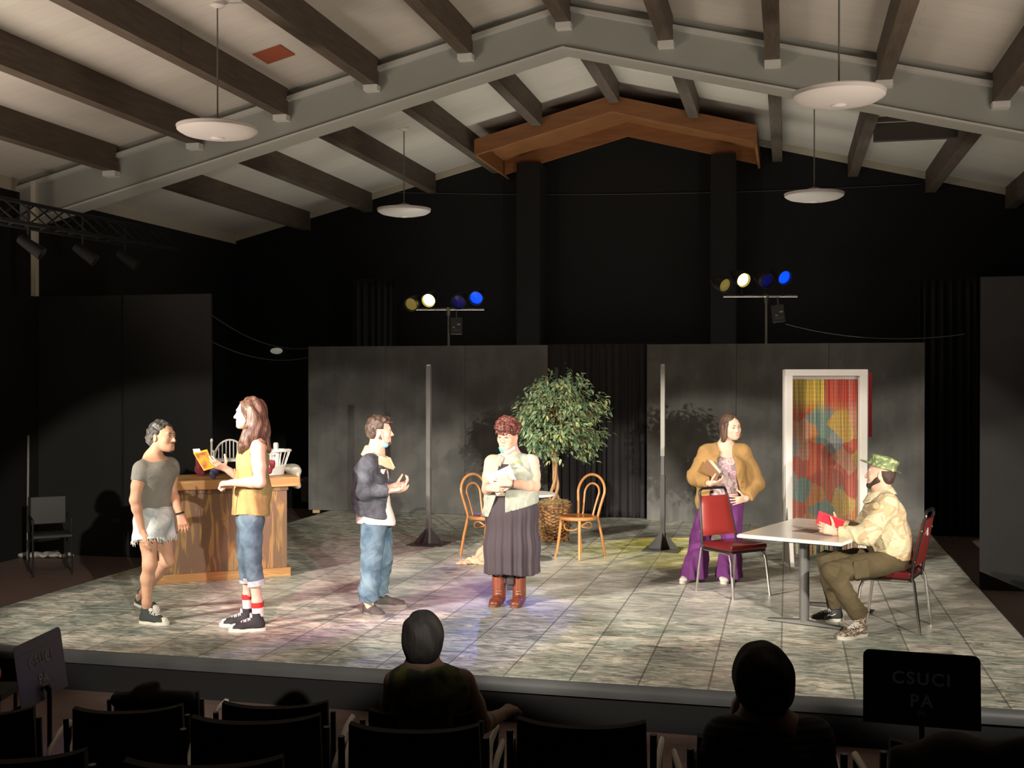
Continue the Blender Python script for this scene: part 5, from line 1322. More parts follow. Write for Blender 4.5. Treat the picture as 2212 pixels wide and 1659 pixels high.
def shoe(root, heel, toe_dir, L=0.29, mats=None, high=0.0, W=0.047, pitch=0.0, toe_cap=False, stripe=False, patch=None, laces=True, name='shoe', sole_h=0.026, lab=None, ankr=0.041):
    """heel: ground point under the back of the heel; toe_dir horizontal direction; pitch raises the heel"""
    up_m, sole_m, lace_m = mats
    d = nrm([toe_dir[0], toe_dir[1], 0.0]); u0 = np.array([0, 0, 1.0]); d = nrm(d * math.cos(pitch) - u0 * math.sin(pitch)); sd = nrm(np.cross(u0, d)); u = np.cross(d, sd)
    h = np.array(heel, float)
    Q = lambda x, y, z: h + d * (x * L) + sd * (y * L) + u * z
    A = (d, sd, u)
    pr = [C(Q(0.16, 0, 0.052), Q(0.30, 0, 0.058), 0.036, 0.040, side=sd, fa=1.0, k=0.02), C(Q(0.30, 0, 0.055), Q(0.62, 0, 0.040), 0.040, W, side=sd, fa=0.95, fb=0.62, k=0.02),
          C(Q(0.62, 0, 0.036), Q(0.84, 0.0, 0.030), W, W * 0.80, side=sd, fa=0.66, fb=0.6, k=0.02), C(Q(0.13, 0, 0.03), Q(0.8, 0, 0.03), 0.034, 0.036, side=sd, fa=0.6, k=0.02)]
    top = 0.085 + high
    pr.append(C(Q(0.22, 0, 0.05), Q(0.25, 0, top), ankr * 0.98, ankr, side=sd, fa=1.12, k=0.02, cut=(V3(Q(0.25, 0, top)), V3(nrm(u * 1.0 + d * 0.15)))))
    zcut = lambda p, dd: np.maximum(dd, sole_h * 0.8 - (p - h.astype(np.float32)) @ u.astype(np.float32))
    sh = sdf(name, pr, up_m, root, 0.0045, zcut, lab)
    # sole outline
    mb = MB(); out = []; 
    xs_ = [0.5 - 0.5 * math.cos(PI * i / 18) for i in range(19)]
    wf = lambda x: float(np.interp(x, [0, 0.2, 0.42, 0.68, 0.85, 1.0], [0.80, 0.82, 0.76, 1.0, 0.98, 0.86])) * max(0.0, 1 - abs(2 * x - 1) ** 5.0) ** 0.45
    pts = [(x, W * wf(x) * 1.03 / L) for x in xs_[1:-1]] + [(x, -W * wf(x) * 1.03 / L) for x in xs_[1:-1][::-1]]
    pts = [(0.0, 0.0)][:0] + pts
    mb.prism([Q(x, y, 0.0) for x, y in pts], u * sole_h); so = mb.build('sole', sole_m, parent=sh, smooth=True)
    if toe_cap:
        sdf('toe_cap', [C(Q(0.70, 0, 0.034), Q(0.86, 0, 0.031), W * 0.97, W * 0.80, side=sd, fa=0.70, fb=0.66, cut=(V3(Q(0.80, 0, 0)), V3(-d)))], sole_m, sh, 0.004, zcut)
    if laces:
        mb = MB(); nl = 5
        for i in range(nl):
            f = i / (nl - 1); x = 0.64 - 0.22 * f; z = 0.073 + 0.024 * f
            hw = 0.090; s1 = 1 if i % 2 else -1
            mb.tube([Q(x, -hw, z - 0.012), Q(x + 0.012 * s1, -hw * 0.4, z + 0.004), Q(x - 0.012 * s1, hw * 0.4, z + 0.004), Q(x, hw, z - 0.012)], 0.0045, 6)
        if high > 0.03:
            xf_ = (0.25 * L + ankr * 1.12 + 0.002) / L
            for i in range(4):
                z = 0.108 + (top - 0.118) * i / 3; s1 = 1 if i % 2 else -1
                mb.tube([Q(xf_ - 0.05, -0.085, z), Q(xf_ + 0.012, -0.03, z + 0.004 * s1), Q(xf_ + 0.012, 0.03, z - 0.004 * s1), Q(xf_ - 0.05, 0.085, z)], 0.0045, 6)
        mb.build('laces', lace_m, parent=sh)
    if stripe:
        for sy in (-1, 1):
            MB().tube([Q(0.30, sy * 0.150, 0.066), Q(0.40, sy * 0.157, 0.052), Q(0.50, sy * 0.150, 0.060), Q(0.62, sy * 0.163, 0.034)], [0.006, 0.007, 0.007, 0.005], 6, flat=0.5).build('side_stripe', lace_m, parent=sh, smooth=True)
    if patch:
        sy = patch; c = Q(0.22, sy * 0.148, 0.085)
        R = Vector(sd * sy).to_track_quat('Z', 'Y').to_matrix().to_4x4()
        MB().lathe([(0, 0.0), (0.023, 0.0), (0.023, 0.006), (0, 0.006)], c=tuple(c), n=20, M=R).build('ankle_patch', sole_m, parent=sh)
        st = MB(); pts = []
        for i in range(10):
            a = 2 * PI * i / 10 + PI / 2; rr = 0.012 if i % 2 == 0 else 0.005; pts.append(Vector((rr * math.cos(a), rr * math.sin(a), 0.006)))
        st.prism([R @ p + Vector(c) for p in pts], R.to_3x3() @ Vector((0, 0, 0.0015))); st.build('star', mat('patch_star', (0.03, 0.05, 0.15), 0.5), parent=sh)
    return sh

def hair_noise(amp, f=120.0, fz=25.0, ph=0.0):
    def g(p, d):
        x, y, z = p[..., 0], p[..., 1], p[..., 2]
        return d + amp * (np.sin(x * f + 3 * np.sin(z * fz + ph) + y * f * 0.4) * 0.5 + np.sin(y * f * 1.1 + 2.5 * np.sin(z * fz * 0.8 + 1) + 1.3) * 0.5 + 0.6 * np.sin(x * f * 0.45 + y * f * 0.5 + z * fz * 1.4))
    return g
def cutp(p, d, p0, n):  # keep the side opposite to n
    return np.maximum(d, (p - np.array(p0, np.float32)) @ np.array(nrm(n), np.float32))

def collar_sdf(parent, m, nb, front, name='collar', back_top=0.045, front_top=0.0, back_low=-0.005, front_low=-0.13, r0=0.064, slope=0.75, th=0.014, gap=0.28, tilt=0.0, vox=0.005, pw=2.0, bumpy=0.0, sq=1.0):
    """turned-down collar: conical shell round the neck, open at the front, its points hanging lower"""
    nb = np.array(nb, float); fx = nrm([front[0], front[1], 0]); sx = np.array([-fx[1], fx[0], 0.0])
    R_ = r0 + slope * (back_top - front_low) + 0.03
    pr = [E(nb + (0, 0, (back_top + front_low) / 2), (R_ + 0.02, R_ + 0.02, (back_top - front_low) / 2 + 0.03))]
    def post(p, d):
        q = p - nb.astype(np.float32); a = q @ fx.astype(np.float32); b = (q @ sx.astype(np.float32)) * sq; z = q[..., 2]
        z = z + tilt * a
        rho = np.sqrt(a * a + b * b); th_ = np.arctan2(np.abs(b), a); c = (1 + np.cos(th_)) / 2
        zt = back_top + (front_top - back_top) * c; zl = back_low + (front_low - back_low) * c ** pw
        R = r0 + slope * np.maximum(back_top - z, 0)
        dd = (np.abs(rho - R) - th) / math.sqrt(1 + slope * slope)
        dd = np.maximum(np.maximum(dd, z - zt), zl - z)
        dd = np.maximum(dd, (gap - th_) * rho)
        if bumpy: dd = dd + bumpy * wob(p, 150, 150, 150)
        return dd
    return sdf(name, pr, m, parent, vox, post)
# ---------------------------------------------------------------- man in grey tee, bending forward
f = Fig(320, 9.21, 0, 'person in a grey tee and frayed pale denim shorts, bending forward by the counter')
L = f.L; R = f.root
hc = L(351, 943, 0.0); fw = (0.93, -0.35, 0.0); up = (0.10, 0.0, 1)
nb = L(330, 988, 0.03); shN = L(302, 1012, -0.13); shF = L(369, 1004, 0.15)
side = nrm(shF - shN); chest = L(336, 1022, 0.01); waist = L(334, 1082, 0.04); pelv = L(333, 1124, 0.05)
elN = L(291, 1080, -0.17); wrN = L(306, 1146, -0.15); elF = L(371, 1062, 0.13); wrF = L(388, 1112, 0.0)
hipN = L(318, 1133, -0.03); knN = L(323, 1219, -0.09); anN = L(315, 1316, 0.0)
hipF = L(347, 1133, 0.13); knF = L(361, 1211, 0.16); anF = L(302, 1292, 0.48)
hp, W, A = head_prims(hc, fw, up, nb, 1.06, 0.049)
tor = chain([nb, chest, waist, pelv], [0.062, 0.165, 0.118, 0.135], side=side, flats=[1, 0.64, 0.70, 0.76], k=0.05)
shl = [C(nb + (0, 0, -0.03), shN, 0.055, 0.053, k=0.05), C(nb + (0, 0, -0.03), shF, 0.055, 0.053, k=0.05)]
arms = arm_prims(shN, elN, wrN, 0.046, 0.041, 0.026) + arm_prims(shF, elF, wrF, 0.046, 0.041, 0.026)
hands = hand_prims(wrN, L(312, 1188, -0.17) - wrN, (0.5, 0.8, 0), (0.7, -0.7, 0), 1.0, (0.25, 0.3, 0.35, 0.4), tout=0.35) + hand_prims(wrF, L(400, 1152, -0.05) - wrF, (-0.5, 0.8, 0), (0.6, -0.7, 0), 1.0, (0.45, 0.5, 0.55, 0.6), tout=0.35)
legs = leg_prims(hipN, knN, anN, 0.074, 0.056, 0.051, 0.032, back=(-0.7, 0.5, 0)) + leg_prims(hipF, knF, anF, 0.074, 0.056, 0.051, 0.032, back=(-0.7, 0.5, 0))
foot = [C(anN, anN + (0.012, -0.005, -0.06), 0.032, 0.028), C(anF, anF + (0.01, 0.0, -0.04), 0.032, 0.028)]
sdf('body', hp + tor + shl + arms + hands + legs + foot, SK_TAN, R, 0.005)
face_parts(R, W, A, 1.06, brow=(0.02, 0.015, 0.012))
BL = mat('black_hair_beard', (0.018, 0.014, 0.012), 0.6)
# chin beard and sideburn shadow
MB().lathe([(0, -1), (0.7, -0.7), (1, 0), (0.7, 0.7), (0, 1)], c=tuple(W(0, 0.082, -0.108)), n=14, M=Matrix((tuple(A[0]), tuple(A[1]), tuple(A[2]))).transposed().to_4x4() @ Matrix.Diagonal((0.020, 0.019, 0.016, 1))).build('beard', BL, parent=R, smooth=True)
MB().tube([W(-0.022, 0.093, -0.05), W(0, 0.1045, -0.047), W(0.022, 0.093, -0.05)], [0.002, 0.0032, 0.002], 6).build('moustache', BL, parent=R)
hr = [E(W(0, -0.022, 0.038), (0.089, 0.103, 0.098), A), E(W(0, -0.085, 0.0), (0.065, 0.055, 0.070), A, k=0.03), E(W(0, -0.08, -0.03), (0.05, 0.05, 0.05), A, k=0.03)]
def post(p, d):
    q = (p - W(0, 0, 0).astype(np.float32)); fy = q @ A[1].astype(np.float32); fu = q @ A[2].astype(np.float32); fr = np.abs(q @ A[0].astype(np.float32))
    d = hair_noise(0.005, 110, 60)(p, d)
    face = np.minimum(fy - 0.018 - 0.35 * np.maximum(fu - 0.02, -0.02), 0.066 + 0.02 * np.sin(fr * 60) - fu)   # region in front and below the hairline
    d = np.maximum(d, face)
    ear = np.maximum(fy + 0.035, -fu - 0.0 + (-0.012)); return np.maximum(d, np.minimum(np.minimum(fy + 0.03, 0.012 - fu), 0.2))
sdf('hair', hr, hair_mat('dark_wavy_hair', (0.018, 0.016, 0.015), (0.085, 0.078, 0.07), (40, 40, 25)), R, 0.005, post)
# tee
TE = cloth('grey_tee', (0.22, 0.215, 0.19), wrinkle=0.45)
tee = chain([nb + (0.0, 0, -0.055), chest, waist, L(334, 1108, 0.05)], [0.080, 0.174, 0.136, 0.128], side=side, flats=[0.9, 0.68, 0.74, 0.76], k=0.05)
tee += [C(nb + (0, 0, -0.045), shN, 0.055, 0.058, k=0.05), C(nb + (0, 0, -0.045), shF, 0.055, 0.058, k=0.05)]
for sh, el in ((shN, elN), (shF, elF)):
    m = sh * 0.60 + el * 0.40; tee.append(C(sh, m, 0.057, 0.058, k=0.02, cut=(V3(m), V3(nrm(el - sh)))))
zt = L(334, 1107, 0.05)
nk = nb + np.array([0.030, -0.015, 0.030])
def post(p, d):
    d = d + 0.0045 * wob(p, 26, 24, 22); d = cutp(p, d, zt, (0.05, 0, -1))
    c = nk.astype(np.float32); r = np.sqrt(((p - c) ** 2).sum(-1)); return np.maximum(d, 0.064 - r)
sdf('tee_shirt', tee, TE, R, 0.006, post)
# frayed shorts
DN = denim('pale_frayed_denim', (0.36, 0.43, 0.47), (0.66, 0.68, 0.66), 12)
sh_ = [C(L(334, 1090, 0.05), pelv, 0.136, 0.165, side=side, fa=0.80, fb=0.84, k=0.05)]
hemN = hipN * 0.60 + knN * 0.40; hemF = hipF * 0.62 + knF * 0.38
sh_ += [C(hipN + (0, 0, 0.02), hemN, 0.105, 0.130, k=0.05, cut=(V3(hemN), V3(nrm(knN - hipN)))), C(hipF + (0, 0, 0.02), hemF, 0.100, 0.112, k=0.05, cut=(V3(hemF), V3(nrm(knF - hipF))))]
ztop = L(334, 1093, 0.05)
so = sdf('denim_shorts', sh_, DN, R, 0.006, lambda p, d: np.maximum(d + 0.005 * wob(p, 34, 34, 26), (p - ztop.astype(np.float32)) @ V3((0, 0, 1))))
fr = MB(); rr = random.Random(2)
for hm, rad, dr in ((hemN, 0.130, knN - hipN), (hemF, 0.112, knF - hipF)):
    dr = nrm(dr); a1 = nrm(np.cross(dr, (0, 1, 0))); a2 = np.cross(dr, a1)
    for i in range(90):
        a = rr.uniform(0, 2 * PI); b0 = hm + (a1 * math.cos(a) + a2 * math.sin(a)) * (rad - 0.004) - dr * 0.008
        fr.tube([b0, b0 + dr * rr.uniform(0.015, 0.045) + np.array([rr.gauss(0, 0.006), rr.gauss(0, 0.006), 0])], [0.003, 0.0012], 4)
fr.build('frayed_hem', mat('fray_white', (0.7, 0.71, 0.68), 0.9), parent=so)
bt = MB().tube([ztop + (side * 0.137 * math.cos(a) + nrm(np.cross(side, (0, 0, 1))) * 0.112 * math.sin(a)) - np.array([0, 0, 0.012]) for a in [2 * PI * i / 30 for i in range(30)]], 0.012, 6, closed=True, flat=0.5).build('waistband', DN, parent=so, smooth=True)
MB().tube([wrF + (wrN - wrN) + np.array([math.cos(a) * 0.030, math.sin(a) * 0.030, 0.012 + 0.008 * math.cos(a)]) for a in [2 * PI * i / 16 for i in range(16)]], 0.008, 6, closed=True).build('wristwatch', mat('watch_black', (0.02, 0.02, 0.02), 0.4), parent=R, smooth=True)
CB = mat('canvas_black', (0.045, 0.055, 0.052), 0.85); RW = mat('rubber_white', (0.75, 0.72, 0.64), 0.5); LW = mat('lace_white', (0.78, 0.76, 0.72), 0.8)
shoe(R, anN * (1, 1, 0) + np.array([-0.062, 0.022, 0]), (0.93, -0.30), 0.275, (CB, RW, LW), 0.045, 0.05, toe_cap=True)
shoe(R, anF * (1, 1, 0) + np.array([-0.06, 0.05, 0.055]), (0.85, -0.45), 0.275, (CB, RW, LW), 0.05, 0.05, pitch=0.22, toe_cap=True, patch=-1)

# ---------------------------------------------------------------- person with long brown hair and yellow vest
f = Fig(540, 9.02, 0, 'person with long brown hair, mustard sleeveless shirt and rolled jeans, reading from a yellow book')
L = f.L; R = f.root
hc = L(538, 893, 0.0); fw = (-1.0, 0.10, 0.0); up = (0.0, 0.0, 1)
nb = L(552, 941, 0.0); shN = L(557, 970, -0.17); shF = L(543, 972, 0.20)
side = nrm(shF - shN); chest = L(545, 992, 0.01); waist = L(545, 1060, 0.02); pelv = L(540, 1122, 0.02)
elN = L(562, 1042, -0.20); wrN = L(500, 1043, -0.20); elF = L(530, 1040, 0.22); wrF = L(486, 1012, 0.12)
hipN = L(541, 1130, -0.08); knN = L(543, 1202, -0.08); anN = L(557, 1318, -0.06)
hipF = L(538, 1130, 0.11); knF = L(532, 1198, 0.10); anF = L(536, 1300, 0.12)
hp, W, A = head_prims(hc, fw, up, nb, 1.04, 0.05)
tor = chain([nb, chest, waist, pelv], [0.06, 0.170, 0.130, 0.125], side=side, flats=[1, 0.58, 0.70, 0.74], k=0.05)
shl = [C(nb + (0, 0, -0.03), shN, 0.052, 0.050, k=0.05), C(nb + (0, 0, -0.03), shF, 0.052, 0.050, k=0.05)]
arms = arm_prims(shN, elN, wrN, 0.052, 0.043, 0.027) + arm_prims(shF, elF, wrF, 0.048, 0.041, 0.027)
hands = hand_prims(wrN, (-1, 0.15, -0.10), (0.1, 0.3, -1), (-0.3, 1, 0.3), 1.0, (1.0, 1.05, 1.1, 1.15), tcurl=0.6) + hand_prims(wrF, L(466, 1004, 0.05) - wrF, (-0.3, 0.55, 0.7), (-0.4, -0.5, 0.8), 1.0, (0.25, 0.3, 0.4, 0.5), tcurl=0.4)
legs = leg_prims(hipN, knN, anN, 0.066, 0.045, 0.046, 0.034) + leg_prims(hipF, knF, anF, 0.066, 0.045, 0.046, 0.034)
foot = [C(anN, anN + (0, 0, -0.05), 0.037), C(anF, anF + (0, 0, -0.05), 0.037)]
sdf('body', hp + tor + shl + arms + hands + legs + foot, SK_PALE, R, 0.005)
face_parts(R, W, A, 1.04, brow=(0.14, 0.08, 0.05))
HM = hair_mat('long_brown_hair', (0.045, 0.024, 0.015), (0.17, 0.10, 0.062), (70, 70, 6))
hr = [E(W(0, -0.025, 0.035), (0.093, 0.108, 0.100), A), C(W(0, -0.05, 0.0), L(563, 925, 0.0), 0.095, 0.095, side=side, fa=0.85, k=0.04),
      C(L(560, 920, 0.0), L(578, 972, 0.02), 0.09, 0.05, side=side, fa=0.55, k=0.04),
      C(L(545, 905, -0.07), L(527, 962, -0.13), 0.046, 0.042, k=0.03), C(L(527, 962, -0.13), L(519, 975, -0.12), 0.042, 0.018, k=0.03),
      C(L(545, 905, 0.08), L(528, 955, 0.13), 0.045, 0.03, k=0.03), C(L(553, 900, -0.07), L(548, 940, -0.10), 0.045, 0.05, k=0.03)]
def post(p, d):
    d = hair_noise(0.0055, 95, 14)(p, d)
    q = (p - W(0, 0, 0).astype(np.float32)); fy = q @ A[1].astype(np.float32); fu = q @ A[2].astype(np.float32)
    return np.maximum(d, np.minimum(np.minimum(fy - 0.045 + 0.30 * np.maximum(-fu, 0) * 0, 0.078 - fu), fu + 0.125))
sdf('hair', hr, HM, R, 0.005, post)
YV = cloth('mustard_cotton', (0.44, 0.31, 0.12), 0.15, wrinkle=0.6)
vest = chain([nb + (0, 0, -0.04), chest, waist, L(541, 1113, 0.02)], [0.080, 0.182, 0.165, 0.190], side=side, flats=[0.9, 0.66, 0.82, 0.80], k=0.05)
vest += [C(nb + (0, 0, -0.04), shN + (0, 0.035, 0.0), 0.062, 0.060, k=0.05), C(nb + (0, 0, -0.04), shF - (0, 0.035, 0), 0.062, 0.060, k=0.05)]
zh = L(541, 1112, 0.02)
def post(p, d):
    d = d + 0.006 * wob(p, 22, 22, 17) + 0.003 * np.sin(p[..., 0] * 70 + p[..., 2] * 12)
    zz = zh[2] + 0.02 * np.cos((p[..., 0] - zh[0]) * 12)
    d = np.maximum(d, zz - p[..., 2])
    for s_ in (shN, shF):
        c = s_ + (0, 0.0, -0.03); q = p - c.astype(np.float32); dd = np.sqrt((q[..., 0] / 1.0) ** 2 + (q[..., 2] / 1.35) ** 2); sgn = -1 if s_ is shN else 1
        hole = np.maximum(dd - 0.062, 0.005 - sgn * (p[..., 1] - s_[1] + sgn * 0.02)); d = np.maximum(d, -hole)
    return d
vo = sdf('sleeveless_shirt', vest, YV, R, 0.006, post)
collar_sdf(vo, YV, nb, (-1, 0.1), back_top=0.045, front_top=0.0, back_low=-0.01, front_low=-0.085, r0=0.060, slope=0.6, th=0.010)
MB().tube([L(507, 1012, -0.11), L(503, 1060, -0.12), L(502, 1108, -0.13)], 0.004, 6).build('button_placket', YV, parent=vo)
JD = denim('mid_blue_denim', (0.055, 0.11, 0.165), (0.145, 0.225, 0.28), 8)
def jeans(root, hips, knees, ends, pel, waistp, side, m, r=(0.10, 0.085, 0.078, 0.072), wr=0.15, amp=0.006, vox=0.006, name='jeans', bag=20, flare=0):
    pr = [C(waistp, pel, wr * 0.90, wr * 1.0, side=side, fa=0.70, fb=0.74, k=0.05)]
    for h_, k_, e_ in zip(hips, knees, ends):
        pr += [C(h_ + np.array([0, 0, 0.02]), h_ * 0.5 + k_ * 0.5, r[0], r[1], k=0.04), C(h_ * 0.5 + k_ * 0.5, k_, r[1], r[2], k=0.03), C(k_, e_, r[2], r[3], k=0.03, cut=(V3(e_), V3(nrm(np.array(e_) - k_))))]
    wz = float(waistp[2])
    def post(p, d):
        z = p[..., 2]; low = np.clip((0.75 - z) / 0.5, 0.25, 1.3)
        d = d + 0.6 * amp * low * wob(p, 16, 16, bag) - 1.9 * amp * low * creases(p, bag * 1.7, 1.0) - 1.1 * amp * low * creases(p, bag * 2.7, 2.3, -0.4, 0.5)
        return np.maximum(d, z - wz)
    return sdf(name, pr, m, root, vox, post)
hemN = L(553, 1262, -0.065); hemF = L(535, 1255, 0.115)
jo = jeans(R, (hipN, hipF), (knN, knF), (hemN, hemF), pelv, L(542, 1100, 0.02), side, JD, (0.096, 0.083, 0.072, 0.062), 0.155)
for hm, kn in ((hemN, knN), (hemF, knF)):
    dr = nrm(hm - kn); MB().cyl(tuple(hm - dr * 0.035), tuple(hm + dr * 0.008), 0.066, 0.070, n=28).build('rolled_cuff', denim('cuff_pale_denim', (0.35, 0.43, 0.48), (0.55, 0.6, 0.62), 20), parent=jo, smooth=True)
RS = mat('sock_red', (0.55, 0.03, 0.03), 0.9)
for an in (anN, anF):
    so = MB().cyl(tuple(an + (0, 0, -0.05)), tuple(an + (-0.004, 0, 0.045)), 0.045, 0.047, n=20).build('sock', mat('sock_white', (0.78, 0.77, 0.74), 0.9), parent=R, smooth=True)
    MB().cyl(tuple(an + (-0.004, 0, 0.02)), tuple(an + (-0.006, 0, 0.062)), 0.0475, 0.049, n=20).build('sock_band', RS, parent=so, smooth=True)
CK = mat('canvas_black_high', (0.028, 0.03, 0.035), 0.8)
shoe(R, anN * (1, 1, 0) + np.array([0.065, 0.0, 0]), (-0.98, -0.12), 0.295, (CK, RW, LW), 0.055, 0.05, toe_cap=True)
shoe(R, anF * (1, 1, 0) + np.array([0.065, 0.0, 0]), (-0.98, -0.10), 0.295, (CK, RW, LW), 0.055, 0.05, toe_cap=True)
# yellow book held open in the far hand
YB_ = mat('book_yellow', (0.75, 0.48, 0.03), 0.5)
pc = [L(417, 978, -0.0), L(445, 971, 0.06), L(463, 1010, 0.04), L(440, 1017, -0.02)]
tb_ = thing('yellow_book', 'yellow-covered paperback with a white paper tab held up by the long-haired person', 'book', f.world((0, 0, 0)) * 0 + f.root.location, YAW)
def slab(name, corners, th, m, parent):
    c = [Vector(x) for x in corners]; nn = (c[1] - c[0]).cross(c[3] - c[0]).normalized()
    if nn.y > 0: nn = -nn
    return MB().prism(c, nn * -th).build(name, m, parent=parent)
def org(t, p):   # move a thing's origin onto point p (local) keeping children in place
    v = Vector(p); t.location = t.location + Matrix.Rotation(YAW, 3, 'Z') @ v
    for ch in t.children: ch.location = Vector(ch.location) - v
slab('cover', pc, 0.003, YB_, tb_)
q = [np.array(x) for x in pc]; ctr_ = sum(q) / 4
slab('pages', [x + (ctr_ - x) * 0.06 + np.array([0.002, 0.004, 0]) for x in q], 0.012, mat('book_pages', (0.75, 0.72, 0.6), 0.8), tb_)
slab('back_cover', [x + np.array([0.003, 0.017, 0]) for x in pc], 0.002, YB_, tb_)
slab('cover_picture', [x + (ctr_ - x) * 0.18 + np.array([0.001, -0.004, 0]) for x in q], 0.002, mat('cover_art', (0.72, 0.36, 0.03), 0.5, base2=(0.30, 0.10, 0.04), vscale=16, contrast=(0.38, 0.60)), tb_)
slab('paper_tab', [L(416, 970, 0.006), L(431, 969, 0.03), L(434, 977, 0.03), L(418, 978, 0.006)], 0.001, LW, tb_)
org(tb_, ctr_)
# ---------------------------------------------------------------- man in denim jacket
f = Fig(812, 9.62, 0, 'person in a dark denim jacket with fleece collar and blue jeans, hands held out')
L = f.L; R = f.root
hc = L(820, 931, 0.0); fw = (0.98, 0.18, -0.04); up = (0.0, 0.0, 1)
nb = L(812, 973, 0.0); shN = L(796, 1004, -0.17); shF = L(812, 1004, 0.19)
side = nrm(shF - shN); chest = L(804, 1024, 0.0); waist = L(806, 1075, 0.02); pelv = L(812, 1128, 0.02)
elN = L(786, 1062, -0.20); wrN = L(840, 1060, -0.16); elF = L(812, 1065, 0.22); wrF = L(852, 1050, 0.04)
hipN = L(806, 1140, -0.08); knN = L(802, 1212, -0.08); anN = L(795, 1300, -0.08)
hipF = L(820, 1140, 0.11); knF = L(824, 1205, 0.13); anF = L(822, 1284, 0.28)
hp, W, A = head_prims(hc, fw, up, nb, 1.0, 0.055)
tor = chain([nb, chest, waist, pelv], [0.06, 0.160, 0.13, 0.12], side=side, flats=[1, 0.62, 0.72, 0.76], k=0.05)
shl = [C(nb + (0, 0, -0.03), shN, 0.052, 0.050, k=0.05), C(nb + (0, 0, -0.03), shF, 0.052, 0.050, k=0.05)]
arms = arm_prims(shN, elN, wrN, 0.046, 0.04, 0.027) + arm_prims(shF, elF, wrF, 0.046, 0.04, 0.027)
hands = hand_prims(wrN, (0.96, 0.05, -0.02), (0.0, 0.35, 0.94), (0.3, 0.9, 0.4), 1.0, (0.30, 0.35, 0.45, 0.55), tout=0.55) + hand_prims(wrF, (0.93, -0.1, 0.18), (-0.15, -0.35, 0.9), (0.2, 0.6, 0.8), 1.0, (0.65, 0.7, 0.6, 0.5), tcurl=0.5)
legs = leg_prims(hipN, knN, anN, 0.065, 0.045, 0.045) + leg_prims(hipF, knF, anF, 0.065, 0.045, 0.045)
foot = [C(anN, anN + (0.02, 0, -0.05), 0.037), C(anF, anF + (0.02, 0, -0.05), 0.037)]
sdf('body', hp + tor + shl + arms + hands + legs + foot, SK_FAIR, R, 0.005)
face_parts(R, W, A, 1.0, brow=(0.04, 0.025, 0.02))
hr = [E(W(0, -0.020, 0.034), (0.088, 0.103, 0.100), A), E(W(0, 0.03, 0.085), (0.065, 0.072, 0.042), A, k=0.03), E(W(0, -0.05, -0.02), (0.075, 0.06, 0.065), A, k=0.03)]
def mkhairpost(hl, amp=0.004, fr_=120, fz=45, yfront=0.028, ycut=0.035, zlow=-0.065):
    c0 = W(0, 0, 0).astype(np.float32); a1 = A[1].astype(np.float32); a2 = A[2].astype(np.float32)
    def post(p, d):
        q = p - c0; fy = q @ a1; fu = q @ a2
        d = hair_noise(amp, fr_, fz)(p, d)
        d = np.maximum(d, np.minimum(fy - yfront, hl - fu))
        d = np.maximum(d, np.minimum(fy + ycut, 0.020 - fu))
        return np.maximum(d, zlow - fu)
    return post
sdf('hair', hr, hair_mat('short_brown_hair', (0.018, 0.012, 0.009), (0.10, 0.070, 0.048), (50, 50, 30)), R, 0.0045, mkhairpost(0.070))
# beard stubble
sdf('beard', [C(W(-0.05, 0.0, -0.05), W(-0.02, 0.068, -0.09), 0.0265, 0.023, k=0.02), C(W(0.05, 0.0, -0.05), W(0.02, 0.068, -0.09), 0.0265, 0.023, k=0.02), E(W(0, 0.077, -0.094), (0.024, 0.022, 0.020), A, k=0.02)], mat('short_brown_beard', (0.20, 0.10, 0.06), 0.8, base2=(0.09, 0.05, 0.03), vscale=60), R, 0.0045)
# blue mask pulled under the chin
MK = mat('mask_blue', (0.25, 0.58, 0.72), 0.8); MW = mat('mask_white', (0.75, 0.82, 0.85), 0.8)
mk = sdf('face_mask', [C(W(-0.03, 0.035, -0.115), W(0.03, 0.035, -0.115), 0.022, k=0.02), C(W(-0.022, 0.06, -0.112), W(0.022, 0.06, -0.112), 0.018, k=0.02), C(W(-0.052, 0.02, -0.10), W(-0.03, 0.05, -0.118), 0.012, 0.016, k=0.02), C(W(0.052, 0.02, -0.10), W(0.03, 0.05, -0.118), 0.012, 0.016, k=0.02)], MK, R, 0.0045)
for sx in (-1, 1): MB().tube([W(sx * 0.048, 0.045, -0.108), W(sx * 0.070, 0.022, -0.06), W(sx * 0.086, -0.004, 0.012), W(sx * 0.088, -0.022, 0.014)], 0.0032, 6).build('ear_loop', MW, parent=mk, smooth=True)
# jeans
hemN = L(796, 1298, -0.08); hemF = L(818, 1278, 0.26)
jo = jeans(R, (hipN, hipF), (knN, knF), (hemN, hemF), pelv, L(812, 1105, 0.02), side, denim('washed_blue_denim', (0.04, 0.088, 0.14), (0.15, 0.24, 0.30), 7), (0.104, 0.096, 0.088, 0.078), 0.148, amp=0.009, bag=17)
# white tee
WT = mat('white_tee', (0.80, 0.72, 0.68), 0.9)
tt = chain([nb + (0, 0, -0.07), chest, waist, L(812, 1130, 0.02)], [0.08, 0.172, 0.165, 0.206], side=side, flats=[0.9, 0.70, 0.80, 0.82], k=0.05)
z0 = L(812, 1132, 0.02)[2]
sdf('white_tee_shirt', tt, WT, R, 0.006, lambda p, d: np.maximum(d + 0.006 * wob(p, 20, 20, 12), z0 + 0.02 * np.sin(p[..., 0] * 9 + 2) - p[..., 2]))
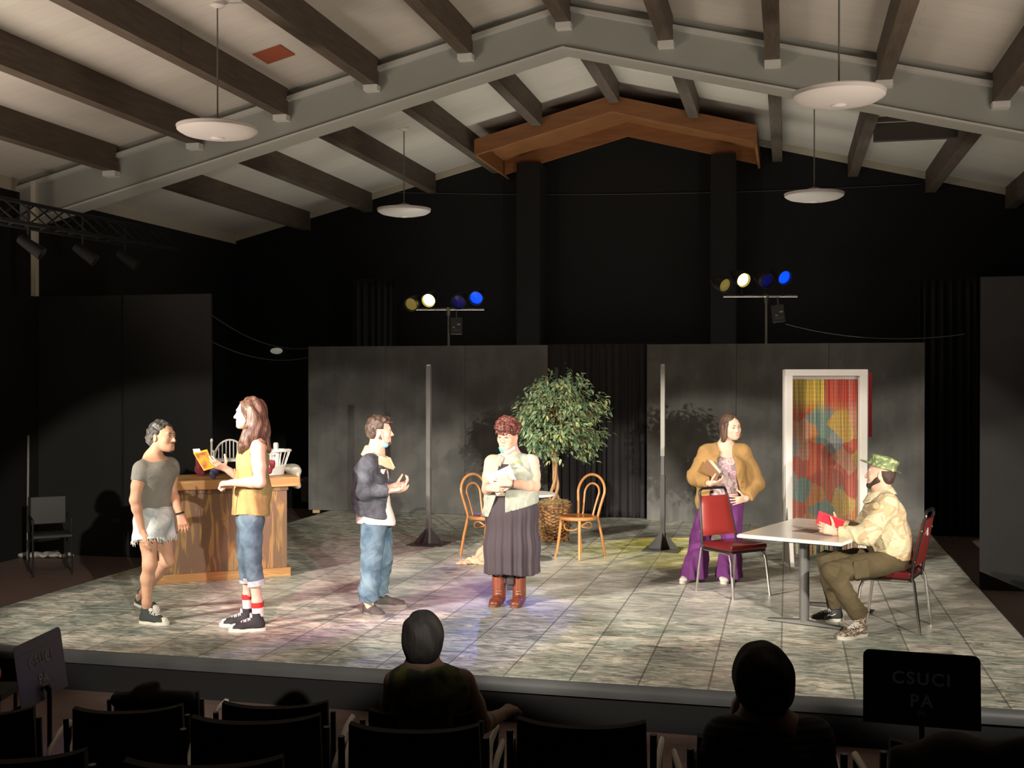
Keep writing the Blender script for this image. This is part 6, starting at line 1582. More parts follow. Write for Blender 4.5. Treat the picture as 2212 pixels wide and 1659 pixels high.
# jacket
DJ = denim('dark_denim', (0.030, 0.038, 0.048), (0.085, 0.10, 0.12), 9)
jk = chain([nb + (-0.01, 0, -0.085), chest + (-0.012, 0, 0), waist + (-0.015, 0, 0), L(806, 1112, 0.02)], [0.085, 0.190, 0.194, 0.216], side=side, flats=[0.9, 0.74, 0.80, 0.82], k=0.05)
jk += [C(nb + (0, 0, -0.045), shN, 0.066, 0.070, k=0.05), C(nb + (0, 0, -0.045), shF, 0.066, 0.070, k=0.05)]
for s_, e_, w_ in ((shN, elN, wrN), (shF, elF, wrF)):
    we = e_ * 0.06 + w_ * 0.94
    jk += [C(s_, e_ + (0.0, 0, 0.0), 0.074, 0.066, k=0.03), C(e_, we, 0.066, 0.046, k=0.02, cut=(V3(we), V3(nrm(w_ - e_))))]
zj = L(806, 1112, 0.02)[2]; xf = L(835, 1050, 0)[0]
cN = chest.astype(np.float32)
def post(p, d):
    d = d + 0.004 * wob(p, 20, 22, 17) - 0.011 * creases(p, 22, 0.7) - 0.005 * creases(p, 37, 2.0, -0.5, 0.3)
    slant = zj + (p[..., 0] - cN[0]) * -0.22
    body = np.maximum(d, slant - p[..., 2])
    # front opening towards the right of the photograph
    wedge = np.maximum(np.abs(p[..., 1] - 0.02) - 0.035 - 0.10 * np.clip((cN[2] - p[..., 2]) / 0.3, 0, 1), (cN[0] + 0.05) - p[..., 0])
    arm = np.minimum(np.abs(p[..., 1] - 0.02) * 0 + 1, 1)
    inner = (p[..., 2] < nb[2] - 0.11)
    r_ = np.sqrt(((p - (nb + np.array([0.035, 0, 0.005])).astype(np.float32)) ** 2).sum(-1)); body = np.maximum(body, 0.104 - r_)
    return np.where(inner, np.maximum(body, -wedge), body)
jo2 = sdf('denim_jacket', jk, DJ, R, 0.006, post)
FL = mat('cream_fleece', (0.68, 0.54, 0.34), 0.95, bump=0.6, bscale=90)
collar_sdf(jo2, FL, nb + np.array([-0.008, 0, 0]), (1, 0.02), name='fleece_collar', back_top=0.045, front_top=-0.070, back_low=-0.035, front_low=-0.165, r0=0.060, slope=0.52, th=0.020, gap=0.42, bumpy=0.0015, pw=1.3)
pk = MB(); a = L(815, 1012, -0.155)
sdf('chest_pocket', [C(L(818, 1008, -0.13), L(829, 1010, -0.09), 0.018, 0.014, side=(0, 0, 1), k=0.01)], DJ, jo2, 0.005)
BTN = mat('jacket_button', (0.65, 0.62, 0.55), 0.3, metal=0.7)
for px_, py_, dy_ in ((829, 1096, -0.12), (833, 1072, -0.10), (833, 1045, -0.08)):
    MB().lathe([(0, -0.5), (0.8, -0.4), (1, 0), (0.8, 0.4), (0, 0.5)], c=tuple(L(px_, py_, dy_)), n=10, M=Matrix.Scale(0.008, 4)).build('button', BTN, parent=jo2, smooth=True)
MB().tube([L(768, 1100, -0.13), L(800, 1110, -0.19), L(832, 1113, -0.13)], 0.010, 6).build('hem_band', DJ, parent=jo2, smooth=True)
GS = mat('dark_grey_suede', (0.075, 0.068, 0.062), 0.85); GO = mat('grey_sole', (0.20, 0.19, 0.18), 0.7)
shoe(R, anN * (1, 1, 0) + np.array([-0.045, 0.09, 0]), (0.62, -0.75), 0.30, (GS, GO, GS), 0.0, 0.048, laces=False)
shoe(R, anF * (1, 1, 0) + np.array([-0.05, 0.0, 0]), (0.96, -0.10), 0.29, (GS, GO, GS), 0.0, 0.048, laces=False)

# ---------------------------------------------------------------- woman in vest and long black skirt
f = Fig(1104, 10.0, 0, 'person in a sleeveless grey-green denim shirt and long black skirt, holding white paper')
L = f.L; R = f.root
hc = L(1097, 940, -0.02); fw = (-0.45, -0.88, -0.22); up = (-0.05, -0.15, 1)
nb = L(1104, 984, 0.02); shN = L(1064, 1000, 0.0); shF = L(1146, 1000, 0.0)
side = np.array([1.0, 0.0, 0.0]); chest = L(1104, 1024, 0.02); waist = L(1104, 1068, 0.02); pelv = L(1106, 1118, 0.02)
elA = L(1054, 1056, -0.03); wrA = L(1057, 1055, -0.27); elB = L(1153, 1050, -0.03); wrB = L(1102, 1044, -0.30)
hp, W, A = head_prims(hc, fw, up, nb, 1.05, 0.060, fat=1.14, fem=1)
tor = chain([nb, chest, waist, pelv], [0.068, 0.195, 0.185, 0.205], side=side, flats=[1, 0.70, 0.78, 0.80], k=0.05) + [E(chest + (-0.07, -0.11, -0.04), (0.085, 0.08, 0.085), k=0.05), E(chest + (0.07, -0.11, -0.04), (0.085, 0.08, 0.085), k=0.05)]
shl = [C(nb + (0, 0, -0.03), shN, 0.058, 0.058, k=0.05), C(nb + (0, 0, -0.03), shF, 0.058, 0.058, k=0.05)]
arms = arm_prims(shN, elA, wrA, 0.066, 0.052, 0.031) + arm_prims(shF, elB, wrB, 0.070, 0.056, 0.031)
hands = hand_prims(wrA, (0.85, -0.25, 0.08), (0.05, 1.0, 0.0), (0.0, 0.1, 1), 0.98, (0.5, 0.55, 0.6, 0.65), tcurl=0.5) + hand_prims(wrB, (-0.95, -0.1, 0.12), (0.05, 1.0, -0.1), (0.0, 0.1, 1), 0.98, (0.55, 0.6, 0.65, 0.7), tcurl=0.5)
anA = L(1079, 1255, 0.02); anB = L(1122, 1258, 0.0)
legs = leg_prims(L(1088, 1130, 0.02), L(1084, 1195, 0.0), anA, 0.11, 0.07, 0.060, 0.038) + leg_prims(L(1122, 1130, 0.02), L(1122, 1195, 0.0), anB, 0.11, 0.07, 0.060, 0.038)
sdf('body', hp + tor + shl + arms + hands + legs + [C(anA, anA + (0, 0, -0.15), 0.04), C(anB, anB + (0, 0, -0.15), 0.04)], SK_FAIR, R, 0.005)
face_parts(R, W, A, 1.05, brow=(0.16, 0.05, 0.035), closed=True, lip=(0.55, 0.24, 0.2))
HC = hair_mat('auburn_curls', (0.05, 0.012, 0.010), (0.20, 0.060, 0.042), (45, 45, 45))
hr = [E(W(0, -0.018, 0.048), (0.098, 0.112, 0.098), A)]
r9 = random.Random(9)
for i in range(46):
    az = r9.uniform(0, 2 * PI); el = r9.uniform(-0.1, 1.3)
    q = (0.094 * math.cos(az) * math.cos(el), -0.015 + 0.108 * math.sin(az) * math.cos(el), 0.05 + 0.098 * math.sin(el))
    if q[1] > 0.06 and q[2] < 0.062: continue
    hr.append(E(W(*q), (r9.uniform(0.018, 0.028),) * 3, A, k=0.008))
for x_ in (-0.055, -0.035, -0.012, 0.012, 0.032, 0.054):
    hr.append(C(W(x_, 0.07, 0.095), W(x_ * 1.1 + 0.008, 0.093 - abs(x_) * 0.35, 0.035 + 0.01 * math.sin(x_ * 200)), 0.017, 0.010, k=0.008))
def post(p, d):
    q = p - W(0, 0, 0).astype(np.float32); fy = q @ A[1].astype(np.float32); fu = q @ A[2].astype(np.float32)
    d = hair_noise(0.004, 130, 110)(p, d)
    fr_ = q @ A[0].astype(np.float32)
    return np.maximum(d, np.minimum(fy - 0.012, 0.008 + 0.30 * np.maximum(fr_, -0.03) + 0.006 * np.sin(fr_ * 220) - fu))
sdf('hair', hr, HC, R, 0.0045, post)
# glasses
GM = mat('spectacle_wire', (0.55, 0.38, 0.30), 0.3, metal=0.6)
gl_ = MB()
for sx in (-1, 1):
    gl_.tube([W(sx * 0.032 + 0.022 * math.cos(a), 0.101 - abs(sx * 0.032 + 0.022 * math.cos(a)) * 0.16, -0.006 + 0.019 * math.sin(a)) for a in [2 * PI * i / 20 for i in range(20)]], 0.0011, 5, closed=True)
    gl_.tube([W(sx * 0.054, 0.092, -0.002), W(sx * 0.077, 0.0, 0.0)], 0.0011, 5)
gl_.tube([W(-0.010, 0.101, -0.002), W(0.010, 0.101, -0.002)], 0.0011, 5); gl_.build('glasses', GM, parent=R)
mk = sdf('face_mask', [C(W(-0.058, 0.028, -0.098), W(-0.015, 0.072, -0.122), 0.018, 0.019, k=0.02), C(W(-0.015, 0.072, -0.122), W(0.05, 0.05, -0.110), 0.019, 0.014, k=0.02)], MW, R, 0.0045)
ctr0 = W(0.052, 0.058, -0.106); MB().tube([W(0.012, 0.082, -0.125), W(0.036, 0.074, -0.116), W(0.062, 0.050, -0.096)], [0.010, 0.0125, 0.009], 8).build('blue_layer', mat('mask_cyan', (0.08, 0.45, 0.62), 0.8), parent=mk, smooth=True)
MB().lathe([(0, -0.006), (0.005, 0), (0, 0.006)], c=tuple(W(0.083, -0.004, -0.052)), n=8).build('earring', mat('gold_earring', (0.7, 0.5, 0.2), 0.3, metal=1), parent=R)
# black top and skirt
BT = mat('black_knit', (0.040, 0.030, 0.034), 0.9)
tp = chain([chest + (0, 0, 0.06), chest, waist, pelv], [0.17, 0.202, 0.192, 0.21], side=side, flats=[0.66, 0.72, 0.80, 0.82], k=0.05) + [E(chest + (-0.07, -0.113, -0.04), (0.09, 0.085, 0.09), k=0.05), E(chest + (0.07, -0.113, -0.04), (0.09, 0.085, 0.09), k=0.05)]
zt = L(1104, 1001, 0)[2]
sdf('black_top', tp, BT, R, 0.007, lambda p, d: np.maximum(d, p[..., 2] - zt))
sk = chain([L(1104, 1062, 0.02), L(1106, 1105, 0.02), L(1107, 1180, 0.02), L(1107, 1248, 0.02)], [0.19, 0.222, 0.232, 0.240], side=side, flats=[0.8, 0.84, 0.84, 0.86], k=0.05)
zs = L(1107, 1242, -0.1)[2]; zw = L(1104, 1066, 0)[2]; c0 = L(1107, 1200, 0.02)
def post(p, d):
    th = np.arctan2(p[..., 1] - c0[1], p[..., 0] - c0[0]); lo = np.clip((zw - p[..., 2]) / 0.7, 0, 1)
    d0 = d + (0.010 * np.sin(th * 13 + 1.5 * np.sin(p[..., 2] * 3)) + 0.006 * np.sin(th * 29 + 2)) * lo
    d1 = np.maximum(d0, zs + 0.010 * np.sin(th * 3 + 1) - p[..., 2]); d1 = np.maximum(d1, p[..., 2] - zw)
    return np.maximum(d1, -np.maximum(d0 + 0.02, p[..., 2] - (zs + 0.12)))
sdf('long_skirt', sk, mat('black_skirt_jersey', (0.050, 0.038, 0.046), 0.85), R, 0.007, post)
# waist buckle
MB().box((-0.05, -0.006, -0.016), (0.04, 0.006, 0.016), Matrix.Translation(L(1082, 1068, -0.155))).build('belt_buckle', mat('buckle_tan', (0.45, 0.33, 0.22), 0.5), parent=R, bevel=0.004)
# sleeveless denim shirt, open
GV = denim('sage_denim', (0.26, 0.29, 0.25), (0.42, 0.44, 0.37), 10)
vt = chain([nb + (0, 0, -0.035), chest, waist, L(1106, 1120, 0.02)], [0.10, 0.215, 0.225, 0.262], side=side, flats=[0.9, 0.74, 0.80, 0.80], k=0.05) + [E(chest + (-0.075, -0.12, -0.05), (0.095, 0.088, 0.10), k=0.05), E(chest + (0.075, -0.12, -0.05), (0.095, 0.088, 0.10), k=0.05)]
vt += [C(nb + (0, 0, -0.04), shN + (0.02, 0, 0.0), 0.070, 0.066, k=0.05), C(nb + (0, 0, -0.04), shF - (0.02, 0, 0.0), 0.070, 0.066, k=0.05)]
def lerpz(z, pts):
    return np.interp(z, [p[0] for p in pts], [p[1] for p in pts])
lz = sorted([(L(0, y, -0.15)[2], L(x, y, -0.15)[0]) for x, y in ((1084, 985), (1078, 1005), (1072, 1040), (1072, 1070), (1060, 1105), (1052, 1125))])
rz_ = sorted([(L(0, y, -0.15)[2], L(x, y, -0.15)[0]) for x, y in ((1112, 985), (1099, 1003), (1092, 1030), (1091, 1070), (1091, 1112))])
zl = L(1060, 1118, -0.1)[2]; zr0 = L(1091, 1108, -0.15)[2]; zr1 = L(1163, 1085, 0)[2]; xr0 = L(1091, 1108, -0.15)[0]; xr1 = L(1163, 1085, 0)[0]; nbx = nb.astype(np.float32)
def post(p, d):
    x, y, z = p[..., 0], p[..., 1], p[..., 2]
    d = d + 0.004 * wob(p, 18, 18, 13) - 0.008 * creases(p, 20, 0.4, 0.9, 0.2)
    gap = np.minimum(x - lerpz(z, lz), lerpz(z, rz_) - x); gap = np.minimum(gap, 0.02 - y)
    d = np.maximum(d, gap)
    zb = np.where(x > xr0 - 0.03, zr0 + (zr1 - zr0) * np.clip((x - xr0) / (xr1 - xr0), 0, 1), zl)
    d = np.maximum(d, zb - z)
    r = np.sqrt(((p - (nbx + V3((0, -0.01, 0.03)))) ** 2).sum(-1)); d = np.maximum(d, 0.078 - r)
    for s_, sg in ((shN, -1), (shF, 1)):
        q = p - s_.astype(np.float32); dd = np.sqrt(q[..., 1] ** 2 + ((q[..., 2] + 0.045) / 1.35) ** 2)
        d = np.maximum(d, -np.maximum(dd - 0.082, -(sg * q[..., 0] + 0.012)))
    return d
vo = sdf('sleeveless_denim_shirt', vt, GV, R, 0.006, post)
collar_sdf(vo, GV, nb + np.array([0, 0, 0]), (-0.1, -1), back_top=0.040, front_top=-0.01, back_low=-0.01, front_low=-0.10, r0=0.070, slope=0.70, th=0.011, gap=0.5)
for (px_, py_, rr_, m_) in ((1118, 998, 0.013, mat('badge_yellow', (0.75, 0.55, 0.05), 0.4)), (1121, 1007, 0.015, mat('badge_cream', (0.75, 0.7, 0.45), 0.4)), (1113, 1007, 0.008, mat('badge_white', (0.8, 0.8, 0.75), 0.4)), (1117, 1015, 0.008, mat('badge_cream', (0.7, 0.7, 0.5), 0.4)), (1071, 1012, 0.010, mat('badge_white', (0.8, 0.8, 0.75), 0.4))):
    MB().lathe([(0, 0), (rr_, 0), (rr_ * 0.8, 0.006), (0, 0.006)], c=tuple(L(px_, py_, -0.235 if px_ > 1100 else -0.225)), n=14, M=Matrix.Rotation(PI / 2, 4, 'X')).build('pin_badge', m_, parent=vo)
MB().tube([wrB + np.array([0.028 + 0.004 * math.sin(a), 0.033 * math.cos(a), 0.033 * math.sin(a)]) for a in [2 * PI * i / 18 for i in range(18)]], 0.004, 6, closed=True).build('bracelet', mat('bracelet_dark', (0.08, 0.04, 0.03), 0.5), parent=R)
# lace-up boots
BB = mat('russet_leather', (0.24, 0.062, 0.032), 0.35, var=0.35, vscale=14, coat=0.2); BS = mat('boot_sole', (0.16, 0.07, 0.04), 0.6); BLc = mat('boot_lace', (0.42, 0.26, 0.16), 0.7)
for an, dx in ((anA, -0.28), (anB, -0.22)):
    g = an * (1, 1, 0)
    b_ = shoe(R, g + np.array([0.012, 0.060, 0]), (dx, -1.0), 0.27, (BB, BS, BLc), 0.165, 0.050, name='boot', sole_h=0.024, laces=False, ankr=0.060)
    lc = MB()
    for i in range(8):
        z = 0.095 + 0.022 * i; yy = g[1] - 0.062 - max(0, 0.12 - z) * 1.1; xx = g[0] + 0.005 + dx * 0.05
        lc.tube([(xx - 0.024, yy + 0.006, z), (xx, yy - 0.004, z + 0.008), (xx + 0.024, yy + 0.006, z)], 0.0032, 5); lc.tube([(xx + 0.024, yy + 0.006, z), (xx - 0.024, yy + 0.006, z + 0.016)], 0.0028, 5)
    lc.build('laces', BLc, parent=b_)
# paper held against the belly
ppt = thing('white_folder', 'white sheet folder held against her belly by the person in the black skirt', 'folder', f.root.location.copy(), YAW)
pc = [L(1050, 1029, -0.265), L(1101, 1005, -0.265), L(1117, 1044, -0.255), L(1072, 1069, -0.255)]
slab('front_sheet', pc, 0.004, mat('paper_white', (0.80, 0.80, 0.74), 0.7), ppt)
slab('rear_sheet', [x + np.array([0.006, 0.006, -0.006]) for x in pc], 0.003, mat('paper_white2', (0.72, 0.72, 0.68), 0.7), ppt)
org(ppt, sum(pc) / 4)
MB().tube([L(1066, 1040, -0.275), L(1073, 1035, -0.275)], 0.005, 6).build('red_grip', mat('red_marker', (0.6, 0.03, 0.06), 0.5), parent=ppt, loc=ppt.children[0].location)
# ---------------------------------------------------------------- woman in mustard jacket and purple flares
f = Fig(1561, 11.1, 0, 'person in a mustard corduroy jacket and flared purple trousers, standing behind the empty red chair')
L = f.L; R = f.root
hc = L(1579, 922, -0.02); fw = (0.42, -0.90, -0.10); up = (-0.05, -0.05, 1)
nb = L(1567, 962, 0.02); shA = L(1527, 978, 0.0); shB = L(1604, 978, 0.0)
side = np.array([1.0, 0.0, 0.0]); chest = L(1565, 1003, 0.02); waist = L(1562, 1045, 0.02); pelv = L(1557, 1082, 0.02)
elA = L(1502, 1030, 0.02); wrA = L(1534, 1045, -0.20); elB = L(1634, 1045, 0.06); wrB = L(1612, 1078, -0.12)
knA = L(1513, 1160, -0.02); anA = L(1497, 1238, -0.02); knB = L(1580, 1165, 0.0); anB = L(1572, 1242, -0.02)
hp, W, A = head_prims(hc, fw, up, nb, 1.02, 0.056, fat=1.18, fem=1)
tor = chain([nb, chest, waist, pelv], [0.064, 0.180, 0.165, 0.19], side=side, flats=[1, 0.70, 0.76, 0.80], k=0.05) + [E(chest + (-0.07, -0.10, -0.03), (0.08, 0.07, 0.08), k=0.05), E(chest + (0.07, -0.10, -0.03), (0.08, 0.07, 0.08), k=0.05)]
shl = [C(nb + (0, 0, -0.03), shA, 0.055, 0.055, k=0.05), C(nb + (0, 0, -0.03), shB, 0.055, 0.055, k=0.05)]
arms = arm_prims(shA, elA, wrA, 0.055, 0.045, 0.028) + arm_prims(shB, elB, wrB, 0.055, 0.045, 0.028)
hands = hand_prims(wrA, (0.92, -0.25, 0.15), (0.15, 0.55, 0.8), (0.2, -0.6, 0.8), 0.98, (0.5, 0.55, 0.6, 0.65), tcurl=0.5) + hand_prims(wrB, (-0.75, -0.15, -0.10), (0.0, 1.0, 0.1), (0, 0, 1), 0.98, (0.12, 0.15, 0.18, 0.22), spread=0.16)
legs = leg_prims(L(1540, 1092, 0.02), knA, anA, 0.10, 0.065, 0.06, 0.04) + leg_prims(L(1578, 1092, 0.02), knB, anB, 0.10, 0.065, 0.06, 0.04)
sdf('body', hp + tor + shl + arms + hands + legs + [C(anA, anA + (0, 0, -0.03), 0.04), C(anB, anB + (0, 0, -0.03), 0.04)], SK_PALE, R, 0.0055)
face_parts(R, W, A, 1.02, brow=(0.20, 0.12, 0.09), iris=(0.10, 0.10, 0.09), lip=(0.60, 0.25, 0.22), lookx=0.6)
hr = [E(W(0, -0.024, 0.036), (0.087, 0.102, 0.094), A), C(W(-0.074, -0.01, 0.0), W(-0.088, 0.01, -0.100), 0.038, 0.034, k=0.03), C(W(0.070, -0.01, 0.0), W(0.080, -0.005, -0.125), 0.032, 0.026, k=0.03), C(W(0, -0.07, 0.0), W(0, -0.065, -0.10), 0.07, 0.075, side=A[0], fa=0.7, k=0.03), C(W(-0.074, 0.030, 0.035), W(-0.086, 0.030, -0.085), 0.018, 0.020, k=0.02), C(W(0.074, 0.030, 0.035), W(0.086, 0.030, -0.100), 0.018, 0.018, k=0.02)]
def post(p, d):
    q = p - W(0, 0, 0).astype(np.float32); fy = q @ A[1].astype(np.float32); fu = q @ A[2].astype(np.float32); fx = q @ A[0].astype(np.float32)
    d = hair_noise(0.0016, 120, 8)(p, d)
    dc = np.maximum(d, np.minimum(fy - 0.026, 0.096 - 0.75 * np.abs(fx) - fu))
    d = np.where(np.abs(fx) > 0.060, d, dc)
    return np.maximum(d, np.minimum(fy - 0.062, 0.075 - fu))
sdf('hair', hr, hair_mat('straight_brown_bob', (0.05, 0.027, 0.018), (0.17, 0.10, 0.07), (80, 80, 5)), R, 0.0045, post)
def floral():
    m, nt, b, mp = new_mat('floral_print', 0.85)
    n = tex(nt, 'ShaderNodeTexNoise', mp.outputs[0], Scale=9.0, Detail=1.0)
    sub = nt.nodes.new('ShaderNodeVectorMath'); sub.operation = 'MULTIPLY_ADD'; nt.links.new(n.outputs[1], sub.inputs[0]); sub.inputs[1].default_value = (0.06, 0.06, 0.06); nt.links.new(mp.outputs[0], sub.inputs[2])
    vo = tex(nt, 'ShaderNodeTexVoronoi', sub.outputs[0], Scale=14.0)
    rings = mathn(nt, 'SINE', mathn(nt, 'MULTIPLY', vo.outputs['Distance'], 21.0))
    c1 = ramp(nt, rings, [(0.0, (0.68, 0.58, 0.56)), (0.40, (0.68, 0.58, 0.56)), (0.47, (0.10, 0.07, 0.09)), (0.60, (0.13, 0.09, 0.11)), (0.68, (0.60, 0.42, 0.50))])
    sp = nt.nodes.new('ShaderNodeSeparateColor'); nt.links.new(vo.outputs['Color'], sp.inputs[0])
    tint = ramp(nt, sp.outputs[0], [(0, (0.9, 0.86, 0.84)), (0.45, (0.82, 0.66, 0.76)), (0.65, (0.45, 0.43, 0.44))], True)
    nt.links.new(mixc(nt, 1.0, c1, tint, 'MULTIPLY'), b.inputs['Base Color']); return m
bl = chain([nb + (0, 0, -0.05), chest, waist, L(1560, 1072, 0.02)], [0.08, 0.190, 0.172, 0.188], side=side, flats=[0.9, 0.72, 0.78, 0.80], k=0.05) + [E(chest + (-0.07, -0.103, -0.03), (0.086, 0.076, 0.086), k=0.05), E(chest + (0.07, -0.103, -0.03), (0.086, 0.076, 0.086), k=0.05)]
zb = L(1560, 1066, 0)[2]; ncc = nb + np.array([0.0, -0.07, -0.0])
sdf('floral_blouse', bl, floral(), R, 0.006, lambda p, d: np.maximum(np.maximum(d + 0.004 * wob(p, 24, 24, 16), zb + 0.01 * np.sin(p[..., 0] * 20) - p[..., 2]), 0.105 - np.sqrt((p[..., 0] - ncc[0]) ** 2 + ((p[..., 1] - ncc[1]) * 0.6) ** 2 + ((p[..., 2] - ncc[2]) * 0.85) ** 2)))
# flared trousers
PU = cloth('purple_cotton', (0.17, 0.035, 0.19), 0.25, wrinkle=0.4)
tr = [C(L(1559, 1058, 0.02), pelv, 0.17, 0.205, side=side, fa=0.76, fb=0.80, k=0.05)]
hA = L(1498, 1254, -0.02); hB = L(1574, 1258, -0.0)
for hip, kn, he in ((L(1537, 1095, 0.02), knA, hA), (L(1580, 1095, 0.02), knB, hB)):
    tr += [C(hip, kn, 0.118, 0.094, k=0.05), C(kn, he * 0.5 + kn * 0.5, 0.092, 0.104, k=0.03), C(he * 0.5 + kn * 0.5, he, 0.104, 0.132, side=side, fa=1, fb=0.92, k=0.03)]
zw = L(1559, 1060, 0)[2]; zh = 0.035
def post(p, d):
    x, y, z = p[..., 0], p[..., 1], p[..., 2]; lo = np.clip((0.8 - z) / 0.7, 0, 1)
    d = d + 0.011 * lo * np.sin(x * 55 + 2 * np.sin(z * 4) + y * 30) - 0.007 * creases(p, 22, 0.5)
    return np.maximum(np.maximum(d, zh - z), z - zw)
sdf('flared_trousers', tr, PU, R, 0.0065, post)
# corduroy jacket, open
MJ = mat('mustard_corduroy', (0.62, 0.33, 0.08), 0.9, var=0.15, vscale=8)
MJ = cloth('mustard_corduroy_b', (0.42, 0.245, 0.088), 0.16, wrinkle=0.45, wscale=5)
jk = chain([nb + (0, 0, -0.04), chest, waist, L(1560, 1082, 0.02)], [0.10, 0.215, 0.235, 0.262], side=side, flats=[0.9, 0.76, 0.76, 0.72], k=0.05) + [E(chest + (-0.08, -0.108, -0.04), (0.10, 0.088, 0.11), k=0.05), E(chest + (0.08, -0.108, -0.04), (0.10, 0.088, 0.11), k=0.05)]
jk += [C(nb + (0, 0, -0.045), shA, 0.070, 0.082, k=0.05), C(nb + (0, 0, -0.045), shB, 0.070, 0.082, k=0.05)]
for s_, e_, w_ in ((shA, elA, wrA), (shB, elB, wrB)):
    we = e_ * 0.10 + w_ * 0.90
    jk += [C(s_, e_, 0.082, 0.082, k=0.03), C(e_, we, 0.080, 0.056, k=0.03, cut=(V3(we), V3(nrm(w_ - e_))))]
lz2 = sorted([(L(0, y, -0.15)[2], L(x, y, -0.15)[0]) for x, y in ((1552, 958), (1556, 975), (1549, 1000), (1545, 1020), (1536, 1060), (1526, 1112))])
rz2 = sorted([(L(0, y, -0.15)[2], L(x, y, -0.15)[0]) for x, y in ((1587, 958), (1586, 975), (1588, 1000), (1592, 1030), (1602, 1062), (1618, 1090))])
zlj = L(1510, 1112, -0.1)[2]; zrj = L(1620, 1080, 0)[2]; wBs = wrB.astype(np.float32)
def post(p, d):
    x, y, z = p[..., 0], p[..., 1], p[..., 2]
    d = d + 0.007 * wob(p, 15, 15, 11) - 0.010 * creases(p, 14, 0.2, 1.2, 0.2) - 0.005 * creases(p, 27, 1.4, -1.1, 0.2)
    gap = np.minimum(np.minimum(x - np.interp(z, [a[0] for a in lz2], [a[1] for a in lz2]), np.interp(z, [a[0] for a in rz2], [a[1] for a in rz2]) - x), 0.03 - y)
    d = np.maximum(d, gap)
    xm = L(1560, 1080, 0)[0]
    zb_ = np.where(x < xm, zlj + 0.5 * np.maximum(x - L(1512, 0, 0)[0], 0) ** 1.5 + 1.2 * np.maximum(L(1505, 0, 0)[0] - x, 0), zrj)
    d = np.maximum(d, zb_ - z)
    r = np.sqrt((x - nb[0]) ** 2 + (y - nb[1] + 0.02) ** 2 + (z - nb[2] - 0.03) ** 2)
    return np.maximum(d, 0.082 - r)
jo = sdf('corduroy_jacket', jk, MJ, R, 0.0065, post)
collar_sdf(jo, MJ, nb, (0.05, -1), back_top=0.030, front_top=-0.06, back_low=-0.02, front_low=-0.135, r0=0.078, slope=0.60, th=0.012, gap=0.62)
for py_ in (1040, 1052): MB().lathe([(0, -0.5), (1, 0), (0, 0.5)], c=tuple(L(1606, py_, -0.19)), n=10, M=Matrix.Scale(0.009, 4)).build('button', mat('button_brown', (0.25, 0.10, 0.03), 0.4), parent=jo)
WS = mat('white_canvas_shoe', (0.80, 0.76, 0.70), 0.7)
shoe(R, np.array([anA[0] + 0.01, anA[1] + 0.10, 0]), (-0.55, -0.85), 0.25, (WS, RW, LW), 0.0, 0.042, laces=False)
shoe(R, np.array([anB[0] - 0.01, anB[1] + 0.10, 0]), (-0.18, -1.0), 0.25, (WS, RW, LW), 0.0, 0.042, laces=False)
# clipboard with papers under the arm
cb = thing('brown_folder', 'brown clipboard folder with loose papers held under her arm by the person in purple trousers', 'folder', f.root.location.copy(), YAW)
pc = [L(1527, 992, -0.20), L(1553, 1022, -0.26), L(1549, 1040, -0.26), L(1516, 1014, -0.20)]
slab('board', pc, 0.006, mat('brown_board', (0.22, 0.095, 0.032), 0.6), cb)
mb = MB(); rr = random.Random(4)
for i in range(5):
    o_ = np.array([0.004 + 0.004 * i, 0.012 + 0.006 * i, 0.008 * rr.random()])
    q = [pc[0] * 0.92 + pc[1] * 0.08 + o_, L(1531, 999, -0.2) + o_ + (0.03, 0, 0.01), pc[1] + o_ + (0.012, 0, 0.012), pc[1] * 0.85 + pc[2] * 0.15 + o_]
    slab('paper_sheet', q, 0.0015, mat('loose_paper', (0.66, 0.63, 0.5), 0.8), cb)
org(cb, sum(pc) / 4)

# ---------------------------------------------------------------- seated man with camouflage cap
f = Fig(1900, 8.95, 0, 'person in a camouflage cap, pale shirt and olive trousers, seated at the white table')
L = f.L; R = f.root
hc = L(1902, 1024, 0.10); fw = (-0.88, 0.46, 0.03); up = (0.06, 0.0, 1)
nb = L(1907, 1062, 0.10); shN = L(1917, 1088, -0.09); shF = L(1897, 1086, 0.28)
side = nrm(shF - shN); chest = L(1911, 1112, 0.09); waist = L(1921, 1162, 0.10); pelv = L(1930, 1207, 0.10)
elN = L(1872, 1158, -0.14); wrN = L(1806, 1150, -0.02); elF = L(1862, 1145, 0.32); wrF = L(1812, 1138, 0.27)
hipN = L(1930, 1212, 0.0); knN = L(1797, 1236, -0.20); anN = L(1858, 1336, -0.20)
hipF = L(1920, 1208, 0.22); knF = L(1788, 1212, 0.18); anF = L(1804, 1316, 0.36)
hp, W, A = head_prims(hc, fw, up, nb, 1.0, 0.056)
tor = chain([nb, chest, waist, pelv], [0.062, 0.175, 0.14, 0.13], side=side, flats=[1, 0.66, 0.74, 0.78], k=0.05)
shl = [C(nb + (0, 0, -0.03), shN, 0.055, 0.053, k=0.05), C(nb + (0, 0, -0.03), shF, 0.055, 0.053, k=0.05)]
arms = arm_prims(shN, elN, wrN) + arm_prims(shF, elF, wrF)
hands = hand_prims(wrN, (-0.88, 0.25, 0.28), (-0.15, 1.0, 0.05), (0, 0.1, 1), 1.02, (0.45, 0.5, 0.55, 0.6), tcurl=0.15, tout=0.7) + hand_prims(wrF, (-0.9, -0.2, 0.2), (0.1, -0.8, 0.4), (0, 0, 1), 1.0, (0.5, 0.55, 0.6, 0.65))
legs = leg_prims(hipN, knN, anN, 0.07, 0.05, 0.048) + leg_prims(hipF, knF, anF, 0.07, 0.05, 0.048)
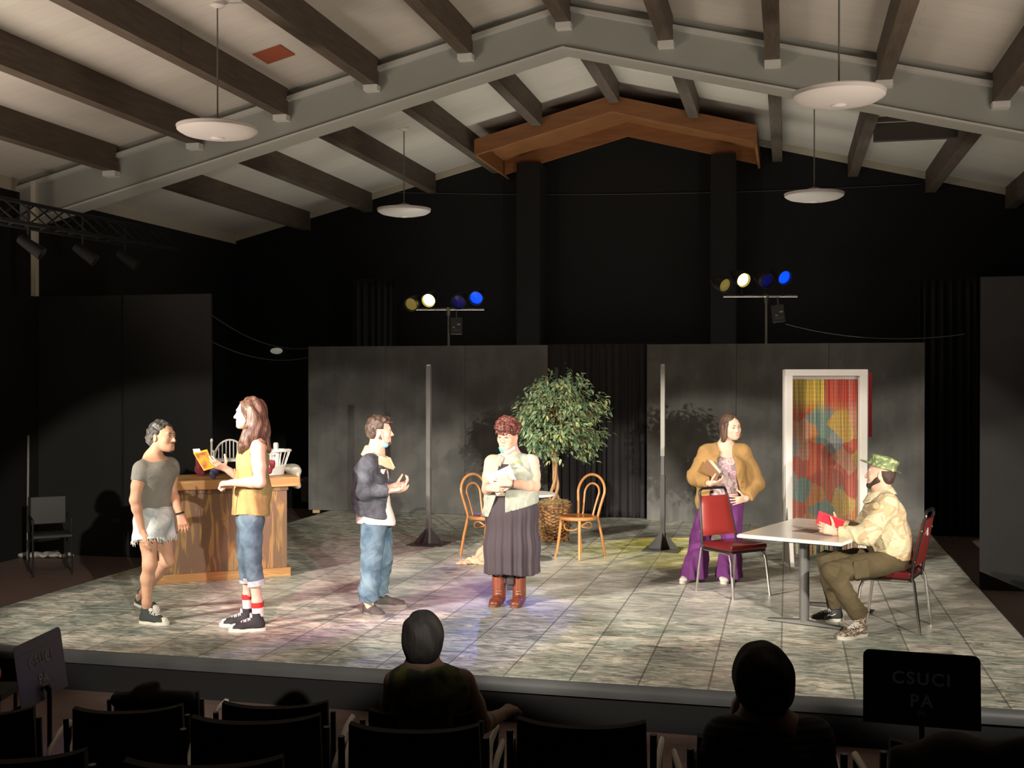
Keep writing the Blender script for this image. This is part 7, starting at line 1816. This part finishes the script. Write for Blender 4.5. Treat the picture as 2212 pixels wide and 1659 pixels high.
sdf('body', hp + tor + shl + arms + hands + legs + [C(anN, anN + (-0.01, 0, -0.05), 0.037), C(anF, anF + (-0.01, 0, -0.04), 0.037)], SK_FAIR, R, 0.0055)
face_parts(R, W, A, 1.0, brow=(0.05, 0.03, 0.02))
hd = mat('dark_brown_crop', (0.06, 0.035, 0.025), 0.7, var=0.4, vscale=40)
sdf('hair', [E(W(0, -0.022, 0.020), (0.082, 0.098, 0.085), A), E(W(0, -0.06, -0.035), (0.062, 0.045, 0.05), A, k=0.03)], hd, R, 0.005, lambda p, d: np.maximum(np.maximum(hair_noise(0.002, 150, 60)(p, d), ((p - W(0, 0, 0.03).astype(np.float32)) @ A[2].astype(np.float32))), ((p - W(0, -0.022, 0).astype(np.float32)) @ A[1].astype(np.float32))))
sdf('beard', [C(W(-0.055, 0.005, -0.045), W(-0.020, 0.072, -0.094), 0.028, 0.025, k=0.02), C(W(0.055, 0.005, -0.045), W(0.020, 0.072, -0.094), 0.028, 0.025, k=0.02), E(W(0, 0.080, -0.096), (0.026, 0.022, 0.022), A, k=0.02)], hd, R, 0.0045)
def camo(name, cols, sc=9.0, st=(1, 1, 1.6)):
    m, nt, b, mp = new_mat(name, 0.85); mp.inputs['Scale'].default_value = st
    n = tex(nt, 'ShaderNodeTexNoise', mp.outputs[0], Scale=sc, Detail=2.0, Distortion=0.8)
    nt.links.new(ramp(nt, n.outputs[0], [(0, cols[0]), (0.40, cols[1]), (0.49, cols[2]), (0.57, cols[3]), (0.64, cols[0])], True), b.inputs['Base Color'])
    wr = tex(nt, 'ShaderNodeTexNoise', mp.outputs[0], Scale=9.0, Detail=2.0, Distortion=2.0)
    bp = nt.nodes.new('ShaderNodeBump'); bp.inputs['Strength'].default_value = 0.5; bp.inputs['Distance'].default_value = 0.02
    nt.links.new(wr.outputs[0], bp.inputs['Height']); nt.links.new(bp.outputs[0], b.inputs['Normal'])
    return m
CP = camo('cap_camouflage', [(0.30, 0.36, 0.17), (0.13, 0.18, 0.08), (0.20, 0.26, 0.12), (0.48, 0.50, 0.24)], 10)
ct = nrm(up + 0.35 * nrm(fw) * -1) if False else nrm(np.array(up) - 0.28 * nrm(fw) * -1 * -1)
cu = nrm(np.array([0.30, -0.05, 1.0]))                       # the cap leans back
c0 = W(0, -0.015, 0.062)
cap = [C(c0 + cu * -0.012, c0 + cu * 0.062, 0.094, 0.088, side=A[0], fa=1.14, fb=1.12, k=0.012, cut=(V3(c0 + cu * 0.066), V3(cu))), E(c0 + cu * 0.055, (0.090, 0.102, 0.033), (A[0], nrm(np.cross(cu, A[0])), cu), k=0.02)]
cpo = sdf('cap', cap, CP, R, 0.005, lambda p, d: np.maximum(d + 0.002 * wob(p, 50, 50, 40), -((p - (c0 - cu * 0.016).astype(np.float32)) @ cu.astype(np.float32))))
bf = nrm(np.array(fw) - cu * np.dot(fw, cu))
sdf('brim', [E(c0 + bf * 0.120 - cu * 0.004, (0.075, 0.062, 0.010), (A[0], bf, cu))], CP, cpo, 0.004, lambda p, d: d)
MB().tube([c0 - bf * 0.112 - cu * 0.004 + A[0] * 0.03, c0 - bf * 0.125 - cu * 0.002, c0 - bf * 0.112 - cu * 0.004 - A[0] * 0.03], 0.007, 6).tube([c0 - bf * 0.12, c0 - bf * 0.150 - cu * 0.012], 0.006, 6).build('strap', mat('cap_strap', (0.08, 0.09, 0.06), 0.8), parent=cpo)
# shirt
TS = camo('pale_desert_shirt', [(0.60, 0.53, 0.34), (0.50, 0.38, 0.22), (0.62, 0.55, 0.37), (0.58, 0.51, 0.32)], 5)
st = chain([nb + (0, 0, -0.045), chest + (0.0, 0, 0.0), waist, L(1930, 1206, 0.10)], [0.090, 0.205, 0.205, 0.200], side=side, flats=[0.9, 0.74, 0.80, 0.80], k=0.05)
st += [C(nb + (0, 0, -0.04), shN, 0.064, 0.072, k=0.05), C(nb + (0, 0, -0.04), shF, 0.064, 0.072, k=0.05)]
for s_, e_, w_ in ((shN, elN, wrN), (shF, elF, wrF)):
    we = e_ * 0.10 + w_ * 0.90; st += [C(s_, e_, 0.080, 0.080, k=0.03), C(e_, we, 0.078, 0.046, k=0.03, cut=(V3(we), V3(nrm(w_ - e_))))]
zb = L(1930, 1204, 0.10)[2]; cc_ = waist.astype(np.float32)
def post(p, d):
    x, y, z = p[..., 0], p[..., 1], p[..., 2]
    d = d + 0.006 * wob(p, 18, 18, 15) - 0.012 * creases(p, 18, 0.3, 1.1, 0.1) - 0.006 * creases(p, 33, 1.9, -1.0, 0.3)
    d = np.maximum(d, zb - z)
    r = np.sqrt(((p - (nb + np.array([-0.02, 0, 0.045])).astype(np.float32)) ** 2).sum(-1)); return np.maximum(d, 0.072 - r)
so = sdf('shirt', st, TS, R, 0.0065, post)
collar_sdf(so, TS, nb, (-1, 0.25), back_top=0.040, front_top=-0.005, back_low=-0.015, front_low=-0.10, r0=0.064, slope=0.65, th=0.011, gap=0.3)
MB().lathe([(0, 0), (0.028, 0), (0.026, 0.004), (0, 0.005)], c=tuple(L(1893, 1093, -0.168)), n=20, M=Matrix.Rotation(PI / 2, 4, 'X') @ Matrix.Rotation(0.1, 4, 'Y')).build('shoulder_patch', mat('patch_tan', (0.55, 0.40, 0.22), 0.8, base2=(0.35, 0.22, 0.1), vscale=60), parent=so)
# white undershirt edge and belt
MB().tube([pelv + (side * 0.150 * math.cos(a) + nrm(np.cross(side, (0, 0, 1))) * 0.135 * math.sin(a)) + np.array([0, 0, 0.030]) for a in [2 * PI * i / 30 for i in range(30)]], 0.022, 8, closed=True, flat=0.6).build('belt', mat('belt_grey', (0.30, 0.30, 0.28), 0.6), parent=R, smooth=True)
OL = cloth('olive_cargo', (0.092, 0.070, 0.032), 0.2, wrinkle=0.6)
ca = [C(pelv + (0, 0, 0.02), pelv, 0.165, 0.172, side=side, fa=0.86, k=0.05)]
hemN = L(1857, 1331, -0.20); hemF = L(1804, 1306, 0.36)
for hip, kn, he, rad in ((hipN, knN, hemN, (0.100, 0.092, 0.078, 0.068)), (hipF, knF, hemF, (0.100, 0.090, 0.078, 0.068))):
    ca += [C(hip + (0, 0, 0.0), hip * 0.45 + kn * 0.55, rad[0], rad[1], k=0.05), C(hip * 0.45 + kn * 0.55, kn, rad[1], rad[2], k=0.03), C(kn, he, rad[2] * 0.98, rad[3], k=0.02, cut=(V3(he), V3(nrm(he - kn))))]
def post(p, d):
    return np.maximum(d + 0.004 * wob(p, 17, 17, 17) - 0.013 * creases(p, 21, 0.8, -0.7, 0.2) - 0.008 * creases(p, 36, 2.1, 0.9, 0.3), p[..., 2] - (pelv[2] + 0.075))
co = sdf('cargo_trousers', ca, OL, R, 0.0065, post)
pk0 = hipN * 0.42 + knN * 0.58 + np.array([0.0, -0.092, 0.0]); ax = nrm(knN - hipN)
pax = nrm(np.cross(ax, (0, 1, 0)))
sdf('thigh_pocket', [C(pk0 - ax * 0.055, pk0 + ax * 0.055, 0.075, side=pax, fa=0.26, k=0.01)], OL, co, 0.006, lambda p, d: np.maximum(np.maximum(d, np.abs((p - pk0.astype(np.float32)) @ ax.astype(np.float32)) - 0.085), np.abs((p - pk0.astype(np.float32)) @ pax.astype(np.float32)) - 0.07))
VB = mat('suede_black', (0.03, 0.03, 0.03), 0.7); VC = camo('shoe_camouflage', [(0.42, 0.34, 0.25), (0.07, 0.06, 0.05), (0.28, 0.20, 0.14), (0.55, 0.48, 0.38)], 30)
shoe(R, anN * (1, 1, 0) + np.array([0.065, 0.04, 0.0]), (-0.85, -0.52), 0.305, (VC, RW, LW), 0.105, 0.055, stripe=True, ankr=0.047)
shoe(R, anF * (1, 1, 0) + np.array([0.074, 0.015, 0.0]), (-0.97, -0.20), 0.305, (VB, RW, LW), 0.07, 0.053, stripe=True, ankr=0.047)
# red book
rb = thing('red_book', 'small bright red hardback held open above the white table by the seated man', 'book', f.root.location.copy(), YAW)
pc = [L(1770, 1104, 0.10), L(1826, 1125, 0.02), L(1819, 1142, -0.02), L(1763, 1132, 0.06)]
RB = mat('book_red', (0.62, 0.02, 0.045), 0.45)
slab('front_cover', pc, 0.003, RB, rb)
slab('pages', [x + (sum(pc) / 4 - x) * 0.05 + np.array([0.0, 0.006, 0.0]) for x in pc], 0.014, mat('book_pages', (0.75, 0.72, 0.6), 0.8), rb)
slab('back_cover', [x + np.array([0.003, 0.022, 0]) for x in pc], 0.003, RB, rb)
org(rb, sum(pc) / 4)

# ---------------------------------------------------------------- two spectators, seen from behind
f = Fig(915, 4.82, -0.3, 'person with short dark hair in a sleeveless olive top, seated in the audience')
L = f.L; R = f.root
hc = L(914, 1383, 0.0); fw = (0.05, 1.0, -0.02)
nb = L(912, 1442, -0.01); shA = L(853, 1474, 0.0); shB = L(1000, 1474, 0.0)
side = np.array([1.0, 0, 0]); chest = L(926, 1500, 0.0); waist = L(926, 1590, 0.02); pelv = L(926, 1650, 0.05)
hp, W, A = head_prims(hc, fw, (0, 0, 1), nb, 0.93, 0.055)
elA = L(838, 1560, 0.05); wrA = L(860, 1580, 0.25); elB = L(1042, 1565, 0.04); wrB = L(1085, 1545, 0.24)
tor = chain([nb, chest, waist, pelv], [0.055, 0.150, 0.140, 0.17], side=side, flats=[1, 0.62, 0.72, 0.8], k=0.05)
shl = [C(nb + (0, 0, -0.02), shA + (0.01, 0, 0), 0.045, 0.046, k=0.05), C(nb + (0, 0, -0.02), shB - (0.01, 0, 0), 0.045, 0.046, k=0.05)]
kA = pelv + (-0.09, 0.45, -0.02); kB = pelv + (0.09, 0.45, -0.02)
legs = leg_prims(pelv + (-0.09, 0, -0.02), kA, kA * (1, 1, 0) + (0, 0.0, 0.06)) + leg_prims(pelv + (0.09, 0, -0.02), kB, kB * (1, 1, 0) + (0, 0.0, 0.06))
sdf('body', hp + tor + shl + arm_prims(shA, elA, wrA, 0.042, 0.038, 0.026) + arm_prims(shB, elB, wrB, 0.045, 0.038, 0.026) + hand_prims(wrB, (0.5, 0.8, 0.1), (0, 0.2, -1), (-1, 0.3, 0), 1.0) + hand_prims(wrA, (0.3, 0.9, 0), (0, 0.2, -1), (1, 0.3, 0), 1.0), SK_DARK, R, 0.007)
HB = hair_mat('near_black_hair', (0.008, 0.007, 0.006), (0.018, 0.016, 0.014), (40, 40, 10), 0.8)
sdf('hair', [E(W(0, -0.020, 0.035), (0.088, 0.105, 0.098), A), E(W(0, -0.045, -0.035), (0.076, 0.062, 0.07), A, k=0.04)], HB, R, 0.006, lambda p, d: np.maximum(hair_noise(0.003, 90, 20)(p, d), np.maximum(p[..., 1] - W(0, 0.05, 0)[1], W(0, 0, -0.088)[2] - p[..., 2])))
YG = cloth('olive_print', (0.12, 0.125, 0.025), wrinkle=0.4, base2=(0.045, 0.052, 0.03), vs=16, contrast=(0.42, 0.58))
sdf('sleeveless_top', chain([nb + (0, 0, -0.05), chest, waist, pelv], [0.075, 0.166, 0.156, 0.178], side=side, flats=[0.9, 0.70, 0.78, 0.8], k=0.05) + [C(nb + (0, 0, -0.02), shA + (0.03, 0, 0), 0.058, 0.058, k=0.05), C(nb + (0, 0, -0.02), shB - (0.03, 0, 0), 0.058, 0.058, k=0.05)], YG, R, 0.007, lambda p, d: np.maximum(d + 0.004 * wob(p, 20, 20, 20), p[..., 2] - (nb[2] + 0.012)))
sdf('trousers', [C(pelv + (-0.09, 0, -0.02), kA, 0.10, 0.07), C(pelv + (0.09, 0, -0.02), kB, 0.10, 0.07), C(kA, kA * (1, 1, 0) + (0, 0.0, 0.05), 0.07, 0.06), C(kB, kB * (1, 1, 0) + (0, 0, 0.05), 0.07, 0.06)], mat('dark_trousers', (0.015, 0.015, 0.02), 0.9), R, 0.012)
for kk in (kA, kB): shoe(R, np.array([kk[0], kk[1] - 0.05, 0]), (0, 1), 0.27, (VB, GO, VB), 0.0, 0.046, laces=False)

f = Fig(1650, 3.72, -0.1, 'person in a striped dark top, seated in the audience with a hand raised')
L = f.L; R = f.root
hc = L(1644, 1470, 0.0); fw = (-0.15, 1.0, -0.02)
nb = L(1652, 1545, -0.02); shA = L(1562, 1592, 0.0); shB = L(1760, 1590, 0.0)
chest = L(1660, 1625, 0.0); waist = L(1660, 1735, 0.02); pelv = L(1660, 1830, 0.05)
hp, W, A = head_prims(hc, fw, (0, 0, 1), nb, 0.90, 0.050, fem=1)
elA = L(1530, 1650, 0.15); wrA = L(1586, 1570, 0.20); elB = L(1790, 1700, 0.05); wrB = L(1760, 1730, 0.26)
tor = chain([nb, chest, waist, pelv], [0.055, 0.150, 0.140, 0.17], side=side, flats=[1, 0.62, 0.72, 0.8], k=0.05)
shl = [C(nb + (0, 0, -0.02), shA, 0.045, 0.046, k=0.05), C(nb + (0, 0, -0.02), shB, 0.045, 0.046, k=0.05)]
kA = pelv + (-0.09, 0.45, -0.02); kB = pelv + (0.09, 0.45, -0.02)
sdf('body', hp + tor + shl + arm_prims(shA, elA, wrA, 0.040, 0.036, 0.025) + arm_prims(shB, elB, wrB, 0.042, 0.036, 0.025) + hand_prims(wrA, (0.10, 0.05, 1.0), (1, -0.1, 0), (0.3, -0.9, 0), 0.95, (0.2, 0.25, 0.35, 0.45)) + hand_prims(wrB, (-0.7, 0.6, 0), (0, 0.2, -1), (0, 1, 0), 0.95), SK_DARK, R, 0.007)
sdf('hair', [E(W(0, -0.018, 0.032), (0.094, 0.110, 0.100), A), E(W(0, -0.050, -0.045), (0.082, 0.060, 0.075), A, k=0.05), E(W(0.05, -0.02, -0.05), (0.04, 0.05, 0.06), A, k=0.03)], HB, R, 0.006, lambda p, d: np.maximum(hair_noise(0.003, 90, 14)(p, d), ((p - W(0, 0.055, 0).astype(np.float32)) @ A[1].astype(np.float32))))
def stripes():
    m, nt, b, mp = new_mat('striped_knit', 0.9)
    sx = nt.nodes.new('ShaderNodeSeparateXYZ'); nt.links.new(mp.outputs[0], sx.inputs[0])
    s_ = mathn(nt, 'FRACT', mathn(nt, 'MULTIPLY', sx.outputs[2], 38.0))
    nt.links.new(ramp(nt, s_, [(0, (0.020, 0.020, 0.020)), (0.55, (0.06, 0.057, 0.052))], True), b.inputs['Base Color']); return m
stt = chain([nb + (0, 0, -0.06), chest, waist, pelv], [0.075, 0.162, 0.155, 0.178], side=side, flats=[0.9, 0.68, 0.78, 0.8], k=0.05) + [C(nb + (0, 0, -0.04), shA, 0.052, 0.054, k=0.05), C(nb + (0, 0, -0.04), shB, 0.052, 0.054, k=0.05)]
stt += [C(shA, elA, 0.054, 0.05, k=0.03), C(elA, elA * 0.35 + wrA * 0.65, 0.048, 0.040, k=0.02), C(shB, elB, 0.054, 0.05, k=0.03), C(elB, elB * 0.3 + wrB * 0.7, 0.048, 0.04, k=0.02)]
sdf('striped_top', stt, stripes(), R, 0.007, lambda p, d: np.maximum(d + 0.004 * wob(p, 20, 20, 20), p[..., 2] - (nb[2] + 0.008)))
sdf('trousers', [C(pelv + (-0.09, 0, -0.02), kA, 0.10, 0.07), C(pelv + (0.09, 0, -0.02), kB, 0.10, 0.07), C(kA, kA * (1, 1, 0) + (0, 0.0, 0.05), 0.07, 0.06), C(kB, kB * (1, 1, 0) + (0, 0, 0.05), 0.07, 0.06)], mat('dark_trousers', (0.015, 0.015, 0.02), 0.9), R, 0.012)
for kk in (kA, kB): shoe(R, np.array([kk[0], kk[1] - 0.05, 0]), (0, 1), 0.26, (VB, GO, VB), 0.0, 0.044, laces=False)
